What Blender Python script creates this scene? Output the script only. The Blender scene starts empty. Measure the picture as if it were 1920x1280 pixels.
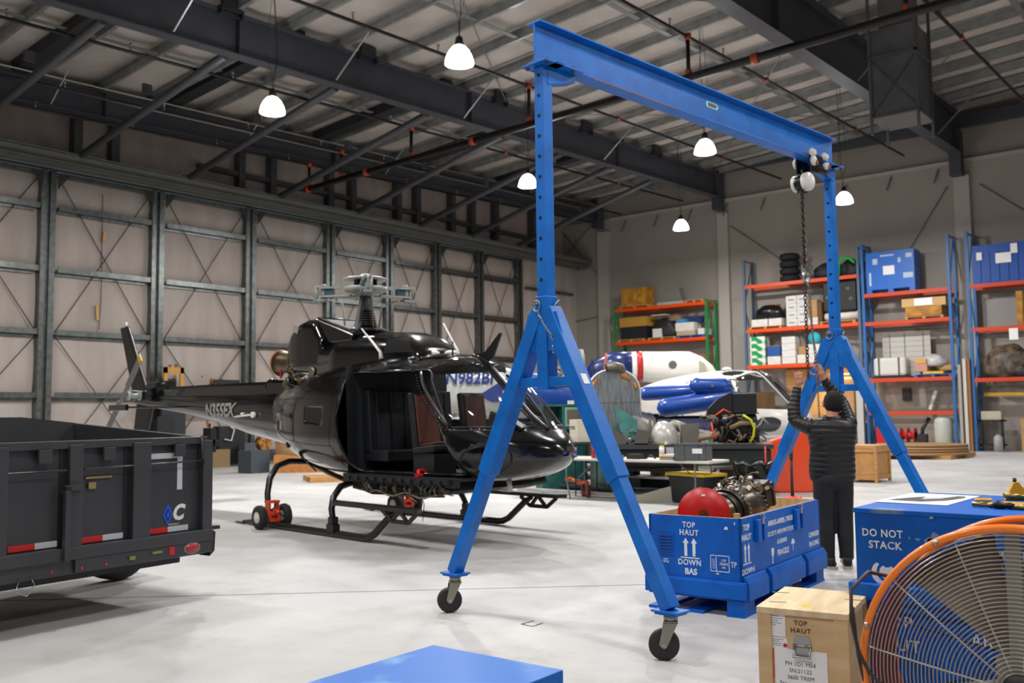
import bpy, bmesh, math, random
from mathutils import Vector, Matrix, Quaternion
random.seed(7)
PI = math.pi
SC = bpy.context.scene
COL = SC.collection

# ---------------------------------------------------------------- camera
cam_d = bpy.data.cameras.new('camera')
cam = bpy.data.objects.new('camera', cam_d); COL.objects.link(cam)
SC.camera = cam
cam_d.sensor_width = 36.0
cam_d.lens = 1751.93 / 1920 * 36.0
cam_d.clip_end = 300
YAW, PIT, ROL = math.radians(50.593), math.radians(4.370), math.radians(-0.6847)
_r = Vector((math.cos(YAW), -math.sin(YAW), 0))
_f = Vector((math.sin(YAW) * math.cos(PIT), math.cos(YAW) * math.cos(PIT), math.sin(PIT)))
_u = _r.cross(_f)
_R = _r * math.cos(ROL) + _u * math.sin(ROL)
_U = -_r * math.sin(ROL) + _u * math.cos(ROL)
M = Matrix((( _R.x, _U.x, -_f.x, 0), (_R.y, _U.y, -_f.y, 0), (_R.z, _U.z, -_f.z, 1.56), (0, 0, 0, 1)))
cam.matrix_world = M
cam_d.dof.use_dof = True
cam_d.dof.focus_distance = 5.0
cam_d.dof.aperture_fstop = 3.4

# ---------------------------------------------------------------- world, exposure
wd = bpy.data.worlds.new('world'); SC.world = wd; wd.use_nodes = True
bg = wd.node_tree.nodes['Background']
bg.inputs[0].default_value = (0.75, 0.85, 1.0, 1); bg.inputs[1].default_value = 0.35
SC.view_settings.view_transform = 'Standard'
SC.view_settings.look = 'None'
SC.view_settings.exposure = 0.08
SC.view_settings.gamma = 1.0
SC.view_settings.use_curve_mapping = False

# ---------------------------------------------------------------- high-bay lamp light (one disk under each dome, plus added out-of-view disks with no fixture)
LAMP_Z = 8.4
LAMPS = [(13.2, 12.1), (12.6, 17.3), (22.2, 11.5), (21.9, 17.3), (31.1, 17.2), (30.8, 10.9)]
LAMPS_UNSEEN = [(4.2, 17.3), (4.2, 11.9), (4.2, 6.4), (13.2, 6.4), (-5, 11.9), (-5, 6.4), (-5, 0.5), (4.2, 0.5), (13.2, 0.3),
             (22.2, 0.2), (31, 0.2), (13, -6), (4, -6)]
LAMP_W = 500.0
def lamp_light(x, y, parent=None, w=LAMP_W):
    l = bpy.data.lights.new('lamp_light', 'AREA'); l.shape = 'DISK'; l.size = 0.5
    l.energy = w; l.color = (1.0, 0.975, 0.95); l.spread = PI
    o = bpy.data.objects.new('lamp_light', l); COL.objects.link(o)
    o.location = (x, y, LAMP_Z - 0.03)
    return o

# ---------------------------------------------------------------- materials
MATS = {}
def rgb(h):
    if isinstance(h, str):
        c = [int(h[i:i + 2], 16) / 255 for i in (0, 2, 4)]
        return tuple(((v / 12.92) if v <= 0.04045 else ((v + 0.055) / 1.055) ** 2.4) for v in c)
    return h
def mat(name, col, rough=0.5, metal=0.0, var=0.0, vscale=8.0, bump=0.0, bscale=60.0, col2=None, coat=0.0, spec=0.5, vlo=0.4, vhi=0.6, stretch=(1, 1, 1), detail=5.0):
    if name in MATS: return MATS[name]
    m = bpy.data.materials.new(name); m.use_nodes = True
    nt = m.node_tree; b = nt.nodes['Principled BSDF']
    c = rgb(col)
    b.inputs['Base Color'].default_value = (*c, 1)
    b.inputs['Roughness'].default_value = rough
    b.inputs['Metallic'].default_value = metal
    b.inputs['Specular IOR Level'].default_value = spec
    if coat: b.inputs['Coat Weight'].default_value = coat; b.inputs['Coat Roughness'].default_value = 0.05
    if var or col2 or bump:
        tc = nt.nodes.new('ShaderNodeTexCoord'); mp = nt.nodes.new('ShaderNodeMapping')
        mp.inputs['Scale'].default_value = stretch
        nt.links.new(tc.outputs['Object'], mp.inputs[0])
    if var or col2:
        n = nt.nodes.new('ShaderNodeTexNoise'); n.inputs['Scale'].default_value = vscale; n.inputs['Detail'].default_value = detail
        nt.links.new(mp.outputs[0], n.inputs['Vector'])
        rp = nt.nodes.new('ShaderNodeValToRGB')
        rp.color_ramp.elements[0].position = vlo; rp.color_ramp.elements[1].position = vhi
        d = rgb(col2) if col2 else tuple(v * (1 - var) for v in c)
        rp.color_ramp.elements[0].color = (*d, 1); rp.color_ramp.elements[1].color = (*c, 1)
        nt.links.new(n.outputs['Fac'], rp.inputs[0]); nt.links.new(rp.outputs[0], b.inputs['Base Color'])
    if bump:
        n2 = nt.nodes.new('ShaderNodeTexNoise'); n2.inputs['Scale'].default_value = bscale; n2.inputs['Detail'].default_value = 3
        nt.links.new(mp.outputs[0], n2.inputs['Vector'])
        bp = nt.nodes.new('ShaderNodeBump'); bp.inputs['Strength'].default_value = bump; bp.inputs['Distance'].default_value = 0.02
        nt.links.new(n2.outputs['Fac'], bp.inputs['Height']); nt.links.new(bp.outputs[0], b.inputs['Normal'])
    MATS[name] = m
    return m
def emis(name, col, s, see=None):
    if name in MATS: return MATS[name]
    m = bpy.data.materials.new(name); m.use_nodes = True
    b = m.node_tree.nodes['Principled BSDF']
    b.inputs['Base Color'].default_value = (0.8, 0.8, 0.8, 1)
    b.inputs['Emission Color'].default_value = (*rgb(col), 1); b.inputs['Emission Strength'].default_value = s
    MATS[name] = m
    return m
def glass(name, col=(0.9, 0.93, 0.95), alpha=0.25, rough=0.03):
    if name in MATS: return MATS[name]
    m = bpy.data.materials.new(name); m.use_nodes = True
    nt = m.node_tree; nt.nodes.clear()
    o = nt.nodes.new('ShaderNodeOutputMaterial'); mx = nt.nodes.new('ShaderNodeMixShader')
    t = nt.nodes.new('ShaderNodeBsdfTransparent'); g = nt.nodes.new('ShaderNodeBsdfGlossy')
    t.inputs[0].default_value = (*col, 1); g.inputs[0].default_value = (0.9, 0.9, 0.9, 1); g.inputs['Roughness'].default_value = rough
    fr = nt.nodes.new('ShaderNodeLayerWeight'); fr.inputs[0].default_value = 0.5
    pw = nt.nodes.new('ShaderNodeMath'); pw.operation = 'POWER'; pw.inputs[1].default_value = 4.0; nt.links.new(fr.outputs['Facing'], pw.inputs[0])
    ad = nt.nodes.new('ShaderNodeMath'); ad.operation = 'MULTIPLY_ADD'; ad.inputs[1].default_value = 0.85; ad.inputs[2].default_value = alpha * 0.25
    nt.links.new(pw.outputs[0], ad.inputs[0]); nt.links.new(ad.outputs[0], mx.inputs[0])
    nt.links.new(t.outputs[0], mx.inputs[1]); nt.links.new(g.outputs[0], mx.inputs[2]); nt.links.new(mx.outputs[0], o.inputs[0])
    MATS[name] = m
    return m

# ---------------------------------------------------------------- mesh collector
class MB:
    def __init__(s): s.bm = bmesh.new(); s.mi = 0
    def _f(s, vs, sm=False):
        try:
            f = s.bm.faces.new(vs); f.material_index = s.mi; f.smooth = sm; return f
        except ValueError: return None
    def box(s, c, d, rot=None, M=None, taper=None):
        m = Matrix.Translation(Vector(c))
        if rot is not None:
            if isinstance(rot, (int, float)): m = m @ Matrix.Rotation(rot, 4, 'Z')
            elif isinstance(rot, Matrix): m = m @ rot.to_4x4()
            else: m = m @ Matrix.Rotation(rot[2], 4, 'Z') @ Matrix.Rotation(rot[1], 4, 'Y') @ Matrix.Rotation(rot[0], 4, 'X')
        if M is not None: m = M @ m
        v = []
        for z in (-.5, .5):
            t = taper if (taper and z < 0) else 1
            for x, y in ((-.5, -.5), (.5, -.5), (.5, .5), (-.5, .5)):
                v.append(s.bm.verts.new(m @ Vector((x * d[0] * t, y * d[1] * t, z * d[2]))))
        for q in ((3, 2, 1, 0), (4, 5, 6, 7), (0, 1, 5, 4), (1, 2, 6, 5), (2, 3, 7, 6), (3, 0, 4, 7)): s._f([v[i] for i in q])
        return s
    def b2(s, a, b, M=None):   # box from min corner to max corner
        return s.box([(a[i] + b[i]) / 2 for i in range(3)], [abs(b[i] - a[i]) for i in range(3)], M=M)
    def bar(s, p, q, w, h=None, up=(0, 0, 1)):   # rectangular bar from p to q, w sideways, h along up
        p = Vector(p); q = Vector(q); h = h or w
        d = q - p; L = d.length; d.normalize()
        up = Vector(up)
        if abs(d.dot(up)) > 0.99: up = Vector((1, 0, 0))
        x = d.cross(up).normalized(); z = x.cross(d)
        m = Matrix((( d.x, x.x, z.x, 0), (d.y, x.y, z.y, 0), (d.z, x.z, z.z, 0), (0, 0, 0, 1))); m.translation = (p + q) / 2
        return s.box((0, 0, 0), (L, w, h), M=m)
    def ring(s, c, ax, r, n, ref=None, ry=None):
        ax = Vector(ax).normalized()
        ref = Vector(ref) if ref else (Vector((0, 0, 1)) if abs(ax.z) < 0.9 else Vector((1, 0, 0)))
        x = ax.cross(ref).normalized(); y = ax.cross(x)
        ry = r if ry is None else ry
        return [s.bm.verts.new(Vector(c) + x * (r * math.cos(2 * PI * i / n)) + y * (ry * math.sin(2 * PI * i / n))) for i in range(n)]
    def bridge(s, A, B, sm=True):
        n = len(A)
        for i in range(n): s._f([A[i], A[(i + 1) % n], B[(i + 1) % n], B[i]], sm)
    def tube(s, pts, r, n=8, cap=True, closed=False):   # poly tube, r number or list
        pts = [Vector(p) for p in pts]; k = len(pts)
        rs = r if isinstance(r, (list, tuple)) else [r] * k
        ref = None; R = []
        for i in range(k):
            if closed: t = pts[(i + 1) % k] - pts[i - 1]
            else: t = pts[min(i + 1, k - 1)] - pts[max(i - 1, 0)]
            if t.length < 1e-9: t = Vector((0, 0, 1))
            t.normalize()
            if ref is None: ref = Vector((0, 0, 1)) if abs(t.z) < 0.9 else Vector((1, 0, 0))
            x = t.cross(ref)
            if x.length < 1e-4: x = t.cross(Vector((0.3, 0.8, 0.2)))
            x.normalize(); y = x.cross(t); ref = y
            R.append([s.bm.verts.new(pts[i] + x * (rs[i] * math.cos(2 * PI * j / n)) + y * (rs[i] * math.sin(2 * PI * j / n))) for j in range(n)])
        for i in range(k - 1): s.bridge(R[i], R[i + 1])
        if closed: s.bridge(R[-1], R[0])
        elif cap: s._f(list(reversed(R[0]))); s._f(R[-1])
        return s
    def cyl(s, p, q, r, n=16, r2=None, cap=True):
        p = Vector(p); q = Vector(q); r2 = r if r2 is None else r2
        A = s.ring(p, q - p, r, n); B = s.ring(q, q - p, r2, n); s.bridge(A, B)
        if cap: s._f(list(reversed(A))); s._f(B)
        return s
    def lathe(s, c, ax, prof, n=24, sm=True, capa=True, capb=True):   # prof: (distance along axis, radius)
        c = Vector(c); ax = Vector(ax).normalized(); R = []
        for h, r in prof: R.append(s.ring(c + ax * h, ax, max(r, 1e-4), n))
        for i in range(len(R) - 1): s.bridge(R[i], R[i + 1], sm)
        if capa and prof[0][1] > 1e-3: s._f(list(reversed(R[0])))
        if capb and prof[-1][1] > 1e-3: s._f(R[-1])
        return s
    def prism(s, poly, h0, h1, M=None, sm=False):   # poly in local xy, extruded along z
        M = M or Matrix.Identity(4)
        A = [s.bm.verts.new(M @ Vector((x, y, h0))) for x, y in poly]; B = [s.bm.verts.new(M @ Vector((x, y, h1))) for x, y in poly]
        n = len(poly)
        for i in range(n): s._f([A[i], A[(i + 1) % n], B[(i + 1) % n], B[i]], sm)
        s._f(list(reversed(A))); s._f(B)
        return s
    def quad(s, a, b, c, d): s._f([s.bm.verts.new(Vector(v)) for v in (a, b, c, d)]); return s
    def poly(s, pts): s._f([s.bm.verts.new(Vector(v)) for v in pts]); return s
    def grid(s, fn, nu, nv, closeu=False, sm=True):
        G = [[s.bm.verts.new(Vector(fn(i / (nu if closeu else nu - 1), j / (nv - 1)))) for j in range(nv)] for i in range(nu)]
        for i in range(nu if closeu else nu - 1):
            for j in range(nv - 1):
                k = (i + 1) % nu
                s._f([G[i][j], G[k][j], G[k][j + 1], G[i][j + 1]], sm)
        return G
    def ico(s, c, r, sub=2, sq=(1, 1, 1), jit=0):
        q = bmesh.ops.create_icosphere(s.bm, subdivisions=sub, radius=1)
        for v in q['verts']:
            k = 1 + (random.random() - .5) * jit
            v.co = Vector((v.co.x * r * sq[0] * k + c[0], v.co.y * r * sq[1] * k + c[1], v.co.z * r * sq[2] * k + c[2]))
            for f in v.link_faces: f.smooth = True; f.material_index = s.mi
        return s
    def pieces(s, name, mats, parent=None, **kw):   # every loose piece becomes an object of its own
        bm = s.bm; left = set(bm.verts); out = []
        while left:
            st = [left.pop()]; comp = {st[0]}
            while st:
                v = st.pop()
                for e in v.link_edges:
                    w = e.other_vert(v)
                    if w in left: left.discard(w); comp.add(w); st.append(w)
            b = MB(); mp = {v: b.bm.verts.new(v.co) for v in sorted(comp, key=lambda q: q.index)}
            for f in {f for v in comp for f in v.link_faces}:
                b.mi = f.material_index; b._f([mp[v] for v in f.verts], f.smooth)
            out.append(b.build(name, mats, parent, **kw))
        bm.free(); return out
    def build(s, name, mats, parent=None, bevel=0, sm=None, seg=2, weld=False):
        if weld: bmesh.ops.remove_doubles(s.bm, verts=s.bm.verts, dist=1e-5)
        bmesh.ops.recalc_face_normals(s.bm, faces=s.bm.faces)
        me = bpy.data.meshes.new(name); s.bm.to_mesh(me); s.bm.free()
        for m in (mats if isinstance(mats, (list, tuple)) else [mats]): me.materials.append(m)
        o = bpy.data.objects.new(name, me); COL.objects.link(o)
        if parent is not None: o.parent = parent
        if sm is not None:
            for p in me.polygons: p.use_smooth = sm
        if bevel:
            b = o.modifiers.new('bevel', 'BEVEL'); b.width = bevel; b.segments = seg; b.limit_method = 'ANGLE'; b.angle_limit = math.radians(40)
        return o
def thing(name, label, cat, loc=(0, 0, 0), rotz=0, group=None, rot=None):
    o = bpy.data.objects.new(name, None); COL.objects.link(o)
    o.location = loc; o.rotation_euler = rot if rot else (0, 0, rotz)
    o.empty_display_size = 0.2
    o['label'] = label; o['category'] = cat
    if group: o['group'] = group
    return o
def tag(o, label, cat, group=None, loc=None, rotz=None):
    o['label'] = label; o['category'] = cat
    if group: o['group'] = group
    if loc is not None: o.location = loc
    if rotz is not None: o.rotation_euler = (0, 0, rotz)
    return o
def struct(o): o['kind'] = 'structure'; return o
def copy_tree(o, parent=None):
    c = o.copy(); COL.objects.link(c); c.parent = parent
    for ch in [k for k in bpy.data.objects if k.parent == o]: copy_tree(ch, c)
    return c
def text(name, body, size, loc, xdir, updir, m, parent=None, thick=0.0012, align='CENTER', bold=0.0, sx=1.0, space=1.0, line=1.0, shear=0.0):
    cu = bpy.data.curves.new(name, 'FONT'); cu.body = body; cu.size = size; cu.extrude = thick
    cu.align_x = align; cu.align_y = 'CENTER'; cu.offset = bold; cu.space_character = space; cu.space_line = line; cu.shear = shear
    cu.resolution_u = 3
    tmp = bpy.data.objects.new(name + '_tmp', cu); COL.objects.link(tmp)
    bpy.context.view_layer.update()
    dg = bpy.context.evaluated_depsgraph_get()
    me = bpy.data.meshes.new_from_object(tmp.evaluated_get(dg))
    bpy.data.objects.remove(tmp); bpy.data.curves.remove(cu)
    x = Vector(xdir).normalized(); u = Vector(updir).normalized(); z = x.cross(u).normalized(); u = z.cross(x)
    mt = Matrix(((x.x * sx, u.x, z.x, loc[0]), (x.y * sx, u.y, z.y, loc[1]), (x.z * sx, u.z, z.z, loc[2]), (0, 0, 0, 1)))
    me.transform(mt); me.materials.clear(); me.materials.append(m)
    o = bpy.data.objects.new(name, me); COL.objects.link(o)
    if parent is not None: o.parent = parent
    return o
def rotm(axis_x, axis_y, axis_z, loc):
    a, b, c = Vector(axis_x), Vector(axis_y), Vector(axis_z)
    return Matrix(((a.x, b.x, c.x, loc[0]), (a.y, b.y, c.y, loc[1]), (a.z, b.z, c.z, loc[2]), (0, 0, 0, 1)))

# shared materials
BLUE = mat('blue_paint', '0b57b8', 0.38, 0, var=0.25, vscale=3, vlo=.3, vhi=.6, bump=0.06, bscale=40)
GALV = mat('galvanised_steel', '787d7c', 0.3, 0.85, var=0.3, vscale=6)
DARKST = mat('dark_grey_steel_paint', '3f4248', 0.5, 0.0, var=0.2, vscale=3)
BLK = mat('black_plastic', '101112', 0.45)
BLKM = mat('black_metal', '15161a', 0.32, 0.3)
STEEL = mat('bare_steel', 'a9a9a6', 0.3, 0.9)
WHITE = mat('white_paint', 'dedcd6', 0.4)
STENCIL = mat('white_stencil_paint', 'd8dde6', 0.6, 0, var=0.35, vscale=30, vlo=.3, vhi=.45)
RUBBER = mat('black_rubber', '1b1b1c', 0.8, bump=0.1)
PINE = mat('raw_pine_wood', 'c99b62', 0.65, 0, col2='a97b47', vscale=5, stretch=(1, 1, 8), vlo=.3, vhi=.7)
PLY = mat('plywood', 'd9b98a', 0.6, 0, col2='c09b67', vscale=4, stretch=(1, 6, 1), vlo=.3, vhi=.7)
CARD = mat('brown_cardboard', 'b48a5c', 0.8, 0, var=0.15, vscale=4)
ORANGE = mat('orange_paint', 'e2561a', 0.45, 0, var=0.15, vscale=4)
WBOX = mat('white_card', 'd9d6d0', 0.7, 0, var=0.1, vscale=4)
PAPER = mat('white_paper', 'efefef', 0.8)
RED = mat('red_paint', 'c4100e', 0.4)
SKIN = mat('skin', 'b98166', 0.55, 0, var=0.12, vscale=12)
# ================================================================ SETTING
XB, WL = 37.4, 26.3          # back wall plane, leaf plane of the sliding doors
X0, Y0 = -12.0, -14.0        # unseen sides
def ztop(x, y): return 11.8 + 0.035 * x - 0.065 * y      # underside of purlins
_tn = [0]
def trim(mb, m, **k):
    _tn[0] += 1; return struct(mb.build('trim_%d' % _tn[0], m, **k))
def trims(m, fn, items):
    for it in items:
        mb = MB(); fn(mb, it); trim(mb, m)
# floor
fm = mat('floor_epoxy', 'c3c3c5', 0.33, spec=.3)
nt = fm.node_tree; b = nt.nodes['Principled BSDF']
tc = nt.nodes.new('ShaderNodeTexCoord')
def _noise(scale, det=6, rough=.6, vec=None, st=None):
    n = nt.nodes.new('ShaderNodeTexNoise'); n.inputs['Scale'].default_value = scale; n.inputs['Detail'].default_value = det; n.inputs['Roughness'].default_value = rough
    src = tc.outputs['Object']
    if st:
        mp = nt.nodes.new('ShaderNodeMapping'); mp.inputs['Scale'].default_value = st; nt.links.new(src, mp.inputs[0]); src = mp.outputs[0]
    nt.links.new(src, n.inputs['Vector']); return n
def _ramp(n, p0, c0, p1, c1):
    r = nt.nodes.new('ShaderNodeValToRGB'); e = r.color_ramp.elements
    e[0].position = p0; e[0].color = (*c0, 1); e[1].position = p1; e[1].color = (*c1, 1); nt.links.new(n.outputs['Fac'], r.inputs[0]); return r
def _mul(a, bb, f=1.0):
    m = nt.nodes.new('ShaderNodeMix'); m.data_type = 'RGBA'; m.blend_type = 'MULTIPLY'; m.inputs[0].default_value = f
    nt.links.new(a, m.inputs[6]); nt.links.new(bb, m.inputs[7]); return m.outputs[2]
base = _ramp(_noise(0.35, 4), .3, (.45, .45, .453), .7, (.56, .557, .55))
blot = _ramp(_noise(.9, 8, .72), .34, (.66, .645, .62), .50, (1, 1, 1))
scr = _ramp(_noise(3.0, 10, .75, st=(0.35, 3, 1)), .30, (.75, .74, .72), .42, (1, 1, 1))
scr2 = _ramp(_noise(28, 3, .5), .27, (.55, .53, .5), .32, (1, 1, 1))
dark = _ramp(_noise(.18, 5, .6, st=(1, .6, 1)), .42, (.70, .685, .66), .56, (1, 1, 1))
c = _mul(_mul(_mul(_mul(base.outputs[0], blot.outputs[0], .55), scr.outputs[0], .6), scr2.outputs[0], .6), dark.outputs[0], .55)
nt.links.new(c, b.inputs['Base Color'])
rr = _ramp(_noise(2.2, 6), .3, (.38, .38, .38), .7, (.62, .62, .62)); nt.links.new(rr.outputs[0], b.inputs['Roughness'])
mb = MB(); mb.b2((X0, Y0, -.2), (45, 31, 0)); struct(mb.build('floor', fm))
# saw-cut joints in the slab and the small taped mark
JN = mat('joint_grey', '6f6f6f', 0.8)
mb = MB()
mb.bar((2.6, 9.6, 0.0015), (12.6, -1.0, 0.0015), 0.006, 0.002); trim(mb, JN)
mb = MB()
mb.bar((-4, 3.6, 0.0015), (14, 21.6, 0.0015), 0.006, 0.002)
trim(mb, JN)
mb = MB()
for p, q in (((5.48, 4.445), (5.622, 4.441)), ((5.48, 4.445), (5.473, 4.332)), ((5.473, 4.332), (5.6, 4.341))):
    mb.bar((p[0], p[1], .002), (q[0], q[1], .002), .012, .002)
tag(mb.build('tape_mark', BLK), 'small black bracket of tape stuck on the floor between the gantry feet', 'tape')

# insulation faced walls
def insul(name, c1, c2, stain=False):
    m = mat(name, c1, 0.62, 0, col2=c2, vscale=.8, vlo=.3, vhi=.7, bump=0.35, bscale=1.6, stretch=(2.2, 1, .35))
    return m
INS = insul('vinyl_insulation', 'b3a9a2', 'a1968e')
INSU = INS
WALLG = mat('grey_wall_board', '9b948c', 0.7, 0, var=0.06, vscale=.6)
WALLU = mat('grey_wall_panel', '8a837b', 0.7)
# left: upper fixed wall above and behind the rail
mb = MB(); mb.b2((X0, 27.4, 8.6), (XB, 27.6, 13)); struct(mb.build('wall_left', INSU))
# back wall
mb = MB()
mb.b2((XB, Y0, 0), (XB + .3, 28.0, 10.85))
mb.mi = 1; mb.b2((XB + .15, Y0, 10.85), (XB + .3, 28.0, 13.6))
struct(mb.build('wall_back', [WALLG, WALLU]))
PIL = mat('pilaster_grey', 'aaa49c', 0.65)
for y, w in ((24.85, .62), (18.55, .5), (8.8, .55), (0.4, .5)):
    mb = MB(); mb.b2((XB - .2, y - w / 2, 0), (XB, y + w / 2, 10.2)); trim(mb, PIL)
mb = MB(); mb.b2((XB - .04, Y0, 10.72), (XB, 24.5, 10.85))
trim(mb, PIL)
BRR = mat('bracing_rod', '77706a', 0.5)
trims(BRR, lambda mb, p: mb.tube([(XB - .05, *p[0]), (XB - .05, *p[1])], p[2], 5), (((18.2, 9.6), (13.6, 6.0), .02), ((9.3, 9.9), (12.4, 5.2), .02), ((8.2, 9.8), (3, 5.4), .02),
      ((27.6, 5.9), (24.6, 6.2), .03), ((24.5, 7.3), (27.4, 10.6), .02), ((27.4, 9.1), (25.4, 10.8), .02)))
trims(BRR, lambda mb, y: mb.bar((XB - .04, y, 10.6), (XB - .26, y + .12, 10.05), .07, .04), [23.6 - i * 1.75 for i in range(9)])
# right and rear walls, outside the frame, close the hangar; rear side has an open daylight door
mb = MB(); mb.b2((X0, Y0 - .2, 0), (XB, Y0, 13.5)); struct(mb.build('wall_right', WALLG))
mb = MB(); mb.b2((X0 - .2, Y0, 0), (X0, -6, 13.5)); mb.b2((X0 - .2, 6, 0), (X0, 27.6, 13.5)); mb.b2((X0 - .2, -6, 6), (X0, 6, 13.5))
struct(mb.build('wall_front', WALLG))
# ceiling deck: sagging white insulation between purlins
CEIL = mat('ceiling_vinyl', 'bdb5ae', 0.55, 0, col2='a69e97', vscale=.7, vlo=.35, vhi=.65, bump=.3, bscale=2.5)
PX = [4.2 + 1.63 * i for i in range(-9, 21)]
def cz(u, v):
    x = X0 + (XB + .3 - X0) * u; y = Y0 + (27.6 - Y0) * v
    k = (x - PX[0]) / 1.63; fr = abs(math.sin(PI * k))
    return (x, y, ztop(x, y) + .34 - .10 * fr)
mb = MB(); mb.grid(cz, 31 * 6 + 1, 8); struct(mb.build('ceiling', CEIL))
# purlins (Z section) one object
PUR = mat('purlin_steel', '9da09f', 0.35, 0.55, var=0.2, vscale=3)
for x in PX:
    if x < -9 or x > 37: continue
    mb = MB()
    a = (x, Y0, ztop(x, Y0)); c2 = (x, 27.4, ztop(x, 27.4))
    mb.bar((a[0], a[1], a[2] + .12), (c2[0], c2[1], c2[2] + .12), .02, .22)
    mb.bar((a[0] + .04, a[1], a[2] + .01), (c2[0] + .04, c2[1], c2[2] + .01), .10, .015)
    mb.bar((a[0] - .04, a[1], a[2] + .23), (c2[0] - .04, c2[1], c2[2] + .23), .10, .015)
    trim(mb, PUR)
# flat bridging straps between purlins
STR = mat('strap_steel', '8d908f', 0.4, 0.5)
trims(STR, lambda mb, y: mb.bar((-6, y, ztop(-6, y) + .05), (37, y, ztop(37, y) + .05), .16, .02), (21.8, 15.2, 12.4, 5.0))
trims(STR, lambda mb, p: mb.tube([(*p[0], ztop(*p[0]) - .12), (*p[1], ztop(*p[1]) - .12)], .018, 5), (((8, 18.2), (22, 9.6)), ((22, 18.2), (8, 9.6)), ((24, 18.2), (36, 9.6)), ((36, 18.2), (24, 9.6))))
# rafters: deep dark I sections along x
def rafter(n, y, xs, depth0, depth1, fl=.3):
    mb = MB(); xa, xb = xs
    for (za, zb, w) in ((0, 0, 0),):
        pass
    ta, tb = ztop(xa, y) - .02, ztop(xb, y) - .02
    ba, bb = ta - depth0, tb - depth1
    mb.poly([(xa, y - .012, ta), (xb, y - .012, tb), (xb, y - .012, bb), (xa, y - .012, ba)]); mb.poly([(xa, y + .012, ta), (xb, y + .012, tb), (xb, y + .012, bb), (xa, y + .012, ba)])
    mb.bar((xa, y, ta - .015), (xb, y, tb - .015), fl, .03); mb.bar((xa, y, ba), (xb, y, bb), fl, .03)
    for i in range(1, 6):
        x = xa + (xb - xa) * i / 6; t = i / 6
        mb.box((x, y, (ta + (tb - ta) * t + ba + (bb - ba) * t) / 2), (.02, fl * .9, (depth0 + (depth1 - depth0) * t) - .05))
    return mb
RA = mat('rafter_paint', '41444c', 0.5, 0.1, var=.1, vscale=2)
mb = rafter(1, 24.94, (X0, XB - .4), .75, .72, .42); mb.box((XB - .45, 24.94, 11.3), (.5, .35, 1.9)); trim(mb, RA)
mb = rafter(2, 18.59, (X0, XB - .4), .98, 1.0, .34); mb.box((XB - .45, 18.59, 11.15), (.5, .35, 1.7)); trim(mb, RA)
mb = rafter(3, 8.86, (X0, XB - .4), 1.45, 1.5, .42); mb.box((XB - .45, 8.86, 11.0), (.5, .4, 1.7)); trim(mb, RA)
mb = rafter(4, 0.4, (X0, XB - .4), 1.3, 1.3, .42); trim(mb, RA)
mb = MB(); mb.b2((XB - .35, Y0, 12.0), (XB - .05, 24.6, 12.45)); mb.mi = 0; trim(mb, RA)
# dark brackets beside rafter 2 and dark joists over the left bay
def _brk(mb, x):
    mb.box((x, 18.35, ztop(x, 18.3) + .06), (.5, .12, .3)); mb.box((x, 18.40, ztop(x, 18.3) - .17), (.62, .08, .04)); mb.box((x - .28, 18.36, ztop(x, 18.3) - .12), (.05, .18, .2)); mb.box((x + .28, 18.36, ztop(x, 18.3) - .12), (.05, .18, .2))
BRD = mat('bracket_dark', '24262b', 0.5)
trims(BRD, _brk, (12.2, 16.4, 21.9, 26.6, 31.4))
trims(BRD, lambda mb, x: mb.bar((x, 24.8, ztop(x, 24.8) + .08), (x, 18.7, ztop(x, 18.7) + .08), .42, .3), (10.2, 14.4, 19.9, 24.6, 29.4))
FBR = mat('flange_brace', '9a9c9c', 0.4, 0.6)
trims(FBR, lambda mb, x: mb.bar((x, 18.45, ztop(x, 18.4) - .93), (x + .1, 17.3, ztop(x, 17.3)), .035, .035), (10.8, 15.4, 20.3, 27.8))
trims(FBR, lambda mb, x: mb.bar((x, 24.8, ztop(x, 24.9) - .7), (x + .05, 23.9, ztop(x, 23.9)), .03, .03), (11, 17, 23))
trims(FBR, lambda mb, p: mb.bar((p[0], p[1], ztop(p[0], 8.8) - 1.4), (p[0] + .1, p[2], ztop(p[0], p[2])), .04, .04), [(x, *q) for x in (26, 30, 34) for q in ((8.7, 7.2), (9.0, 10.4))])

# ---------------- rail (track housing) for the sliding doors
RAIL = mat('rail_paint', '6f716b', 0.5, 0.2, var=.12, vscale=2)
mb = MB()
mb.b2((X0, 25.55, 8.70), (XB - .1, 25.58, 8.86)); mb.b2((X0, 25.55, 8.70), (XB - .1, 25.70, 8.72)); mb.b2((X0, 25.72, 8.54), (XB - .15, 25.76, 8.68)); mb.b2((X0, 25.66, 8.54), (XB - .15, 25.76, 8.56))
mb.b2((X0, 25.55, 8.84), (XB - .1, 27.6, 8.90))
trim(mb, RAIL)
def _trk(mb, i):
    y = 25.85 + i * .38; mb.b2((X0, y, 8.58), (XB - .12, y + .16, 8.84)); mb.b2((XB - .25, y, 8.5), (XB - .12, y + .14, 8.62))
trims(RAIL, _trk, range(5))
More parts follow.
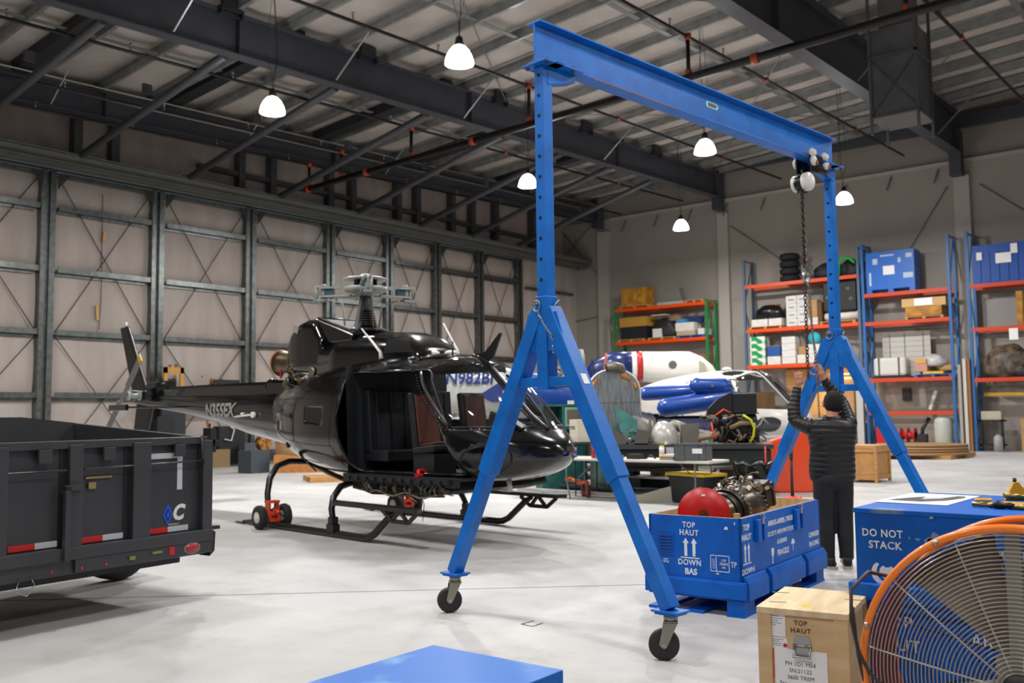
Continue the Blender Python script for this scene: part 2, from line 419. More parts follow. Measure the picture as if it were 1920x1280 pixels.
# vertical studs and girts of the fixed wall above the rail
STU = mat('stud_steel', '65666a', 0.45, 0.5, var=.2, vscale=3)
trims(STU, lambda mb, x: (mb.b2((x, 27.05, 8.9), (x + .22, 27.4, ztop(x, 27) + .2)), mb.b2((x - .03, 27.05, 8.9), (x + .0, 27.35, ztop(x, 27) + .2))), (10.2, 12.75, 13.9, 18.4, 19.7, 22.3, 23.4, 25.8, 26.9, 29.0, 30.3, 31.9, 34.6))
mb = MB(); mb.b2((16.9, 27.1, 9.75), (36, 27.35, 9.9)); trim(mb, STU)
def _dbr(mb, x):
    mb.cyl((x, 25.75, 8.88), (x + .05, 18.75, ztop(x, 18.6) - 1.0), .105, 12); mb.box((x, 25.8, 8.93), (.4, .3, .06)); mb.box((x + .03, 22.2, 10.02), (.24, .1, .24))
trims(mat('brace_tube', '4a4c50', 0.45, 0.2), _dbr, (9.3, 12.25, 15.6, 19.0, 22.4, 25.6, 28.6, 31.7))
# ---------------- sliding door leaves
DOORX = [8.3, 11.8, 15.11, 18.46, 21.85, 24.75, 27.42, 30.06, 32.74]
ROD = mat('rod_steel', '3a302b', 0.5, 0.4)
STAIN = mat('rust_stain', 'a5682a', 0.8, 0, var=.4, vscale=9)
def insul_leaf(k, x0, x1):
    def fn(u, v):
        x = x0 + (x1 - x0) * u; z = .12 + (8.4 - .12) * v
        # panel bulges between the girts
        gz = [0.3, 2.2, 3.95, 5.72, 7.48, 8.45]
        s = 0
        for a, c3 in zip(gz[:-1], gz[1:]):
            if a <= z <= c3: s = math.sin(PI * (z - a) / (c3 - a))
        return (x, WL + .28 - .09 * s * (1 - abs(2 * u - 1) ** 6) + .012 * math.sin(u * 19 + k) * math.sin(v * 3 + k), z)
    mb = MB(); mb.grid(fn, 22, 40)
    return mb
for k in range(8):
    x0, x1 = DOORX[k], DOORX[k + 1]
    leaf = insul_leaf(k, x0, x1).build('door_%d' % (k + 1), INS); struct(leaf)
    for x in ((x0, x1) if k == 0 else (x1,)):
        mb = MB(); mb.b2((x - .30, WL + .0, 0.05), (x - .17, WL + .26, 8.5)); mb.b2((x - .06, WL + .0, 0.05), (x + .10, WL + .26, 8.5)); mb.b2((x - .17, WL + .1, .05), (x - .05, WL + .26, 8.5))
        mb.build('door_column', GALV, leaf)
    a, c3 = x0 + .2, x1 - .32
    for z in (7.42, 5.66, 3.9, 2.15):
        mb = MB(); mb.b2((a, WL + .02, z), (c3, WL + .05, z + .13)); mb.b2((a, WL + .02, z - .02), (c3, WL + .24, z + .0)); mb.b2((a, WL + .17, z - .10), (c3 - .1, WL + .24, z - .0))
        mb.build('girt', GALV, leaf)
    mb = MB(); mb.b2((a + .1, WL + .02, 8.36), (c3, WL + .2, 8.48)); mb.build('top_rail', GALV, leaf)
    mb = MB(); mb.b2((a, WL + .0, .30), (c3, WL + .12, .44)); mb.b2((a, WL + .05, .06), (c3, WL + .2, .30)); mb.build('bottom_rail', GALV, leaf)
    for (z0, z1) in ((8.35, 3.95), (3.85, -.1)):
        for q in (0, 1):
            mb = MB(); mb.tube([(a if q else c3, WL + .12, z0), (c3 if q else a, WL + .12, max(z1, .2))], .014, 5); mb.build('cross_rod', ROD, leaf)
    for q, xx in ((1, a), (-1, c3)):
        mb = MB(); mb.prism([(xx - q * .05, 8.45), (xx + q * .28, 8.45), (xx - q * .05, 8.0)], 0, .03, M=rotm((1, 0, 0), (0, 0, 1), (0, -1, 0), (0, WL + .03, 0))); mb.build('gusset', mat('gusset_dark', '2b2d30', 0.5), leaf)
    if k > 1:
        for j in range(6):
            xx = a + .3 + (c3 - a - .6) * j / 5
            mb = MB(); mb.box((xx, WL - .02, .22), (.10, .05, .05)); mb.box((xx, WL - .02, .17), (.05, .04, .08)); mb.build('bolt', STEEL, leaf)
# remaining fixed wall left of the doors and in the far corner
mb = MB(); mb.b2((X0, WL + .3, 0), (8.3, WL + .4, 8.6)); struct(mb.build('wall_left', INS))
mb = MB(); mb.b2((32.9, WL + .3, 0), (XB, WL + .4, 8.6)); struct(mb.build('wall_left', INS))
mb = MB(); mb.b2((33.3, WL + .1, 4.9), (36.9, WL + .28, 5.05)); trim(mb, GALV)
mb = MB(); mb.b2((33.3, WL + .1, 7.2), (36.9, WL + .28, 7.32)); trim(mb, GALV)
# rust stains on the leaves low down
mb = MB(); random.seed(5)
for i in range(34):
    x = random.choice((16.0, 17.1, 20.2, 19.2, 17.0, 15.7)) + random.gauss(0, .25); z = random.choice((3.1, 2.9, 2.5, 1.2, 2.3)) + random.gauss(0, .25)
    w = random.uniform(.03, .12); h = random.uniform(.03, .16)
    pts = []
    for j in range(9):
        t = 2 * PI * j / 9; r = random.uniform(.5, 1.1); pts.append((x + w * r * math.cos(t), z + h * r * math.sin(t)))
    mb.prism(pts, 0, .004, M=rotm((1, 0, 0), (0, 0, 1), (0, -1, 0), (0, WL + .175, 0)))
o = mb.build('rust_stain', STAIN); tag(o, 'scattered rusty brown stains low on the door leaves behind the tail boom', 'stain'); o['kind'] = 'stuff'
# hanging tags on the door leaf
mb = MB(); mb.tube([(13.28, WL + .1, 8.1), (13.3, WL + .1, 5.0), (13.25, WL + .1, 4.1)], .012, 4)
mb.mi = 1; mb.box((13.36, WL + .1, 6.85), (.09, .02, .32), (0, .12, 0)); mb.box((13.2, WL + .1, 4.62), (.09, .02, .45), (0, -.08, 0))
tag(mb.build('tag_cord', [BLK, mat('tag_yellow', 'bd9b5c', .7)]), 'thin black cord with two yellow tags hanging on the left door leaf', 'cord')

# ---------------- sprinkler pipework
PIPE = mat('black_pipe', '1a1716', 0.42, 0.3); COUP = mat('orange_coupling', 'a8401f', 0.5)
t = thing('sprinkler_pipework', 'black sprinkler pipework with orange couplings crossing below the roof beams', 'pipes', (0, 0, 0))
def pz(y): return 9.12 + (24.95 - y) * .0252
mb = MB(); mb.cyl((19.54, 24.95, 9.12), (19.54, -8, 9.95), .10, 12); mb.build('main_pipe', PIPE, t)
for y in (24.8, 21.9, 17.4, 12.1, 8.8):
    mb = MB(); mb.cyl((19.54, y - .08, pz(y)), (19.54, y + .08, pz(y)), .125, 12); mb.build('coupling', COUP, t)
BR = (19.91, 23.13, 24.77, 15.36, 10.5, 5.5, 1.8)
BZ = dict(zip(BR, (10.22, 10.1, 9.96, 10.44, 10.5, 10.35, 10.4)))
for y in BR[:6]:
    mb = MB(); mb.cyl((19.54, y, pz(y)), (19.54, y, BZ[y]), .05, 8); r_ = mb.build('riser', PIPE, t)
    mb = MB(); mb.cyl((19.54, y, BZ[y] - .1), (19.54, y, BZ[y] + .06), .09, 8); mb.build('coupling', COUP, r_)
    mb = MB(); mb.cyl((19.54, y, pz(y) + .08), (19.54, y, pz(y) + .2), .075, 8); mb.build('coupling', COUP, r_)
for y in BR:
    z = BZ[y]
    mb = MB(); mb.cyl((X0 + .1, y, z - .035 * 31), (XB - 1.2, y, z + .035 * 16), .042, 8); o = mb.build('branch_pipe', PIPE, t)
    for x in (7.5, 24.0, 31): mb = MB(); mb.cyl((x - .07, y, z + .035 * (x - 19.5)), (x + .07, y, z + .035 * (x - 19.5)), .06, 8); mb.build('coupling', COUP, o)
    for k in range(9):
        x = 7.9 + k * 2.7; zz = z + .035 * (x - 19.5); mb = MB(); mb.cyl((x, y, zz), (x, y, zz + .16), .02, 6); mb.cyl((x, y, zz + .14), (x, y, zz + .2), .035, 6); mb.build('sprinkler_head', STEEL, o)
# conduits along rafter 1
mb = MB(); mb.tube([(X0 + .1, 24.3, 9.78), (36, 24.3, 11.2)], .02, 5)
tag(mb.build('conduit', mat('conduit', 'b9b8a8', .3, .6)), 'upper of the two pale electrical conduits running along the rafter above the doors', 'conduit')
mb = MB(); mb.tube([(X0 + .1, 24.45, 9.55), (36, 24.45, 10.95)], .02, 5)
tag(mb.build('conduit', mat('conduit', 'b9b8a8', .3, .6)), 'lower of the two pale electrical conduits running along the rafter above the doors', 'conduit')
# ---------------- ventilation duct
DU = mat('duct_metal', '76787a', 0.42, 0.6, var=.2, vscale=2)
t = thing('ventilation_duct', 'grey sheet metal ventilation duct box dropping from the roof at upper right', 'duct', (22.6, 6.55, 0))
mb = MB(); mb.box((0, 0, 9.4), (1.1, 1.0, 2.1)); mb.box((0, 0, 11.3), (.7, .7, 1.7)); mb.build('duct_box', DU, t)
mb = MB()
for x in (-.57, .57):
    for y in (-.52, .52): mb.b2((x - .03, y - .03, 7.95), (x + .03, y + .03, 11.6))
mb.b2((-.6, -.55, 9.75), (.6, -.50, 9.81)); mb.b2((-.6, -.52, 9.75), (-.56, .52, 9.81))
mb.bar((-.58, .5, 9.7), (-.58, -.5, 8.45), .03, .03); mb.bar((-.58, -.5, 9.7), (-.58, .5, 8.45), .03, .03)
mb.b2((-.62, -.55, 8.32), (.62, .55, 8.38))
mb.build('hanger_frame', mat('hanger_grey', '5f6163', .5, .4), t)
mb = MB(); mb.box((1.6, .2, 11.9), (2.2, 1.0, .5)); mb.build('duct_branch', DU, t)
# ---------------- lamps
DOME = emis('lamp_dome_glow', 'ffffff', 26.0)
def lamp(x, y, label, first=None):
    t = thing('high_bay_lamp', label, 'lamp', (x, y, LAMP_Z), 0, 'hanging high bay lamps')
    mb = MB(); mb.lathe((0, 0, 0), (0, 0, 1), [(0, .285), (.06, .28), (.16, .25), (.26, .20), (.34, .13), (.36, .09)], 28, capa=False, capb=True); mb.build('lamp_dome', DOME, t)
    mb = MB(); mb.lathe((0, 0, .37), (0, 0, 1), [(0, .08), (.02, .09), (.16, .07), (.2, .03)], 16); mb.build('lamp_housing', BLKM, t)
    H = ztop(x, y) + .3 - LAMP_Z
    mb = MB(); mb.tube([(0, 0, .55), (0, 0, .85)], .008, 5); mb.tube([(0, 0, .85), (-.12, .1, 1.4)], .006, 4); mb.tube([(0, 0, .85), (.1, -.1, 1.4)], .006, 4)
    mb.tube([(-.12, .1, 1.4), (0, 0, H)], .006, 4); mb.tube([(.1, -.1, 1.4), (0, 0, H)], .006, 4); mb.tube([(.06, .05, .5), (.22, .15, 1.4), (.12, .15, H)], .01, 4); mb.build('lamp_cord', BLK, t)
    lamp_light(x, y)
for (x, y), lb in zip(LAMPS, ('largest glowing dome lamp hanging above the gantry', 'glowing dome lamp hanging over the helicopter tail, left of the others',
        'glowing dome lamp hanging below the blue gantry beam', 'glowing dome lamp half hidden behind the near gantry post', 'small glowing dome lamp hanging in front of the back wall column', 'glowing dome lamp peeking out beside the far gantry post')):
    lamp(x, y, lb)
for x, y in LAMPS_UNSEEN: lamp_light(x, y, w=LAMP_W * .56)  # added fill lights out of view, no lamp bodies
# ================================================================ HELICOPTER (local x forward, y port, z up; we look at its starboard side, y < 0)
HP = (8.972, 8.72); HANG = math.atan2(-0.995, -0.0995)
H = thing('helicopter', 'glossy black helicopter without rotor blades standing on skids with its side door off', 'helicopter', (HP[0], HP[1], 0), HANG)
GB = mat('gloss_black_paint', '08080a', 0.16, 0, coat=.5)
GBI = mat('black_cabin_lining', '14171b', 0.5, 0, var=.3, vscale=3, bump=.15, bscale=6)
MB_ = mat('satin_black_part', '0c0c0e', 0.35)
HG = glass('clear_acrylic', (.82, .84, .86), .2)
HUBG = mat('rotor_hub_grey', '9aa09e', 0.45, .2, var=.2, vscale=8)
ST = [(-3.45, 1.98, 1.20, .40, 1.58), (-3.0, 2.10, 1.02, .58, 1.50), (-2.4, 2.20, .85, .78, 1.42), (-1.8, 2.27, .74, .91, 1.38), (-1.2, 2.32, .68, .97, 1.36), (-.6, 2.35, .66, .99, 1.35),
      (0, 2.36, .66, .99, 1.33), (.6, 2.32, .67, .96, 1.30), (.95, 2.235, .69, .92, 1.27), (1.4, 1.87, .73, .82, 1.22), (1.8, 1.52, .79, .64, 1.15), (2.1, 1.33, .88, .42, 1.10), (2.27, 1.22, .98, .20, 1.09), (2.34, 1.12, 1.06, .05, 1.09)]
def interp(s):
    n = len(ST)
    if s <= ST[0][0]: return ST[0][1:]
    if s >= ST[-1][0]: return ST[-1][1:]
    for i in range(n - 1):
        if ST[i][0] <= s <= ST[i + 1][0]: break
    a, b = ST[i], ST[i + 1]; p = ST[max(i - 1, 0)]; q = ST[min(i + 2, n - 1)]
    h = b[0] - a[0]; t = (s - a[0]) / h
    out = []
    for k in range(1, 5):
        m0 = (b[k] - p[k]) / max(b[0] - p[0], 1e-6) if p is not a else (b[k] - a[k]) / h
        m1 = (q[k] - a[k]) / max(q[0] - a[0], 1e-6) if q is not b else (b[k] - a[k]) / h
        out.append((2 * t**3 - 3 * t**2 + 1) * a[k] + (t**3 - 2 * t**2 + t) * h * m0 + (-2 * t**3 + 3 * t**2) * b[k] + (t**3 - t**2) * h * m1)
    return out
NE = 2.55
def hsurf(s, a):
    zt, zb, w, zm = interp(s)
    c, d = math.cos(a), math.sin(a)
    y = w * math.copysign(abs(c) ** (2 / NE), c); z = zm + ((zt - zm) if d > 0 else (zm - zb)) * math.copysign(abs(d) ** (2 / NE), d)
    return Vector((s, y, z))
def ysurf(s, z):
    zt, zb, w, zm = interp(s)
    k = abs(z - zm) / max((zt - zm) if z > zm else (zm - zb), 1e-3)
    return w * max(0, 1 - min(k, 1) ** NE) ** (1 / NE)
def inpoly(x, y, P):
    r = False; j = len(P) - 1
    for i in range(len(P)):
        if (P[i][1] > y) != (P[j][1] > y) and x < (P[j][0] - P[i][0]) * (y - P[i][1]) / (P[j][1] - P[i][1]) + P[i][0]: r = not r
        j = i
    return r
def nearpt(x, y, P):
    best = (1e9, x, y)
    for i in range(len(P)):
        ax, ay = P[i - 1]; bx, by = P[i]; dx, dy = bx - ax, by - ay; L = dx * dx + dy * dy
        t = max(0, min(1, ((x - ax) * dx + (y - ay) * dy) / L)) if L else 0
        px, py = ax + t * dx, ay + t * dy; d = math.hypot(px - x, py - y)
        if d < best[0]: best = (d, px, py)
    return best
def rpoly(P, r=.1, n=5):
    out = []; k = len(P)
    for i in range(k):
        p = Vector(P[i]).to_3d(); a = Vector(P[i - 1]).to_3d(); b = Vector(P[(i + 1) % k]).to_3d()
        u = (a - p); v = (b - p); ru = min(r, u.length * .45); rv = min(r, v.length * .45); A = p + u.normalized() * ru; B = p + v.normalized() * rv
        for j in range(n + 1):
            t = j / n; q = A * (1 - t) ** 2 + p * 2 * t * (1 - t) + B * t * t; out.append((q.x, q.y))
    return out
DOORP = rpoly([(-.66, .82), (1.40, .83), (.80, 2.10), (-.84, 2.12), (-.86, 1.4)], .14)
WSP = rpoly([(.62, 2.07), (1.27, 1.40), (2.06, 1.36), (2.2, 1.6), (1.6, 2.3), (.93, 2.45), (.86, 2.24)], .05)
CHIN = [(1.68 + .29 * math.cos(t) + .03 * math.sin(t), 1.02 + .17 * math.sin(t) + .03 * math.cos(t)) for t in [2 * PI * i / 28 for i in range(28)]]
VENT = rpoly([(-1.72, 1.48), (-1.22, 1.44), (-1.22, 1.66), (-1.70, 1.68)], .05)
PORTD = rpoly([(-.92, 1.48), (.96, 1.48), (.70, 2.13), (-.90, 2.15)], .1)
bmh = bmesh.new(); NS, NA = 190, 150
lay = None
svals = [-3.45 + (2.34 + 3.45) * (1 - (1 - i / (NS - 1)) ** 1.25) for i in range(NS)]
VG = [[bmh.verts.new(hsurf(s, 2 * PI * (j + .5) / NA)) for j in range(NA)] for s in svals]
bmh.verts.ensure_lookup_table()
regs = [('door', DOORP, -1, None), ('ws', WSP, 0, None), ('chin', CHIN, 0, None), ('vent', VENT, -1, None), ('port', PORTD, 1, None)]
FR = {}
faces = []
for i in range(NS - 1):
    for j in range(NA):
        k = (j + 1) % NA
        faces.append((VG[i][j], VG[i][k], VG[i + 1][k], VG[i + 1][j]))
def classify(c):
    for nm, P, sd, _ in regs:
        if sd and c.y * sd < 0: continue
        if nm == 'ws':
            if abs(c.y) < .045: continue
            if c.z < 1.2: continue
        if nm in ('door', 'port', 'vent', 'chin') and abs(c.y) < .3 and nm != 'chin': continue
        if inpoly(c.x, c.z, P): return nm
    # roof window ovals seen from above
    for sy in (-1, 1):
        if c.z > 2.0 and ((c.x - .42) / .34) ** 2 + ((c.y - sy * .42) / .2) ** 2 < 1: return 'roofwin'
    return 'body'
cls = []; vset = {}
for f in faces:
    c = sum((v.co for v in f), Vector()) / 4; k = classify(c); cls.append(k)
    for v in f: vset.setdefault(v, set()).add(k)
PD = {r[0]: r[1] for r in regs}
for v, ks in vset.items():
    if len(ks) > 1:
        for k in ('door', 'ws', 'chin', 'vent', 'port'):
            if k in ks:
                if k == 'ws' and abs(v.co.y) < .2: break
                d, px, pz = nearpt(v.co.x, v.co.z, PD[k])
                if d < .06:
                    y = ysurf(px, pz)
                    if y > .05: v.co = Vector((px, math.copysign(y, v.co.y), pz))
                break
def sub(kinds, name, m, parent=None, solid=0, mats=None, cut=False):
    b = MB(); mp = {}
    for f, k in zip(faces, cls):
        if k in kinds:
            vs = []
            for v in f:
                if v not in mp: mp[v] = b.bm.verts.new(v.co)
                vs.append(mp[v])
            b._f(vs, True)
    # cap the rear bulkhead
    if cut: return b.pieces(name, mats or m, parent)
    o = b.build(name, mats or m, parent)
    if solid:
        so = o.modifiers.new('shell', 'SOLIDIFY'); so.thickness = solid; so.offset = -1
        if mats: so.material_offset = 1; so.material_offset_rim = 0
    return o
body = sub(('body',), 'fuselage', None, H, .03, [GB, GBI])
sub(('ws',), 'windshield', HG, H, cut=True)
sub(('chin',), 'chin_window', HG, H, cut=True)
sub(('roofwin',), 'roof_window', HG, H, cut=True)
sub(('port',), 'door_window', HG, H)
b = MB()
o = sub(('vent',), 'vent_grille', mat('vent_black', '020202', .9), H)
bmh.free()
# door seals and frames
def outline(P, side, off=.004, r=.012):
    return [(p[0], side * (ysurf(p[0], p[1]) + off), p[1]) for p in P]
b = MB(); b.tube(outline(DOORP, -1), .014, 6, closed=True); b.build('door_seal', MB_, H)
b = MB()
b.tube(outline([(x, z) for x, z in CHIN], -1), .008, 5, closed=True)
pl = [(.62 + (1.27 - .62) * t, 2.07 + (1.40 - 2.07) * t) for t in [i / 12 for i in range(13)]]
for sd in (-1, 1): b.tube([(x, sd * (ysurf(x, z) + .003), z) for x, z in pl], .022, 6)
b.tube([(s, 0, interp(s)[0] + .006) for s in [.86 + i * .1 for i in range(13)]], .026, 6)
for sd in (-1, 1): b.tube([(s, sd * ysurf(s, 1.40), 1.40) for s in [1.27 + i * .05 for i in range(15)]], .010, 5)
b.build('window_frame', MB_, H)
# rows of rivets
RV = mat('rivet_dull', '6b6b6b', .4, .6)
b = MB()
for i in range(40):
    z = .9 + 1.2 * i / 39; y = ysurf(-.90, z) + .002; b.box((-.91, -y, z), (.008, .006, .008))
for i in range(46):
    s = 1.28 + .55 * i / 45; b.box((s, -ysurf(s, 1.365) - .002, 1.365), (.01, .008, .01))
for i in range(20):
    t = i / 19; x, z = .60 + .65 * t, 2.04 - .67 * t; b.box((x - .03, -ysurf(x - .03, z) - .003, z), (.012, .008, .012))
b.build('rivet_row', RV, H)
# panel lines, small doors and fittings on the rear side
b = MB()
for P in ([(-3.2, 1.82), (-2.4, 1.80), (-1.0, 1.80)], [(-3.3, 1.36), (-2.5, 1.22), (-1.6, 1.16), (-1.0, 1.15)], [(-1.02, 1.15), (-.98, 2.1)], [(-2.1, 1.8), (-2.12, 1.2)], [(-.98, 1.15), (-.8, .75)]):
    q = []
    for (a0, a1), (b0, b1) in zip(P[:-1], P[1:]):
        for t in [i / 8 for i in range(9)]:
            x, z = a0 + (b0 - a0) * t, a1 + (b1 - a1) * t; q.append((x, -ysurf(x, z) - .001, z))
    b.tube(q, .005, 4)
b.build('panel_seam', mat('seam_dull_black', '050505', .8), H)
b = MB()
for s, z in ((-2.2, 1.55), (-2.62, 1.98), (-2.5, 1.14)):
    y = ysurf(s, z); b.lathe((s, -y + .01, z), (0, -1, 0), [(0, .055), (.02, .05), (.03, .02)], 14)
b.pieces('fuel_cap', mat('cap_metal', '2c2c2e', .25, .9), H)
b = MB(); b.box((-2.62, -ysurf(-2.62, 1.98) + .01, 1.96), (.14, .03, .12)); b.box((-2.85, -ysurf(-2.85, 1.42) + .005, 1.42), (.06, .03, .13)); b.pieces('access_recess', mat('vent_black', '020202', .9), H)
b = MB(); b.box((-2.72, -ysurf(-2.72, 1.42) + .0, 1.42), (.05, .02, .13)); b.build('placard', mat('placard_cream', '8a8573', .6), H)
text('lettering', '35', .12, (2.02, -.33, 1.38), (0.5, -.75, -.3), (-.4, 0, .8), RV, H)
b = MB(); b.box((1.93, -.36, 1.435), (.15, .1, .012), (0.25, .55, .4)); b.pieces('air_inlet', mat('inlet_frame', '6e7073', .3, .7), H)
# cabin interior
b = MB(); b.b2((-.75, -.82, .76), (1.35, .86, .80)); b.b2((-.8, -.9, .70), (1.4, -.80, .80)); b.build('cabin_floor', GBI, H)
b = MB()
def bulk(u, v):
    y = -.88 + 1.76 * u; z = .8 + 1.42 * v
    return (-.74 - .06 * v + .02 * abs(math.sin(y * 9)) - .35 * (v < .25) * (0), y, z)
b.grid(bulk, 60, 12); b.build('rear_bulkhead', GBI, H)
b = MB()
b.box((-.45, .1, 1.02), (.5, 1.45, .14)); b.box((-.66, .1, 1.45), (.14, 1.45, .85), (0, -.08, 0))
for k in range(6): b.box((-.585, -.5 + k * .24, 1.45), (.03, .02, .8), (0, -.08, 0))
b.build('rear_bench', mat('black_leather', '0c1016', .42), H, bevel=.03)
for sd in (-1, 1):
    LT = mat('brown_leather', '4d2517', .45)
    b = MB(); b.box((.52, sd * .42, 1.12), (.44, .44, .10), (0, -.1, 0)); b.box((.30, sd * .42, 1.48), (.09, .44, .72), (0, -.16, 0)); b.build('pilot_seat', mat('black_leather', '0c1016', .42), H, bevel=.03)
    b = MB(); b.box((.355, sd * .42, 1.50), (.03, .34, .62), (0, -.16, 0)); b.box((.53, sd * .42, 1.185), (.36, .34, .03), (0, -.1, 0)); b.pieces('seat_pad', LT, H, bevel=.012)
    b = MB(); b.b2((.3, sd * .42 - .18, .8), (.7, sd * .42 + .18, 1.07)); b.build('seat_base', GBI, H)
b = MB(); b.box((1.38, .12, 1.42), (.32, .62, .26), (0, .3, 0)); b.box((1.45, .12, 1.1), (.3, .3, .7)); b.build('instrument_console', mat('console_black', '17181a', .5, var=.5, vscale=30), H, bevel=.02)
b = MB()
for i in range(4):
    for j in range(2): b.cyl((1.225, -.10 + i * .14, 1.47 - j * .12), (1.205, -.10 + i * .14, 1.465 - j * .12), .045, 14)
b.pieces('gauge', mat('gauge_face', '3a3c3e', .2), H)
b = MB(); b.tube([(1.0, -.35, .85), (.95, -.38, 1.15), (1.0, -.36, 1.28)], .015, 6); b.tube([(.9, .5, .85), (.85, .5, 1.28)], .015, 6); b.pieces('control_stick', BLK, H)
# open sill with wiring under the door
b = MB(); b.b2((-.62, -.97, .74), (1.36, -.86, .80))
for i in range(11): b.box((-.55 + i * .18, -.985, .755), (.035, .03, .05))
b.build('door_sill', mat('sill_metal', '2a2d31', .4, .5), H)
b = MB(); b.prism([(-.75, .74), (1.25, .74), (1.3, .66), (.9, .58), (-.3, .54), (-.72, .62)], -.80, .80, M=rotm((1, 0, 0), (0, 0, 1), (0, -1, 0), (0, 0, 0)))
b.build('belly_structure', mat('belly_dark', '101316', .6, var=.4, vscale=20), H)
random.seed(3)
WIRES = [mat('wire_grey', '77746c', .5), mat('wire_yellow', '5d5a2a', .5), mat('wire_brown', '4a3524', .5), mat('wire_teal', '2a4a4c', .5)]
b = MB()
for i in range(30):
    b.mi = random.choice((0, 0, 1, 2, 3)); s = random.uniform(-.35, 1.25); z = random.uniform(.64, .72)
    b.tube([(s, -.87, z + .06), (s + random.uniform(-.04, .04), -.93, z), (s + random.uniform(-.06, .06), -.90, z - random.uniform(.03, .09)), (s + .03, -.80, z - .06)], random.uniform(.006, .014), 5)
b.mi = 2; b.tube([(-.6 + i * .15, -.88 - .02 * math.sin(i), .62 - .05 * math.sin(i * .22)) for i in range(13)], .012, 5)
b.mi = 0; b.tube([(-.2 + i * .12, -.90, .58 + .03 * math.sin(i * 1.3)) for i in range(12)], .01, 5)
b.build('wiring_loom', WIRES, H)
# upper mast fairing with front intakes
def fair(st, name, m, ny=24, e=3.2):
    b = MB(); R = []
    for (s, z0, z1, w) in st:
        ring = []
        for i in range(ny):
            a = PI * i / (ny - 1); c, d = math.cos(a), math.sin(a)
            ring.append(b.bm.verts.new((s, w * math.copysign(abs(c) ** (2 / e), c), z0 + (z1 - z0) * abs(d) ** (2 / e))))
        R.append(ring)
    for A, B in zip(R[:-1], R[1:]):
        for i in range(ny - 1): b._f([A[i], A[i + 1], B[i + 1], B[i]], True)
    b._f(list(reversed(R[0]))); b._f(R[-1])
    return b.build(name, m, H)
fair([(-2.05, 2.1, 2.70, .5), (-1.6, 2.15, 2.71, .5), (-1.0, 2.2, 2.70, .5), (-.62, 2.2, 2.69, .5), (-.35, 2.2, 2.67, .49), (-.12, 2.2, 2.60, .46), (.06, 2.2, 2.48, .42), (.18, 2.2, 2.36, .38)], 'mast_fairing', GB)
def fy(s_, z, e=3.2):
    st = [(-.62, 2.2, 2.69, .5), (-.35, 2.2, 2.67, .49), (-.12, 2.2, 2.60, .46), (.06, 2.2, 2.48, .42), (.18, 2.2, 2.36, .38)]
    for a, c in zip(st[:-1], st[1:]):
        if a[0] <= s_ <= c[0]:
            t = (s_ - a[0]) / (c[0] - a[0]); z1 = a[2] + (c[2] - a[2]) * t; w = a[3] + (c[3] - a[3]) * t
            return w * max(0, 1 - (min(1, (z - 2.2) / (z1 - 2.2))) ** e) ** (1 / e)
    return .3
for sd in (-1, 1):
    b = MB()
    def ip(u, v):
        s_ = -.46 + u * (.50 - .17 * v); z = 2.37 + .20 * v
        r = 1 - (abs(2 * u - 1) ** 8) * .0
        return (s_, sd * (fy(s_, z) + .006), z)
    b.grid(ip, 14, 10); b.build('air_intake', mat('vent_black', '020202', .9), H)
# raised engine cowl (hood standing open)
def hood(u, v):
    # v along the hood from the rear nose to the slanted front mouth, u around the section
    S = [(-3.10, 2.50, 2.50, .05), (-3.08, 2.36, 2.64, .28), (-3.0, 2.24, 2.76, .40), (-2.85, 2.18, 2.87, .45), (-2.65, 2.15, 2.97, .47), (-2.45, 2.14, 3.01, .475), (-2.2, 2.15, 3.0, .475), (-1.98, 2.18, 2.71, .475)]
    f = v * (len(S) - 1); i = min(int(f), len(S) - 2); t = f - i
    s_, z0, z1, w = [S[i][k] + (S[i + 1][k] - S[i][k]) * t for k in range(4)]
    a = 2 * PI * u; c, d = math.cos(a), math.sin(a); e = 5.0
    return (s_ + (.06 * (d < 0) * abs(d) if v > .9 else 0), w * math.copysign(abs(c) ** (2 / e), c), (z0 + z1) / 2 + (z1 - z0) / 2 * math.copysign(abs(d) ** (2 / e), d))
b = MB(); G = b.grid(hood, 56, 29, closeu=True); b._f([g[-1] for g in G]); b._f([g[0] for g in G][::-1]); b.build('engine_cowl', GB, H)
b = MB(); b.prism([(-2.2, 2.98), (-1.28, 2.69), (-1.35, 2.60), (-2.05, 2.60)], -.40, .40, M=rotm((1, 0, 0), (0, 0, 1), (0, -1, 0), (0, 0, 0))); b.build('cowl_ramp', GB, H, bevel=.02)
b = MB(); b.box((-1.745, 0, 2.85), (.82, .60, .012), (0, .305, 0)); b.build('cowl_grille', mat('grille_grey', '5a5c5c', .6, .3, bump=.5, bscale=200), H)
b = MB(); b.tube([(-2.2, -.38, 2.995), (-1.3, -.38, 2.71)], .02, 6); b.tube([(-2.2, .38, 2.995), (-1.3, .38, 2.71)], .02, 6); b.tube([(-2.2, -.38, 2.995), (-2.2, .38, 2.995)], .02, 6); b.build('cowl_edge', MB_, H)
b = MB(); b.box((-2.66, -.475, 2.86), (.14, .006, .12), (0, .3, 0)); b.build('placard', mat('placard_cream', '8a8573', .6), H)
b = MB(); b.lathe((-2.9, -.18, 2.36), (-1, 0, .05), [(0, .16), (.35, .17), (.5, .19), (.62, .21), (.62, .18), (.3, .15)], 24, capa=False, capb=False); b.build('exhaust_pipe', mat('burnt_steel', '7d6a55', .35, .9, var=.4, vscale=6), H)
b = MB(); b.lathe((-3.5, -.18, 2.39), (-1, 0, .05), [(0, .212), (.04, .214), (.04, .2), (0, .2)], 24, capa=False, capb=False); b.build('exhaust_rim', mat('orange_rim', 'a5522e', .4), H)
random.seed(11)
b = MB()
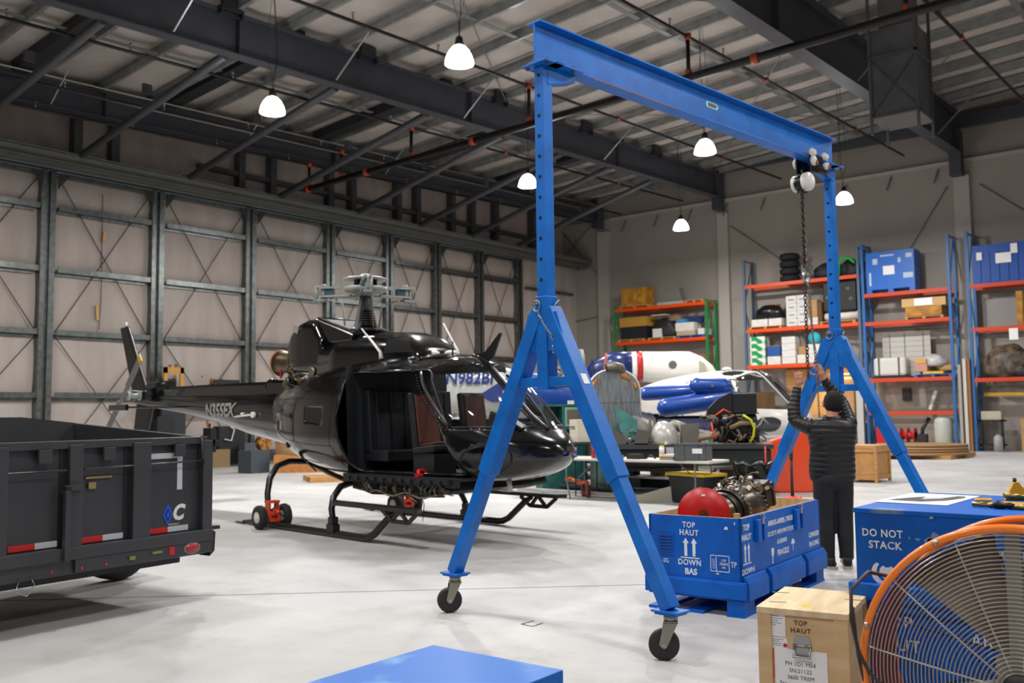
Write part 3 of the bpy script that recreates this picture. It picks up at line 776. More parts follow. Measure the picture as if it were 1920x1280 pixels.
ENG = [mat('engine_grey', '8a8478', .35, .8), mat('engine_dark', '23201c', .5, .4), mat('hose_yellow', '9a7d2c', .5), mat('tag_red', 'a01418', .5)]
b.b2((-3.15, -.34, 1.98), (-2.0, .34, 2.2))
for i in range(46):
    b.mi = random.choice((0, 1, 1, 2, 0, 1)); s = random.uniform(-3.2, -2.1); y = random.uniform(-.45, -.3); z = random.uniform(2.0, 2.3)
    p = [(s, y, z)]
    for k in range(3): p.append((p[-1][0] + random.uniform(-.12, .12), y + random.uniform(-.04, .04), p[-1][2] + random.uniform(-.1, .08)))
    b.tube(p, random.uniform(.007, .02), 5)
for i in range(10):
    b.mi = random.choice((0, 1)); b.cyl((random.uniform(-3.1, -2.2), -.42, random.uniform(2.05, 2.2)), (random.uniform(-3.1, -2.2), -.36, random.uniform(2.05, 2.2)), random.uniform(.02, .06), 10)
b.mi = 3; b.box((-3.2, -.4, 2.2), (.03, .02, .14)); b.mi = 0; b.lathe((-2.25, -.42, 2.2), (0, -1, 0), [(0, .07), (.05, .07), (.05, .04)], 14)
b.build('engine_parts', ENG, H)
# antennas, lights, wire cutter
b = MB(); b.tube([(-.5, -.5, 2.30), (-.53, -.5, 2.40), (-.95, -.5, 2.74)], [.035, .02, .010], 8); b.build('whip_antenna', WHITE, H)
b = MB(); b.tube([(.15, .3, 2.33), (.12, .3, 2.42), (-.16, .3, 2.8)], [.03, .018, .008], 8); b.build('whip_antenna', WHITE, H)
b = MB(); b.tube([(.60, -.2, 2.26), (.60, -.2, 2.48)], .012, 6); b.build('stub_antenna', BLK, H)
b = MB()
b.prism([(.74, 2.30), (1.02, 2.20), (1.14, 2.24), (1.30, 2.55), (1.26, 2.55), (1.0, 2.33)], -.012, .012, M=rotm((1, 0, 0), (0, 0, 1), (0, -1, 0), (0, 0, 0)))
b.bar((.78, 0, 2.29), (1.12, 0, 2.16), .07, .05); b.build('wire_cutter', MB_, H)
b = MB(); b.lathe((.12, -.12, 2.34), (0, 0, 1), [(0, .09), (.03, .085), (.05, .05)], 16); b.lathe((.40, -.05, 2.33), (0, 0, 1), [(0, .09), (.03, .085), (.05, .05)], 16); b.pieces('gps_antenna', WHITE, H)
# rotor head
RX = -1.54
b = MB(); b.lathe((RX, 0, 2.68), (0, 0, 1), [(0, .2), (.03, .22), (.07, .3), (.10, .32), (.13, .2), (.15, .17)], 24)
for i in range(7): z = .16 + i * .035; b.lathe((RX, 0, 2.68 + z), (0, 0, 1), [(0, .15 - .007 * i), (.018, .18 - .009 * i), (.034, .15 - .007 * i)], 20)
b.build('swashplate', MB_, H)
b = MB(); b.cyl((RX, 0, 2.9), (RX, 0, 3.42), .10, 18, .085); b.build('rotor_mast', mat('mast_grey', '4e5154', .4, .4), H)
b = MB(); b.lathe((RX, 0, 3.28), (0, 0, 1), [(0, .13), (.05, .17), (.07, .30), (.13, .32), (.15, .14), (.2, .12)], 24); b.build('hub_body', HUBG, H)
b = MB(); b.lathe((RX, 0, 3.52), (0, 0, 1), [(0, .33), (.012, .335), (.03, .28), (.05, .12), (.07, .08), (.09, .05), (.10, .01)], 32); b.build('hub_cap', mat('cap_grey', 'b4b8b6', .35), H)
b = MB()
for i in range(8): a = i * PI / 4; b.box((RX + .13 * math.cos(a), .13 * math.sin(a), 3.46), (.07, .05, .12), a)
b.pieces('cap_bracket', BLKM, H)
for k in range(3):
    # arm directions: two to the sides of the view, one towards it
    a = math.radians(-140.2 + HANG * 0) + k * 2 * PI / 3 + math.radians(95.7 + 10.5)
    d = Vector((math.cos(a), math.sin(a), 0)); n = Vector((-d.y, d.x, 0)); c = Vector((RX, 0, 3.36))
    b = MB()
    for dz, w in ((.07, .05), (-.06, .06)):
        b.bar(c + d * .2 + n * .07 + Vector((0, 0, dz)), c + d * .74 + n * .05 + Vector((0, 0, dz + .01)), w, .028)
        b.bar(c + d * .2 - n * .07 + Vector((0, 0, dz)), c + d * .74 - n * .05 + Vector((0, 0, dz + .01)), w, .028)
    b.cyl(c + d * .70 + Vector((0, 0, -.13)), c + d * .70 + Vector((0, 0, .14)), .035, 10); b.cyl(c + d * .80 + n * .04 + Vector((0, 0, -.13)), c + d * .80 + n * .04 + Vector((0, 0, .12)), .025, 10)
    b.box(c + d * .74 + Vector((0, 0, -.10)), (.2, .12, .03), a); b.box(c + d * .74 + Vector((0, 0, .10)), (.2, .12, .03), a)
    arm = b.build('rotor_arm', HUBG, H)
    b = MB(); b.box(c + d * .60 + Vector((0, 0, .0)), (.12, .09, .13), a); b.build('damper_block', mat('damper_teal', '2c4c58', .5), H)
    b = MB(); b.tube([c + d * .60 + n * .06 + Vector((0, 0, -.10)), c + d * .34 + n * .08 + Vector((0, 0, -.17)), c + d * .28 + n * .1 + Vector((0, 0, -.56))], .012, 6); b.tube([c + d * .84 + Vector((0, 0, .12)), c + d * .90 + Vector((0, 0, .02)), c + d * .82 + Vector((0, 0, -.12))], .008, 5); b.build('pitch_link', HUBG, H)
b = MB(); b.prism([(0, 0), (.26, -.14), (.30, -.10), (.10, .28), (.0, .42), (-.03, .38), (.07, .22), (.24, -.08), (0, .06)], -.02, .02, M=rotm((.64, -.77, 0), (0, 0, 1), (-.77, -.64, 0), (RX + .06, -.12, 2.86))); b.build('scissor_link', mat('mast_grey', '4e5154', .4, .4), H)
# tail boom
BST = [(-3.2, .44, 1.50), (-3.9, .40, 1.55), (-4.64, .345, 1.59), (-5.75, .255, 1.70), (-6.6, .21, 1.76), (-7.41, .17, 1.81), (-8.6, .13, 1.87), (-9.35, .11, 1.93)]
def boomrc(s):
    for (a, r0, c0), (b_, r1, c1) in zip(BST[:-1], BST[1:]):
        if b_ <= s <= a:
            t = (s - a) / (b_ - a); return r0 + (r1 - r0) * t, c0 + (c1 - c0) * t
    return BST[-1][1:]
def bf(u, v):
    s = -3.2 - 6.15 * v; r, c = boomrc(s); a = 2 * PI * u; return (s, r * math.cos(a), c + r * math.sin(a))
b = MB(); G = b.grid(bf, 40, 60, closeu=True); b._f([g[-1] for g in G]); b.build('tail_boom', GB, H)
b = MB()
def cvp(s): r, c = boomrc(s); return c + r
for (a, c3) in ((-3.1, -4.05), (-4.1, -8.3)):
    z0, z1 = cvp(a) - .1, cvp(c3) - .06
    w = .15 if a > -4 else .11
    A = [(a, -w, z0), (a, -w, 2.07), (a, -w * .7, 2.12), (a, w * .7, 2.12), (a, w, 2.07), (a, w, z0)]
    B = [(c3, -w, z1), (c3, -w, 2.09), (c3, -w * .7, 2.14), (c3, w * .7, 2.14), (c3, w, 2.09), (c3, w, z1)]
    if c3 < -5: B = [(x, y * .8, z) for x, y, z in B]
    va = [b.bm.verts.new(p) for p in A]; vb = [b.bm.verts.new(p) for p in B]; b.bridge(va, vb, False); b._f(va); b._f(list(reversed(vb)))
b.lathe((-4.04, 0, 2.02), (-1, 0, 0), [(0, .14), (.05, .16), (.1, .14)], 16)
b.build('driveshaft_cover', GB, H)
b = MB()
for i in range(34): s = -3.3 - i * .145; b.box((s, -.155 if s > -4.05 else -.115, cvp(s) - .03), (.012, .012, .012))
b.build('rivet_row', RV, H)
b = MB(); b.tube([(-3.3 - i * .25, -boomrc(-3.3 - i * .25)[0] * .985 - .002, boomrc(-3.3 - i * .25)[1] + .07) for i in range(20)], .004, 4); b.build('panel_seam', mat('seam_dull_black', '050505', .8), H)
tx = text('registration_lettering', 'N355EX', .31, (-5.36, 0, 1.655), (1, 0, 0), (0, 0, 1), mat('grey_lettering', '8f8d87', .5), H, thick=0, bold=.012, sx=1.08)
bmx = bmesh.new(); bmx.from_mesh(tx.data); bmesh.ops.triangulate(bmx, faces=bmx.faces)
bmesh.ops.subdivide_edges(bmx, edges=[e for e in bmx.edges if e.calc_length() > .04], cuts=2, use_grid_fill=False); bmesh.ops.triangulate(bmx, faces=bmx.faces)
bmesh.ops.subdivide_edges(bmx, edges=[e for e in bmx.edges if e.calc_length() > .04], cuts=1)
for v in bmx.verts:
    r, c = boomrc(v.co.x); v.co.y = -math.sqrt(max(r * r - (v.co.z - c) ** 2, 0)) - .012
bmx.to_mesh(tx.data); bmx.free()
b = MB(); b.tube([(-4.72, -.35, 1.55), (-4.45, -.40, 1.56), (-3.98, -.44, 1.58)], .016, 6); b.tube([(-4.38, -.34, 1.60), (-4.36, -.43, 1.60)], .02, 6); b.lathe((-3.96, -.40, 1.58), (0, -1, 0), [(0, .035), (.06, .05)], 10); b.build('towel_rail_antenna', WHITE, H)
# fins, stabiliser, tail rotor
def fin(P, w, name, m=GB, ax='y', c=(0, 0, 0)):
    b = MB(); b.prism(P, -w, w, M=rotm((1, 0, 0), (0, 0, 1), (0, -1, 0), c)); return b.build(name, m, H, bevel=w * .8)
FINM = mat('fin_black', '121214', .4, var=.3, vscale=6)
fin([(-8.85, 2.02), (-9.55, 2.02), (-10.25, 3.45), (-9.88, 3.47)], .045, 'upper_fin', FINM)
fin([(-8.62, 1.80), (-9.36, 1.84), (-9.55, .98), (-9.0, .96)], .04, 'lower_fin', FINM)
b = MB(); b.cyl((-10.02, 0, 3.45), (-10.02, 0, 3.56), .035, 10, .02); b.build('tail_light', mat('clear_lens', 'b9b9b9', .2), H)
b = MB(); b.prism([(-6.85, -1.28), (-7.32, -1.28), (-7.42, 0), (-7.32, 1.28), (-6.85, 1.28)], 1.72, 1.755); b.prism([(-6.75, -1.33), (-7.5, -1.33), (-7.5, -1.27), (-6.75, -1.27)], 1.68, 1.79); b.build('stabiliser', GB, H, bevel=.012)
b = MB(); b.cyl((-7.9, 0, 2.16), (-8.75, 0, 2.14), .11, 16, .12); b.cyl((-8.5, .05, 2.0), (-8.5, -.28, 2.0), .12, 16); b.build('tail_gearbox', BLKM, H)
b = MB(); b.cyl((-8.54, -.2, 1.98), (-8.54, -.60, 1.98), .05, 14); b.cyl((-8.54, -.52, 1.98), (-8.54, -.58, 1.98), .09, 14); b.tube([(-8.45, -.3, 2.06), (-8.46, -.58, 2.08)], .014, 6); b.lathe((-8.54, -.3, 1.98), (0, -1, 0), [(0, .08), (.03, .1), (.06, .06)], 14); b.build('tail_rotor_shaft', HUBG, H)
td = Vector((.74, 0, .67)).normalized(); tn = Vector((-td.z, 0, td.x))
for sg in (1, -1):
    b = MB(); c = Vector((-8.54, -.64, 1.98)); d = td * sg
    b.bar(c, c + d * .26, .02, .09, up=tn); b.bar(c + d * .22, c + d * 1.04, .018, .17, up=tn)
    bl = b.build('tail_rotor_blade', mat('blade_grey', '6c6e70', .4, .2), H)
    b = MB(); b.bar(c + d * .93, c + d * 1.045, .022, .175, up=tn); b.build('blade_tip', mat('tip_yellow', 'a89021', .5), bl)
# landing gear
LG = mat('gear_black', '0e0e11', .32)
for sd in (-1, 1):
    y = 1.15 * sd
    b = MB(); b.tube([(-2.95, y, .035), (-2.6, y, .05), (-1.5, y, .05), (0.0, y, .05), (.10, y, .06), (.22, y, .11), (.55, y, .36), (.66, y, .42)], [.02, .045, .045, .045, .045, .045, .042, .03], 12)
    b.bar((-2.9, y, .012), (-3.15, y, .02), .05, .01)
    b.build('skid_tube', LG, H)
    b = MB(); b.prism(rpoly([(-.62, -.1), (1.12, -.1), (1.20, .06), (-.5, .06)], .03), -.018, .03, M=rotm((1, 0, 0), (0, sd, 0), (0, 0, 1), (0, y + sd * .08, .445))); b.build('boarding_step', LG, H)
    b = MB()
    P = [(.44, .42), (1.14, .44), (1.0, .30), (.80, .24), (.50, .27)]
    for q, r in ((((.44, .42), (.60, .26))), ) : pass
    for (a, c3) in (((.42, .42), (.60, .30)), ((.60, .30), (.92, .30)), ((.92, .30), (1.1, .43)), ((.62, .30), (.74, .43)), ((.76, .43), (.90, .30))):
        b.bar((a[0], y + sd * .03, a[1]), (c3[0], y + sd * .03, c3[1]), .02, .05)
    b.build('step_bracket', LG, H)
    for s0, top in ((-.66, (-.92, .30, .64)), (-2.25, (-2.48, .35, .86))):
        hgt = top[2]
        b = MB(); b.tube([(s0, y, .07), (s0 - .01, y, .25), (s0 - .06, y * .985, hgt * .55), (s0 - .11, y * .93, hgt * .78), (s0 - .17, y * .80, hgt * .97), (s0 - .22, y * .6, hgt * 1.04), (top[0], sd * top[1], hgt * 1.02), (top[0], 0, hgt)], [.04, .04, .042, .045, .045, .045, .045, .045], 12)
        b.build('cross_tube', LG, H)
        b = MB(); b.box((s0, y, .12), (.16, .11, .10)); b.box((s0, y, .2), (.10, .10, .12)); b.build('skid_saddle', LG, H, bevel=.01)
b = MB(); b.tube([(-.35, 0, .6), (-.25, .02, .35), (-.32, .05, .12)], .006, 5); b.build('hanging_cable', BLK, H)
b = MB(); b.lathe((-2.42, -.45, .95), (-.3, -1, .1), [(0, .05), (.05, .05)], 12); b.tube([(-2.45, -.5, .96), (-2.2, -.62, .95), (-1.75, -.7, .78)], .012, 6); b.tube([(-2.5, -.4, .88), (-1.6, -.55, .74), (-.75, -.62, .60)], .035, 8); b.build('gear_fairing', MB_, H)
b = MB(); b.cyl((1.5, -.1, .74), (1.52, -.1, .62), .03, 8); b.box((1.25, .1, .66), (.12, .05, .14)); b.pieces('belly_light', WHITE, H)
# ground handling wheels: one set on each skid
def gwheels(y, label):
    t = thing('ground_handling_wheels', label, 'wheels', (0, 0, 0), 0, 'helicopter ground handling wheels')
    t.location = (HP[0] + math.cos(HANG) * (-2.12) - math.sin(HANG) * y, HP[1] + math.sin(HANG) * (-2.12) + math.cos(HANG) * y, 0); t.rotation_euler = (0, 0, HANG)
    for dy in (-.19, .19):
        b = MB(); b.lathe((0, dy - .055, .165), (0, 1, 0), [(0, .085), (0, .125), (.015, .15), (.04, .165), (.07, .165), (.095, .15), (.11, .125), (.11, .085)], 32, capa=False, capb=False)
        for k in range(4): b.lathe((0, dy - .03 + k * .018, .165), (0, 1, 0), [(0, .166), (.004, .1665), (.008, .166)], 32, capa=False, capb=False)
        w = b.build('tyre', RUBBER, t)
        b = MB(); b.lathe((0, dy - .05, .165), (0, 1, 0), [(0, .05), (0, .086), (.1, .086), (.1, .05)], 24); b.lathe((0, dy - .058, .165), (0, 1, 0), [(0, .03), (.116, .03)], 16); b.build('wheel_rim', mat('rim_cream', 'c9c7bf', .4), w)
    b = MB()
    for dy in (-.07, .07):
        b.prism([(-.09, .10), (.09, .10), (.05, .38), (-.05, .38)], -.008, .008, M=rotm((1, 0, 0), (0, 0, 1), (0, -1, 0), (0, dy, 0)))
    b.box((0, 0, .37), (.13, .17, .03)); b.box((0, 0, .12), (.14, .13, .05)); b.box((.06, 0, .22), (.02, .13, .05)); b.tube([(.03, .0, .28), (.26, -.02, .22)], .014, 8); b.cyl((0, -.14, .165), (0, .14, .165), .018, 10)
    b.build('wheel_bracket', mat('orange_bracket', 'd2471c', .4), t)
    b = MB(); b.tube([(.22, -.015, .23), (.33, -.025, .2)], .017, 8); b.build('handle_grip', BLK, t)
    return t
gwheels(-1.17, 'pair of tyres in an orange bracket clamped to the skid nearest the trailer')
gwheels(1.17, 'pair of tyres in an orange bracket on the far skid, seen under the cabin')
def hw(x, y):   # helicopter frame to world
    return (HP[0] + math.cos(HANG) * x - math.sin(HANG) * y, HP[1] + math.sin(HANG) * x + math.cos(HANG) * y)
b = MB(); b.tube([(-.08, 0, .02), (-.04, .02, .07), (.04, .0, .07), (.07, -.02, .02)], .022, 6); b.box((0, 0, .02), (.16, .1, .03)); b.box((.1, .02, .03), (.05, .1, .06)); b.box((-.12, -.03, .015), (.1, .03, .02))
x, y = hw(.60, -.72); o = b.build('red_clamp', mat('red_plastic', 'c9151a', .4)); tag(o, 'small red plastic clamp lying on the helicopter cabin floor in the doorway', 'clamp', loc=(x, y, .80), rotz=.3)
# ================================================================ GANTRY (local x along the beam, away from us)
BLUEG = mat('gantry_blue', '086cc6', 0.4, 0, spec=.35, col2='045cb0', vscale=5, vlo=.3, vhi=.6)
RUST = mat('scraped_edge', '8c6a50', 0.6, .3)
GA = thing('gantry_crane', 'tall blue steel gantry crane on casters spanning the middle of the hangar', 'gantry crane', (5.381, 4.093, 0), -.1143)
GL, GS = 4.382, 1.044
def gframe(x, first):
    m = BLUEG
    b = MB(); b.b2((x - .05, -.045, 2.2), (x + .05, .045, 4.12)); post = b.build('post', m, GA, bevel=.006)
    b = MB()
    for i in range(11):
        z = 2.52 + i * .152; b.cyl((x - .053, .0, z), (x - .049, .0, z), .013, 12)
    b.pieces('pin_hole', mat('hole_black', '030303', .9), post)
    b = MB(); b.b2((x - .062, -.058, 2.26), (x + .062, .058, 2.40)); b.b2((x - .056, -.052, 1.72), (x + .056, .052, 2.28)); b.build('post_sleeve', m, GA, bevel=.006)
    for sg in (1, -1):
        top = Vector((x, sg * .04, 2.30)); ft = Vector((x, sg * GS, .315)); mid = top + (ft - top) * .60
        b = MB(); b.bar(top, mid, .115, .125, up=(1, 0, 0)); b.build('leg', m, GA, bevel=.006)
        b = MB(); b.bar(mid + (top - mid) * .1, ft, .09, .10, up=(1, 0, 0)); b.build('leg_extension', m, GA, bevel=.006)
        b = MB(); b.box((x, sg * GS, .305), (.15, .20, .014)); b.box((x, sg * GS, .29), (.13, .16, .012)); b.build('foot_plate', m, GA, bevel=.003)
        c = thing('caster', '', ''); c.parent = GA
        del c['label']; del c['category']
        c.location = (x, sg * GS, 0); c.rotation_euler = (0, 0, {(True, 1): 2.6, (True, -1): 2.2, (False, 1): .4, (False, -1): 1.2}[(first, sg)])
        b = MB(); b.cyl((0, 0, .25), (0, 0, .284), .045, 16)
        for dy in (-.036, .036): b.prism([(-.045, .24), (.045, .24), (.075, .10), (.045, .075), (.02, .10)], -.003, .003, M=rotm((1, 0, 0), (0, 0, 1), (0, -1, 0), (0, dy, 0)))
        b.box((0, 0, .238), (.09, .078, .012)); b.build('caster_fork', mat('zinc_plated', '8f8f80', .4, .7), c)
        b = MB(); b.lathe((.045, -.026, .098), (0, 1, 0), [(0, .06), (0, .088), (.006, .097), (.046, .097), (.052, .088), (.052, .06)], 32); b.build('caster_wheel', mat('wheel_black', '1f1d1c', .6), c)
        b = MB(); b.lathe((.045, -.03, .098), (0, 1, 0), [(0, .022), (.06, .022)], 16); b.cyl((.045, -.044, .098), (.045, .044, .098), .010, 10); b.build('axle', STEEL, c)
    hw_ = (2.30 - 1.78) / (2.30 - .315) * GS + .08
    b = MB(); b.b2((x - .045, -hw_, 1.745), (x + .03, hw_, 1.815)); b.build('cross_bar', m, GA, bevel=.005)
    b = MB(); b.prism([(-.14, 2.28), (.14, 2.28), (.24, 2.0), (-.24, 2.0)], -.048, -.040, M=rotm((0, 1, 0), (0, 0, 1), (1, 0, 0), (x, 0, 0))); b.build('gusset_plate', m, GA)
    sg = 1 if first else -1
    b = MB(); b.b2((x - .10, -.125, 4.112), (x + sg * .0 + .10, .125, 4.128)); b.b2((min(x, x + sg * .32), -.125, 4.112), (max(x, x + sg * .32), .125, 4.128))
    b.prism([(0, 4.112), (sg * .30, 4.112), (sg * .30, 4.05), (0, 3.97)], -.05, .05, M=rotm((1, 0, 0), (0, 0, 1), (0, -1, 0), (x, 0, 0)))
    b.build('saddle_plate', m, GA, bevel=.003)
    b = MB()
    for bx in (-.06, .22): b.cyl((x + sg * bx, -.10, 4.10), (x + sg * bx, -.10, 4.14), .014, 8); b.cyl((x + sg * bx, .10, 4.10), (x + sg * bx, .10, 4.14), .014, 8)
    b.pieces('bolt', mat('bolt_rusty', '5a4030', .5, .5), GA)
    b = MB(); b.tube([(x + .05, -.062, 2.36), (x + .05, -.075, 2.37), (x + .02, -.078, 2.35), (x + .0, -.078, 2.32), (x - .0, -.064, 2.31)], .007, 6)
    b.tube([(x - .075 + .0, .03 + .035 * math.cos(t), 2.33 + .04 * math.sin(t)) for t in [2 * PI * i / 16 for i in range(16)]], .006, 6, closed=True); b.cyl((x - .09, .03, 2.355), (x + .08, .03, 2.355), .012, 8)
    b.build('lock_pin', STEEL, GA)
    # short safety chain draped from the pin
    b = MB()
    P = [Vector((x - .075, .02, 2.29)), Vector((x - .070, -.02, 2.22)), Vector((x - .068, -.06, 2.16)), Vector((x - .068, -.10, 2.12)), Vector((x - .06, -.115, 2.06)), Vector((x - .06, -.12, 1.98))]
    if first:
        for a, c3 in zip(P[:-1], P[1:]):
            for k in range(3):
                q = a + (c3 - a) * (k + .5) / 3; d = (c3 - a).normalized(); s2 = Vector((1, 0, 0)) if k % 2 else d.cross(Vector((1, 0, 0))).normalized()
                b.tube([q + d * (.014 * math.cos(t)) + s2 * (.007 * math.sin(t)) for t in [2 * PI * i / 10 for i in range(10)]], .0025, 5, closed=True)
        b.build('safety_chain', STEEL, GA)
    else: b.bm.free()
gframe(0, True); gframe(GL, False)
b = MB()
x0, x1 = -.09, GL + .07
b.b2((x0, -.007, 4.13), (x1, .007, 4.436)); b.b2((x0, -.065, 4.422), (x1, .065, 4.436)); b.b2((x0 + .0, -.065, 4.128), (x1 + .0, .065, 4.142)); b.build('beam', BLUEG, GA, bevel=.002)
b = MB(); b.b2((x0 - .0, -.0665, 4.1285), (.35, -.0645, 4.1425)); b.b2((.5, -.0662, 4.1285), (1.6, -.0645, 4.1375)); b.pieces('scraped_edge', RUST, GA)
b = MB(); P = [(2.04 + .16 * 0, 0)]
b.prism(rpoly([(-.10, -.028), (.07, -.028), (.10, 0), (.07, .028), (-.10, .028)], .02), 0, .002, M=rotm((1, 0, 0), (0, 0, 1), (0, -1, 0), (2.20, -.008, 4.31))); b.build('maker_sticker', mat('sticker_cyan', '9fd0de', .5), GA)
b = MB(); b.prism(rpoly([(-.07, -.016), (.05, -.016), (.07, .0), (.05, .016), (-.07, .016)], .01), 0, .002, M=rotm((1, 0, 0), (0, 0, 1), (0, -1, 0), (2.20, -.0105, 4.312))); b.build('sticker_emblem', mat('sticker_brown', '5b4a2a', .5), GA)
b = MB(); b.prism([(-.03, -.04), (.03, -.04), (.03, .04), (-.03, .04)], 0, .0015, M=rotm((1, 0, 0), (0, .465, .885), (0, -.885, .465), (0, 0, 0)))
o = b.build('white_sticker', PAPER, GA); lt = Vector((0, -.04, 2.30)); lf = Vector((0, -GS, .315)); dd = (lf - lt).normalized()
pp = lt + dd * .60 + Vector((0, -.058 * .885, .058 * .465)) ; o.location = (0, pp.y, pp.z); o.rotation_euler = (0, 0, 0)
o.data.transform(Matrix.Identity(4))
# trolley and hoist hang from the beam: things of their own
def gw(x, y, z):
    c, s_ = math.cos(-.1143), math.sin(-.1143); return Vector((5.381 + c * x - s_ * y, 4.093 + s_ * x + c * y, z))
TR = thing('beam_trolley', 'push trolley with white wheels riding on the lower flange of the blue beam', 'trolley', gw(4.0, 0, 0), -.1143)
WHS = mat('white_enamel', 'd9d6cf', .35)
for sy in (-1, 1):
    b = MB(); b.b2((-.17, sy * .078 - .005, 3.98), (.17, sy * .078 + .005, 4.17)); b.build('side_plate', BLKM, TR)
    for x in (-.13, .13):
        b = MB(); b.lathe((x, sy * .02, 4.178), (0, sy, 0), [(0, .034), (.045, .034), (.05, .048), (.07, .048), (.09, .03), (.10, .025)], 20); w = b.build('trolley_wheel', WHS, TR)
        b = MB(); b.lathe((x + .0, sy * .083, 4.09), (0, sy, 0), [(0, .05), (.03, .048), (.04, .02)], 18); b.box((x, sy * .09, 4.15), (.05, .03, .09)); b.build('wheel_cover', WHS, TR)
        b = MB(); b.box((x + .02, sy * .12, 4.07), (.04, .02, .04)); b.build('red_cap', mat('cap_red', '8a3020', .5), TR)
b = MB(); b.cyl((0, -.09, 4.02), (0, .09, 4.02), .014, 8); b.tube([(0, 0, 4.03), (-.02, 0, 3.98), (-.05, 0, 3.97)], .014, 6); b.build('cross_pin', BLKM, TR)
HO = thing('chain_hoist', 'chain hoist with white round covers and long rusty chains below the beam', 'hoist', gw(3.80, 0, 0), -.1143)
b = MB(); b.lathe((0, -.10, 3.87), (0, 1, 0), [(0, .02), (.004, .085), (.02, .095), (.07, .095), (.08, .08)], 28); b.build('wheel_cover', WHS, HO)
b = MB(); b.lathe((.06, .06, 3.88), (0, 1, 0), [(0, .07), (.02, .085), (.06, .085), (.075, .05)], 28); b.build('gear_cover', WHS, HO)
b = MB(); b.cyl((0, -.02, 3.87), (0, .06, 3.87), .075, 20); b.box((.03, .02, 3.80), (.10, .06, .08)); b.tube([(0, 0, 3.93), (.0, 0, 3.99), (.03, 0, 4.03)], .012, 6); b.build('hoist_body', BLKM, HO)
CH = mat('rusty_chain', '3d2c22', .5, .6); CH2 = mat('steel_chain', '77706a', .35, .8)
def chain(pts, r, w, name, m, parent):
    b = MB(); k = 0
    for a, c3 in zip(pts[:-1], pts[1:]):
        a, c3 = Vector(a), Vector(c3); d = (c3 - a); L = d.length; d.normalize(); n = max(1, int(L / (w * 2.6)))
        sx = d.cross(Vector((0, 1, 0))).normalized(); sy = d.cross(sx)
        for i in range(n):
            q = a + d * (L * (i + .5) / n); s2 = sx if k % 2 else sy; k += 1
            b.tube([q + d * (w * 1.7 * math.cos(t)) + s2 * (w * math.sin(t)) for t in [2 * PI * j / 8 for j in range(8)]], r, 5, closed=True)
    return b.build(name, m, parent)
chain([(-.03, 0, 3.80), (-.02, 0, 1.86)], .0055, .014, 'load_chain', CH, HO)
chain([(.0, .02, 3.80), (.02, .02, 2.98)], .0055, .014, 'load_chain', CH, HO)
chain([(-.045, -.02, 3.80), (-.03, -.01, 2.95)], .0055, .014, 'load_chain', CH, HO)
chain([(.06, .03, 3.80), (.10, .0, 2.3), (.14, -.02, 2.05), (.14, -.02, 1.80)], .0035, .010, 'hand_chain', CH2, HO)
chain([(.08, .04, 3.80), (.13, .04, 2.6), (.15, .0, 2.0), (.17, -.01, 1.3), (.16, 0, .9)], .0035, .010, 'hand_chain', CH2, HO)
b = MB(); b.tube([(.01 + .05 * math.cos(t), .0, 2.90 + .06 * math.sin(t)) for t in [2 * PI * i / 18 for i in range(18)]], .018, 8, closed=True); b.box((0, 0, 2.98), (.07, .05, .07)); b.build('hook_block', STEEL, HO)
b = MB(); b.box((.05, .0, 2.99), (.04, .03, .02)); b.build('hook_latch', mat('latch_green', '1c8a3c', .5), HO)

# ================================================================ BLUE ENGINE CRATE (open)
BC = mat('crate_blue', '005ab8', 0.5, 0, spec=.25, col2='004da4', vscale=4, vlo=.3, vhi=.6, bump=.05, bscale=30)
SCUF = mat('crate_scuff', '9db2cf', .7)
CR = thing('engine_crate', 'open blue wooden transport crate with white stencilled writing holding an engine', 'crate', (6.64, 3.23, 0), .06)
CL, CW, CT = 1.84, .78, .735
b = MB()
b.b2((0, 0, .24), (.02, CW, CT)); b.b2((CL - .02, 0, .24), (CL, CW, CT)); b.b2((0, 0, .24), (CL, .02, CT)); b.b2((0, CW - .02, .24), (CL, CW, CT)); b.build('crate_wall', BC, CR)
b = MB()
b.b2((.021, .021, .26), (.03, CW - .021, CT + .002)); b.b2((CL - .03, .021, .26), (CL - .021, CW - .021, CT + .002)); b.b2((.021, .021, .26), (CL - .021, .03, CT + .002)); b.b2((.021, CW - .03, .26), (CL - .021, CW - .021, CT + .002)); b.b2((.03, .03, .24), (CL - .03, CW - .03, .26))
b.build('inner_lining', PLY, CR)
b = MB(); b.b2((-.035, -.035, .13), (.01, CW + .03, .25)); b.b2((-.03, -.035, .24), (.01, CW + .03, .26)); b.build('skirt_board', BC, CR, bevel=.006)
for xa, xb_ in ((.01, .42), (.50, 1.28), (1.36, CL + .03)):
    b = MB(); b.prism([(-.05, .12), (0, .12), (0, .30), (-.02, .30), (-.05, .25)], xa, xb_, M=rotm((0, 1, 0), (0, 0, 1), (1, 0, 0), (0, 0, 0))); b.build('skirt_block', BC, CR, bevel=.006)
b = MB()
for y in (0, CW / 2 - .06, CW - .12):
    b.b2((-.03, y - .02, .0), (CL + .02, y + .12, .022))
b.pieces('pallet_runner', BC, CR)
for x in (0, CL / 2 - .08, CL - .18):
    for y in ((0,) if x == 0 else (0, CW / 2 - .06, CW - .12)):
        b = MB(); b.b2((x - .02, y - .02, .022), (x + .18, y + .12, .13)); b.build('pallet_block', BC, CR)
b = MB(); b.b2((-.02, -.02, .118), (CL, CW, .135)); b.build('pallet_deck', BC, CR)
for x in (.30, .42, 1.18, 1.32):
    b = MB(); b.box((x, -.02, .62), (.07, .035, .17)); b.build('batten', BC, CR, bevel=.004)
for x in (.37, 1.26):
    b = MB(); b.box((x, -.028, .70), (.035, .02, .07)); b.box((x, -.035, .73), (.02, .02, .03)); b.build('latch', STEEL, CR)
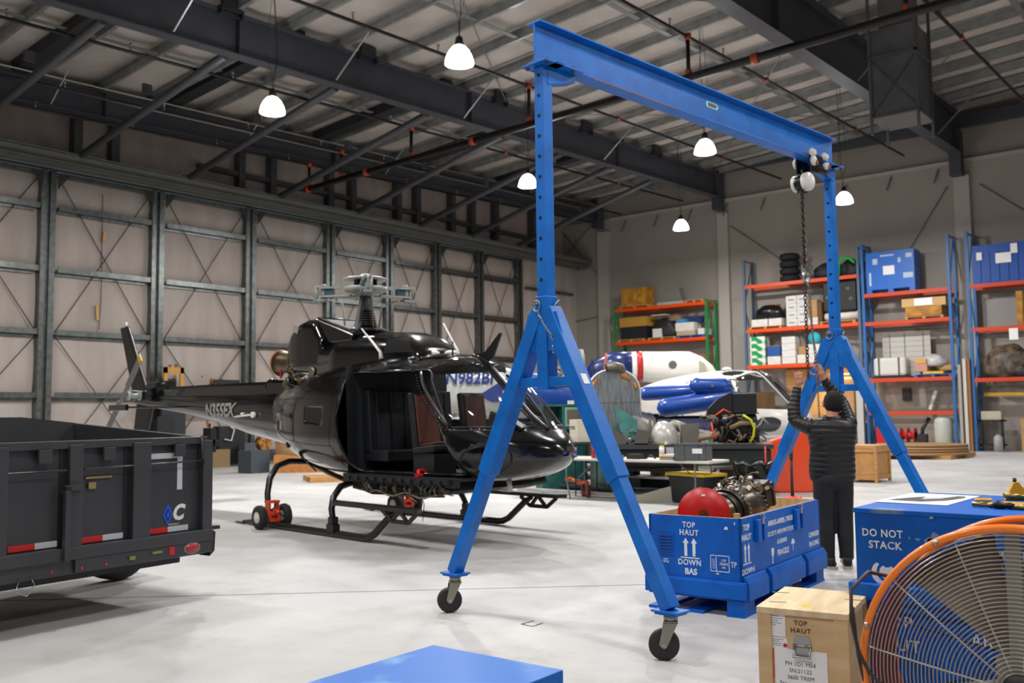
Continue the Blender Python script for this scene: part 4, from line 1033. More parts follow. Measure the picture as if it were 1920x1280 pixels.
b = MB(); b.b2((-.004, .56, .42), (0, .70, .60)); b.build('vent_frame', BC, CR)
for i in range(6): b = MB(); b.box((-.008, .63, .45 + i * .025), (.012, .11, .006), (0, .5, 0)); b.build('vent_slat', mat('crate_blue_dark', '083a8c', .4), CR)
for (y, z, w, h_) in ((.12, .66, .035, .022), (.2, .31, .03, .01), (.55, .12, .02, .012), (.05, .70, .01, .02)):
    b = MB(); b.prism([(-w / 2, -h_ / 2), (w / 2, -h_ / 2), (w * .3, h_ / 2), (-w * .2, h_ / 2)], 0, .001, M=rotm((0, -1, 0), (0, 0, 1), (-1, 0, 0), (-.0005 if z > .3 else -.036, y, z))); b.build('paint_chip', STENCIL, CR)
def ltx(s_, y, z, size, **k): return text('stencil_lettering', s_, size, (-.002, y, z), (0, -1, 0), (0, 0, 1), STENCIL, CR, **k)
ltx('TOP', .43, .665, .062, sx=.8, space=1.2, bold=.001); ltx('HAUT', .43, .605, .062, sx=.9, space=1.15, bold=.001)
ltx('DOWN', .43, .375, .062, sx=.9, space=1.1, bold=.001); ltx('BAS', .42, .305, .065, sx=.95, bold=.002); ltx('5355 - 0G', .69, .375, .05, sx=.8)
ltx('TP', .065, .385, .06, sx=.7); ltx('LTP\n763843\n-45-', .145, .385, .026, sx=.9)
def arrow(M_, n='stencil_arrow'):
    b = MB(); b.prism([(-.012, 0), (.012, 0), (.012, .10), (.026, .10), (0, .14), (-.026, .10), (-.012, .10)], 0, .0015, M=M_); b.build(n, STENCIL, CR)
for y in (.46, .39): arrow(rotm((0, -1, 0), (0, 0, 1), (-1, 0, 0), (-.0005, y, .425)))
b = MB(); b.box((-.001, .425, .412), (.002, .16, .008)); b.build('stencil_bar', STENCIL, CR)
b = MB()
for (y0, y1, z0, z1) in ((.10, .255, .325, .330), (.10, .255, .445, .450), (.10, .104, .325, .45), (.251, .255, .325, .45), (.205, .209, .325, .45)): b.b2((-.002, y0, z0), (0, y1, z1))
for i in range(6): b.b2((-.002, .215, .35 + i * .013), (0, .24, .353 + i * .013))
b.build('stencil_frame', STENCIL, CR)
def rtx(s_, x, z, size, **k): return text('stencil_lettering', s_, size, (x, -.002, z), (1, 0, 0), (0, 0, 1), STENCIL, CR, **k)
rtx('TOP', .10, .66, .065, sx=1.0, bold=.001); rtx('HAUT', .10, .585, .065, sx=1.1, bold=.001); rtx('DOWN', .12, .33, .06, sx=1.2); rtx('BAS', .10, .265, .06, sx=1.1)
for x in (.07, .14): arrow(rotm((1, 0, 0), (0, 0, 1), (0, -1, 0), (x, -.0005, .40)))
b = MB(); b.box((.105, -.001, .388), (.16, .002, .008)); b.build('stencil_bar', STENCIL, CR)
rtx('ARRIUS-ARRIEL-TM333', .84, .64, .058, sx=1.0, bold=.001); rtx('SOCIETE AERONAUTIQUE', .84, .555, .052, sx=1.0); rtx('6242000000', .86, .475, .05, sx=.9); rtx('FRAGILE', .88, .385, .066, sx=1.1, bold=.001)
rtx('CHARGER', 1.66, .44, .06, sx=1.0, bold=.001); rtx('EN LONG', 1.66, .36, .06, sx=1.0, bold=.001)
b = MB(); b.prism([(-.03, .05), (.03, .05), (.026, .0), (.006, -.02), (.006, -.06), (.02, -.07), (-.02, -.07), (-.006, -.06), (-.006, -.02), (-.026, 0)], 0, .0015, M=rotm((1, 0, 0), (0, 0, 1), (0, -1, 0), (.64, -.0005, .39))); b.build('stencil_glass', STENCIL, CR)
b = MB(); b.prism([(-.045, 0), (.045, 0), (.03, .03), (0, .045), (-.03, .03)], 0, .0015, M=rotm((1, 0, 0), (0, 0, 1), (0, -1, 0), (1.12, -.0005, .42))); b.box((1.12, -.001, .395), (.006, .002, .06)); b.build('stencil_umbrella', STENCIL, CR)
b = MB(); b.box((.05, .05, .72), (.04, .04, .10)); b.build('corner_post', PINE, CR)
# engine in the crate
EN = thing('turbine_engine', 'grey turbine engine wrapped in pipes lying in the open blue crate', 'engine', (6.64 + .50, 3.23 + .46, 0), .06)
TI = mat('titanium_casing', '7a6f62', .3, .85, var=.3, vscale=8); TI2 = mat('dark_casing', '3c362f', .4, .7, var=.4, vscale=14)
b = MB(); b.lathe((-.05, 0, .70), (1, 0, 0), [(0, .13), (.02, .15), (.10, .155), (.12, .17), (.14, .165), (.24, .18), (.26, .205), (.29, .205), (.31, .20), (.40, .22), (.50, .22), (.55, .21), (.60, .215), (.63, .215), (.66, .17), (.80, .13), (.86, .12)], 40); b.build('engine_casing', TI, EN)
b = MB(); b.lathe((.05, 0, .70), (1, 0, 0), [(0, .168), (.03, .176), (.06, .168)], 40, capa=False, capb=False); b.lathe((.14, 0, .70), (1, 0, 0), [(0, .19), (.05, .20), (.10, .20)], 40, capa=False, capb=False); b.build('dark_ring', TI2, EN)
b = MB()
for k in range(36):
    a = 2 * PI * k / 36
    for xx, r in ((.215, .215), (.565, .225)): b.cyl((xx - .015, r * math.cos(a), .70 + r * math.sin(a)), (xx + .015, r * math.cos(a), .70 + r * math.sin(a)), .007, 6)
b.build('flange_bolts', STEEL, EN); bpy.data.objects['flange_bolts'].name = 'bolted_flange'
random.seed(21)
PM = [mat('pipe_steel', '9b9388', .25, .9), mat('pipe_dark', '4d443a', .35, .8), mat('pipe_bronze', '77543a', .35, .8)]
b = MB()
for i in range(34):
    b.mi = random.choice((0, 0, 1, 2)); a = random.uniform(.1, 2.2); x = random.uniform(.3, .8); p = []; r = .215 + random.uniform(0, .05)
    for k in range(6):
        p.append((x, r * math.cos(a), .70 + r * math.sin(a))); x += random.uniform(-.05, .10); a += random.uniform(-.28, .28); r = min(.29, max(.205, r + random.uniform(-.03, .035)))
    b.tube(p, random.uniform(.003, .008), 5)
b.build('fuel_pipe', PM, EN)
b = MB(); b.mi = 0
for i in range(12):
    a = random.uniform(.5, 2.4); x = random.uniform(.3, .8); b.mi = random.choice((0, 1)); b.box((x, .235 * math.cos(a), .70 + .235 * math.sin(a)), (random.uniform(.03, .08), .04, .04), (a, random.uniform(0, 1), 0))
b.pieces('control_unit', PM, EN)
b = MB(); b.box((.86, -.05, .80), (.14, .16, .24), (0, -.25, 0)); b.box((.98, -.06, .80), (.06, .15, .22), (0, -.25, 0)); b.build('black_duct', BLK, EN, bevel=.01)
b = MB(); b.b2((-.1, -.22, .26), (.0, .22, .48)); b.b2((.55, -.22, .26), (.65, .22, .48)); b.pieces('engine_cradle', PINE, EN)
b = MB(); b.lathe((0, 0, 0), (-1, 0, 0), [(0, .04), (0, .215), (.012, .215), (.012, .04)], 56, capa=False, capb=False)
RD = tag(b.build('red_disc', mat('disc_red', 'b80d0b', .4)), 'round red cover disc standing upright in front of the engine in the blue crate', 'disc', loc=(6.64 + .27, 3.23 + .45, .72), rotz=.30)
b = MB(); b.box((-.0135, 0, .155), (.002, .03, .016)); b.build('disc_label', PAPER, RD)
b = MB()
for y in (-.17, .17): b.cyl((-.013, y, -.02), (-.018, y, -.02), .007, 8)
b.pieces('disc_screw', STEEL, RD)
b = MB(); b.box((-.0, 0, -.33), (.06, .2, .28)); b.build('disc_stand', PINE, RD)

# ================================================================ small wooden crate with labels
WC = thing('wooden_crate', 'pale wooden crate with white labels and a metal handle in the right foreground', 'crate', (3.70, 1.36, 0), .17)
PLC = mat('crate_plywood', 'd9bc90', 0.62, 0, col2='c7a574', vscale=3, stretch=(1, 1, 5), vlo=.3, vhi=.7)
PLT = mat('crate_lid_wood', 'e6d2ac', .6, 0, col2='cdb184', vscale=4, stretch=(1, 5, 1), vlo=.3, vhi=.7)
b = MB(); b.b2((0.012, .012, 0.02), (.47, .343, .735)); b.build('crate_body', PLC, WC)
b = MB(); b.b2((-.003, -.003, .735), (.485, .358, .76)); b.build('crate_lid', PLT, WC, bevel=.002)
for y0, y1 in ((0, .055), (.30, .355)): b = MB(); b.b2((0, y0, 0.0), (.014, y1, .735)); b.build('corner_batten', PLC, WC, bevel=.002)
for x0_, x1_ in ((0.014, .06), (.42, .47)): b = MB(); b.b2((x0_, -.001, 0), (x1_, .012, .735)); b.build('corner_batten', PLC, WC, bevel=.002)
WCX = .011
def ctx(s_, y, z, size, m=BLK, **k): return text('crate_lettering', s_, size, (WCX - .0015, y, z), (0, -1, 0), (0, 0, 1), m, WC, thick=.0004, **k)
ctx('TOP', .185, .705, .028, sx=.9, space=1.15); ctx('HAUT', .185, .675, .028, sx=1.0, space=1.15)
b = MB(); b.b2((WCX - .001, .245, .645), (WCX, .305, .735)); b.build('shipping_label', PAPER, WC)
b = MB(); b.b2((WCX - .0006, .24, .60), (WCX + .0004, .31, .642)); b.build('shipping_label', PAPER, WC)
b = MB()
for i, w in enumerate((.03, .045, .028, .04, .02)): b.b2((WCX - .0016, .30 - w, .725 - i * .009), (WCX - .001, .30, .7265 - i * .009))
for i, w in enumerate((.045, .03, .04, .035)): b.b2((WCX - .0012, .30 - w, .633 - i * .008), (WCX - .0006, .30, .6345 - i * .008))
b.build('label_print', BLK, WC)
b = MB(); b.cyl((WCX - .002, .248, .612), (WCX - .001, .248, .612), .008, 16); b.build('red_dot', RED, WC)
b = MB(); b.b2((WCX - .0015, .085, .33), (WCX - .0005, .292, .60 - .0)); b.build('paper_sheet', PAPER, WC)
b = MB(); b.b2((WCX - .002, .292, .48), (WCX, .297, .595)); b.build('orange_strip', ORANGE, WC)
for i, (s_, sz) in enumerate((('PH 1D1 M04', .0225), ('SN:21122', .0225), ('3600 TREM', .0225), ('Storage due 12/26', .0225), ('W Kit', .0225), ('Storage', .0225), ('Hour meter', .0225))):
    text('sheet_lettering', s_, sz, (WCX - .0022, .190, .543 - i * .0268), (0, -1, 0), (0, 0, 1), mat('print_grey', '3c3c40', .7), WC, thick=.0002, sx=1.0)
b = MB(); b.prism(rpoly([(-.036, 0), (.036, 0), (.030, .04), (-.030, .04)], .008), 0, .003, M=rotm((0, -1, 0), (0, 0, 1), (-1, 0, 0), (WCX, .18, .615)))
b.prism(rpoly([(-.030, 0), (.030, 0), (.026, -.04), (-.026, -.04)], .008), 0, .002, M=rotm((0, -1, 0), (0, 0, 1), (-1, 0, 0), (WCX, .18, .61)))
b.tube([(WCX - .008, .18 + .03, .62), (WCX - .020, .18 + .033, .575), (WCX - .020, .18 - .033, .575), (WCX - .008, .18 - .03, .62)], .005, 8); b.cyl((WCX - .006, .145, .618), (WCX - .006, .215, .618), .006, 8)
b.build('metal_handle', STEEL, WC)
b = MB()
for (x, y) in ((.12, .30), (.33, .34), (.30, .03)): b.box((x, y, .7605), (.012, .07, .001), .2)
b.pieces('lid_staple', mat('staple_dark', '6d6a66', .4, .7), WC)
b = MB(); b.box((.10, .18, .7605), (.05, .03, .001), .2); b.build('yellow_mark', mat('mark_yellow', 'd4c22a', .6), WC)

# ================================================================ stacked blue crates (DO NOT STACK)
WORN = mat('crate_blue_worn', '005ab8', .5, 0, spec=.25, col2='6f8799', vscale=3.2, vlo=.30, vhi=.40, detail=9, bump=.1, bscale=30)
SX, SY = 4.13, 1.47
UP = thing('upper_blue_crate', 'worn blue wooden crate stencilled DO NOT STACK, topmost behind the fan', 'crate', (SX, SY, .745), 0.0)
b = MB(); b.b2((0.0, -1.3, .065), (.92, 0, .372)); b.build('crate_wall', BC, UP)
b = MB(); b.b2((-.006, -1.306, .365), (.926, .006, .385)); b.build('crate_lid', WORN, UP, bevel=.003)
b = MB(); b.b2((-.03, -1.33, 0), (.95, .03, .07)); b.build('skirt_board', WORN, UP, bevel=.006)
def utx(s_, y, z, size, **k): return text('stencil_lettering', s_, size, (-.0025, y, z), (0, -1, 0), (0, 0, 1), STENCIL, UP, **k)
utx('DO NOT', -.115, .282, .044, sx=.9, bold=.001, space=1.1); utx('STACK', -.125, .232, .044, sx=.95, bold=.001, space=1.1)
SHM = rotm((0, -1, 0), (0, 0, 1), (-1, 0, 0), (-.0005, -.115, .115))
b = MB(); b.prism([(.014 + .032 * math.cos(t) * (1 - .25 * (1.2 < t < 1.9)), .006 + .030 * math.sin(t) * (1 - .35 * (1.2 < t < 1.9))) for t in [2 * PI * i / 24 for i in range(24)]], 0, .0015, M=SHM); b.build('shell_emblem', STENCIL, UP)
P = [(.052 * math.cos(a), .052 * math.sin(a)) for a in [math.radians(125 + 14 * i) for i in range(11)]] + [(.012 + .042 * math.cos(a), .006 + .044 * math.sin(a)) for a in [math.radians(255 - 12 * i) for i in range(11)]]
b = MB(); b.prism(P, 0, .0015, M=SHM); b.build('shell_emblem', STENCIL, UP)
random.seed(4); b = MB()
for i in range(70):
    y = random.gauss(-.36, .05); z = random.gauss(.18, .05); w = random.uniform(.006, .022)
    b.prism([(w * random.uniform(.5, 1.2) * math.cos(t), w * random.uniform(.5, 1.2) * math.sin(t)) for t in [2 * PI * k / 7 for k in range(7)]], 0, .001, M=rotm((0, -1, 0), (0, 0, 1), (-1, 0, 0), (-.0003, y, z)))
for i in range(90):
    y = random.uniform(-1.1, -.45); z = random.choice((random.uniform(.1, .33), random.gauss(.22, .03))); w = random.uniform(.004, .03)
    b.prism([(w * random.uniform(.4, 1.2) * math.cos(t), w * .6 * random.uniform(.4, 1.2) * math.sin(t)) for t in [2 * PI * k / 7 for k in range(7)]], 0, .001, M=rotm((0, -1, 0), (0, 0, 1), (-1, 0, 0), (-.0003, y, z)))
o = b.build('worn_paint', mat('worn_pale', '6f8fae', .7), UP); o['kind'] = 'stuff'
utx('SOCIETE AERONAUTIQUE', -.78, .23, .05, sx=.9)
b = MB(); b.box((-.006, -.49, .300), (.002, .10, .010), (.15, 0, 0)); b.build('yellow_strip', mat('strip_yellow', 'b9b034', .6), UP)
b = MB()
for y in (-.32, -.56, -.85): b.box((-.008, y, .362), (.006, .014, .010))
b.pieces('lid_clip', STEEL, UP)
LO = thing('lower_blue_crate', 'blue wooden crate under the DO NOT STACK crate, mostly behind the orange fan', 'crate', (SX, SY - .02, 0), 0.0)
b = MB(); b.b2((.03, -1.28, .0), (.90, -.01, .735)); b.build('crate_wall', BC, LO)
b = MB(); b.b2((.0, -1.3, .70), (.92, 0, .745)); b.build('crate_lid', BC, LO, bevel=.004)
def lotx(s_, y, z, size, **k): return text('stencil_lettering', s_, size, (.027, y, z), (0, -1, 0), (0, 0, 1), STENCIL, LO, **k)
lotx('TOP', -.12, .655, .07, sx=1.0, space=1.2); lotx('HAUT', -.12, .56, .07, sx=1.0, space=1.2); lotx('ARRIUS-ARRIEL-TM333', -.75, .62, .07, sx=.95); lotx('FRAGILE', -.7, .46, .07)
b = MB(); b.box((.028, -.10, .16), (.002, .09, .1)); b.build('shipping_label', PAPER, LO)
# things lying on top
b = MB(); b.b2((-.27, -.16, 0), (.27, .16, .002)); PS = tag(b.build('printed_poster', PAPER), 'white sheet with a grey drawing taped on top of the DO NOT STACK crate', 'paper', loc=(4.69, 1.32, 1.131), rotz=-.02)
b = MB(); PG = mat('print_dark_grey', '47484c', .7)
def flat(P, m, nm, par, z=.0022): b = MB(); b.prism(P, z, z + .0006); return b.build(nm, m, par)
flat([(-.16, .13), (-.17, -.02), (-.06, -.10), (.10, -.13), (.19, -.12), (.20, -.08), (.02, -.04), (-.04, .02), (.10, .04), (.02, .08), (-.10, .12)], PG, 'drawing', PS); flat([(-.06, .0), (.02, -.06), (.08, -.05), (.0, .03)], mat('print_light_grey', 'a9abb0', .7), 'drawing', PS, .003)
YT = mat('tool_yellow', 'd79a12', .4); BR_ = mat('brass_bolt', 'a98c4f', .3, .9)
t = thing('tow_fitting', 'yellow towing fitting with steel pins lying flat on the blue crate', 'tool', (4.50, .93, 1.130), -.15)
t.scale = (.62, .62, .62)
b = MB(); b.b2((-.12, -.16, .0), (.10, .10, .03)); b.build('yellow_plate', YT, t, bevel=.006)
b = MB(); b.cyl((-.14, .20, .02), (-.12, .02, .02), .016, 12); b.build('steel_pin', BR_, t)
b = MB(); b.cyl((-.16, -.06, .02), (-.14, -.26, .02), .018, 12); b.build('steel_pin', BR_, t)
b = MB(); b.tube([(-.1, .14 + .04 * math.cos(q), .035 + .0 * q) if 0 else (-.1 + .05 * math.cos(q), .14 + .05 * math.sin(q), .05) for q in [2 * PI * i / 14 for i in range(14)]], .010, 6, closed=True); b.build('yellow_ring', YT, t)
b = MB(); b.lathe((-.16, .05, .025), (0, -1, 0), [(0, .02), (.02, .032), (.05, .032), (.07, .018), (.11, .024), (.14, .012)], 12); b.build('knurled_knob', mat('knob_dark', '2c2a22', .35, .7), t)
t = thing('tow_clevis', 'yellow and black clevis standing behind the flat yellow fitting on the crate', 'tool', (4.85, .98, 1.130), .5)
t.scale = (.7, .7, .7)
b = MB(); b.prism([(-.07, 0), (.10, 0), (.02, .12), (-.01, .12)], -.02, .02, M=rotm((0, -1, 0), (0, 0, 1), (-1, 0, 0), (0, 0, 0))); b.build('yellow_bracket', YT, t, bevel=.004)
b = MB(); b.cyl((-.03, .08, .035), (-.03, -.12, .02), .018, 12); b.build('steel_pin', BR_, t)
b = MB(); b.cyl((0, 0, .10), (0, 0, .145), .012, 10); b.build('top_bolt', BLKM, t)
b = MB(); b.tube([(.02, -.03, .07), (.0, -.12, .05), (0, -.18, .02)], .02, 8); b.build('arm', mat('arm_grey_yellow', '8a7a3a', .5, .3), t)

# ================================================================ foreground blue lid block
b = MB()
FB = thing('foreground_blue_crate', 'blue wooden crate lid cut by the bottom edge of the picture', 'crate', (2.88, 2.146, 0), .03)
b.b2((-1.25, 0, .0), (-.01, .64, .56)); b.build('crate_wall', BC, FB)
b = MB(); b.b2((-1.26, -.01, .55), (0, .65, .60)); b.build('crate_lid', mat('lid_blue_worn', '0064bc', .45, 0, spec=.3, col2='5b93c8', vscale=3, vlo=.33, vhi=.43, detail=7), FB, bevel=.004)

# ================================================================ drum fan
FN = thing('drum_fan', 'large orange drum fan with wire grille at the right edge of the picture', 'fan', (3.20, .650, 0), 0.0)
FC = Vector((0, 0, .712)); FR_ = .478
OR = mat('fan_orange', 'f88015', .32, coat=.3)
def circ(x, r, n=72, c=FC): return [(x, c.y + r * math.cos(2 * PI * i / n), c.z + r * math.sin(2 * PI * i / n)) for i in range(n)]
b = MB(); b.tube(circ(0, FR_), .013, 10, closed=True); b.build('front_ring', OR, FN)
b = MB(); b.tube(circ(.30, FR_), .013, 10, closed=True); b.build('rear_ring', OR, FN)
b = MB()
def drum(u, v): a = 2 * PI * u; r = .462; return (.02 + .26 * v, r * math.cos(a), FC.z + r * math.sin(a))
b.grid(drum, 72, 3, closeu=True); b.build('drum_shell', mat('drum_orange_in_shade', '93361c', .45), FN)  # orange drum coloured darker, the shade inside it put into the paint
FAN_W = mat('grille_wire', 'c9c2b6', .3, .7)
b = MB()
for k in range(34):
    r = .055 + (FR_ - .075) * k / 33; dx = -.045 * (1 - (r / FR_) ** 2)
    b.tube(circ(dx, r, 64), .0018, 4, closed=True)
for k in range(12):
    a = 2 * PI * k / 12 + .13
    P = []
    for j in range(7):
        r = .05 + (FR_ - .05) * j / 6; P.append((-.045 * (1 - (r / FR_) ** 2) + .003, r * math.cos(a), FC.z + r * math.sin(a)))
    b.tube(P, .0028, 5)
b.build('front_grille', FAN_W, FN)
b = MB()
for k in range(18):
    r = .06 + (FR_ - .08) * k / 17; b.tube(circ(.30 + .03 * (1 - (r / FR_) ** 2), r, 48), .0018, 4, closed=True)
for k in range(12):
    a = 2 * PI * k / 12 + .2; b.tube([(.33, .04 * math.cos(a), FC.z + .04 * math.sin(a)), (.30, FR_ * math.cos(a), FC.z + FR_ * math.sin(a))], .003, 5)
b.build('rear_grille', mat('rear_wire', '33312e', .4, .6), FN)
BLD = mat('blade_grey_brown', '8b8174', .5, .0, var=.3, vscale=5)
for k in range(4):
    a0 = math.radians(147 - k * 90)
    b = MB()
    def bl(u, v):
        r = .06 + .385 * v; w = .32 + .12 * v; a = a0 + (u - .5) * w * 1.5; return (.16 + (u - .5) * .13 * (1 - .3 * v), r * math.cos(a), FC.z + r * math.sin(a))
    b.grid(bl, 10, 10); o = b.build('fan_blade', BLD, FN); so = o.modifiers.new('t', 'SOLIDIFY'); so.thickness = .003
b = MB(); b.lathe((.22, 0, FC.z), (-1, 0, 0), [(0, .075), (.12, .075), (.14, .06)], 28); b.build('motor', mat('motor_black', '1b1a1a', .5), FN)
b = MB(); b.lathe((-.045, 0, FC.z), (-1, 0, 0), [(0, .055), (.006, .05), (.012, .01)], 28); b.build('grille_hub', mat('hub_black', '151515', .45), FN)
b = MB(); b.b2((.05, -.0, FC.z - .46), (.08, .045, FC.z + .46)); b.build('mount_bar', mat('bar_grey', '8d897f', .45, .4), FN)
b = MB(); b.box((.1, .02, FC.z), (.06, .14, .14)); b.build('mount_plate', mat('bar_grey', '8d897f', .45, .4), FN)
for k in range(8):
    a = 2 * PI * k / 8 + .28; b = MB(); b.lathe((-.012, FR_ * math.cos(a), FC.z + FR_ * math.sin(a)), (-1, 0, 0), [(0, .010), (.005, .010), (.009, .004)], 12); b.build('ring_bolt', STEEL, FN)
b = MB(); b.tube([(.31, .44, .95), (.1, .485, 1.0), (-.03, .50, .96), (-.04, .50, .86), (-.05, .475, .76), (-.055, .44, .70), (-.06, .36, .64), (-.065, .26, .56), (-.06, .12, .46), (-.05, .0, .40)], .0065, 8); b.tube([(.0, .47, .60), (-.02, .49, .75), (-.02, .50, .90)], .005, 6); b.build('power_cord', mat('cord_dark', '2b2724', .5), FN)
for sy in (-1, 1):
    b = MB(); b.tube([(-.12, sy * .30, .02), (-.12, sy * .30, .06), (.0, sy * .34, .34), (.30, sy * .34, .34), (.42, sy * .30, .06), (.42, sy * .30, .02)], .014, 8); b.tube([(-.12, sy * .30, .02), (.42, sy * .30, .02)], .014, 8); b.build('stand_leg', OR, FN)
b = MB(); b.tube([(.15, -.30, .02), (.15, .30, .02)], .012, 8); b.build('stand_bar', OR, FN)
b = MB(); b.box((-.03, .452, .55), (.03, .02, .05)); b.build('switch_box', BLK, FN)

# ================================================================ dump trailer
TRL = thing('dump_trailer', 'dark grey steel dump trailer with red and white reflective tape at the left edge', 'trailer', (4.65, 7.25, 0), .0997)
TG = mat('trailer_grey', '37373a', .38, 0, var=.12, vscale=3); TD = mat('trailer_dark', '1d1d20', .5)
b = MB(); b.b2((-3.6, .02, .60), (-.02, .05, 1.33)); b.build('side_panel', TG, TRL)
b = MB(); b.b2((-3.6, -.03, 1.33), (0, .06, 1.39)); b.build('top_rail', TG, TRL, bevel=.006)
b = MB(); b.b2((-3.6, -.06, .50), (.0, .06, .595)); b.build('bed_rail', TG, TRL, bevel=.006)
b = MB(); b.b2((-3.6, -.02, .39), (-.05, .05, .50)); b.b2((-1.25, -.05, .40), (0.0, -.02, .50)); b.build('frame_rail', TG, TRL, bevel=.005)
for x0_, x1_ in ((-.77, -.61), (-1.31, -1.20), (-1.95, -1.77), (-2.55, -2.42), (-3.2, -3.05), (-.10, 0.0)):
    b = MB(); b.b2((x0_, -.05, .56), (x1_, .03, 1.36)); b.build('stake_post', TG, TRL, bevel=.006)
for x0_ in (-.82, -1.36, -2.0): b = MB(); b.b2((x0_ + .005, .012, .60), (x0_ + .05, .019, 1.33)); b.build('post_shadow_strip', TD, TRL)  # dark strip beside each post, painted in for its shadow
b = MB(); b.tube([(-1.19, -.04, 1.17), (-.12, -.04, 1.185)], .008, 6); b.build('tarp_rod', TG, TRL)
b = MB(); b.tube([(-3.5, -.04, 1.165), (-1.33, -.04, 1.17)], .008, 6); b.build('tarp_rod', TG, TRL)
for x in (-1.5, -.98, -.33): b = MB(); b.b2((x - .05, -.05, 1.23), (x + .05, -.02, 1.33)); b.build('stake_pocket', TG, TRL, bevel=.004)
TRED = mat('reflective_red', 'c01a1a', .35); TWH = mat('reflective_white', 'bfc3c6', .35)
for xa, xm, xb_ in ((-.605, -.40, -.20), (-1.175, -.99, -.80), (-1.73, -1.53, -1.36), (-2.4, -2.2, -2.0)):
    b = MB(); b.b2((xa, .014, .605), (xm, .019, .65)); b.build('red_tape', TRED, TRL); b = MB(); b.b2((xm, .014, .605), (xb_, .019, .65)); b.build('white_tape', TWH, TRL)
b = MB(); b.b2((-.60, .014, 1.215), (-.265, .019, 1.26)); b.b2((-.315, .014, .95), (-.265, .019, 1.215)); b.build('white_tape', TWH, TRL)
b = MB(); b.prism([(-.05, 0), (0, .09), (.05, 0), (0, -.09)], 0, .003, M=rotm((1, 0, 0), (0, 0, 1), (0, -1, 0), (-.40, .018, .75))); b.build('diamond_emblem', mat('emblem_blue', '1550c8', .4), TRL)
b = MB(); b.prism([(-.03, 0), (0, .055), (.03, 0), (0, -.055)], 0, .001, M=rotm((1, 0, 0), (0, 0, 1), (0, -1, 0), (-.40, .0145, .75))); b.build('diamond_core', BLK, TRL)
b = MB(); b.prism([(-.018, 0), (0, .033), (.018, 0), (0, -.033)], 0, .001, M=rotm((1, 0, 0), (0, 0, 1), (0, -1, 0), (-.40, .0133, .75))); b.build('diamond_core', mat('emblem_blue', '1550c8', .4), TRL)
text('emblem_lettering', 'C', .17, (-.305, .016, .755), (1, 0, 0), (0, 0, 1), WHITE, TRL, bold=.008, sx=.9, shear=.25)
text('emblem_lettering', 'DIAMOND C', .018, (-.34, .016, .665), (1, 0, 0), (0, 0, 1), WHITE, TRL)
b = MB(); b.box((-1.10, -.002, 1.04), (.06, .015, .05)); b.box((-1.04, .005, 1.10), (.22, .012, .015)); b.build('door_latch', mat('latch_brass', '9a8a5a', .4, .6), TRL)
b = MB(); b.b2((-1.36, -.09, .50), (-1.32, -.05, 1.05)); b.b2((-1.36, -.09, 1.02), (-1.22, -.05, 1.06)); b.build('tarp_crank', TG, TRL)
b = MB(); b.lathe((-.205, -.045, .455), (0, -1, 0), [(0, .001), (.0, .045), (.02, .04), (.022, .01)], 20)
b.bm.verts.ensure_lookup_table()
for v in b.bm.verts: v.co.x = -.205 + (v.co.x + .205) * 1.6
b.build('marker_light', mat('lens_red', '9a3034', .25), TRL)
b = MB(); b.tube([(-.205 + .074 * math.cos(t), -.052, .455 + .044 * math.sin(t)) for t in [2 * PI * i / 20 for i in range(20)]], .005, 6, closed=True); b.build('light_bezel', mat('bezel_grey', '9b9b9b', .4), TRL)
b = MB(); b.b2((-.43, -.055, .425), (-.38, -.05, .49)); b.build('red_reflector', TRED, TRL)
for x in (-1.0, -1.2, -1.42): b = MB(); b.lathe((x, -.05 if x > -1.25 else -.02, .43), (0, -1, 0), [(0, .012), (.008, .01)], 10); b.build('red_marker', TRED, TRL)
b = MB(); b.box((-.78, -.06, .45), (.05, .02, .03)); b.box((-.55, -.055, .465), (.09, .02, .02)); b.pieces('bracket', mat('bracket_brass', '8e8b50', .4, .6), TRL)
b = MB(); b.tube([(-1.66, -.03, .42), (-1.70, -.05, .33), (-1.62, -.06, .29), (-1.56, -.05, .36), (-1.58, -.03, .42)], .004, 5); b.build('safety_wire', STEEL, TRL)
# rear gate, far side and floor of the bed
b = MB(); b.prism([(0.0, .52), (2.0, .52), (2.0, 1.51), (0, 1.38)], -.05, 0, M=rotm((0, 1, 0), (0, 0, 1), (1, 0, 0), (0, 0, 0))); b.build('rear_gate', TG, TRL, bevel=.006)
b = MB(); b.prism([(0, .5), (0, 1.51), (-.57, 1.575), (-3.6, 1.575), (-3.6, .5)], -2.05, -2.0, M=rotm((1, 0, 0), (0, 0, 1), (0, -1, 0), (0, 0, 0))); b.build('far_side_panel', TG, TRL)
b = MB(); b.b2((-3.6, .03, .52), (-.02, 2.0, .60)); b.build('bed_floor', TD, TRL)
b = MB(); b.b2((-3.6, .25, .30), (-.1, .4, .52)); b.b2((-3.6, 1.6, .30), (-.1, 1.75, .52)); b.pieces('chassis_beam', TD, TRL)
b = MB(); b.b2((-.03, -.05, 1.36), (.03, .05, 1.46)); b.cyl((.03, -.02, 1.25), (.03, -.02, 1.42), .02, 8); b.box((.04, .0, 1.33), (.05, .12, .05)); b.tube([(-.12, -.05, 1.40), (-.12, -.06, 1.22), (-.1, -.06, 1.16)], .01, 6); b.build('gate_hinge', TD, TRL)
b = MB(); b.prism([(0, .36), (.05, .40), (.06, .56), (0, .60)], -.02, .12, M=rotm((1, 0, 0), (0, 0, 1), (0, 1, 0), (0, 0, 0))); b.box((.04, .0, .60), (.10, .08, .03)); b.build('bumper_end', TD, TRL)
for x, y in ((.12, 1.52), (-2.3, .35), (-2.3, 1.6), (-3.1, .35)):
    b = MB(); b.lathe((x, y - .11, .36), (0, 1, 0), [(0, .2), (0, .30), (.03, .35), (.19, .35), (.22, .30), (.22, .2)], 36); b.build('tyre', RUBBER, TRL)
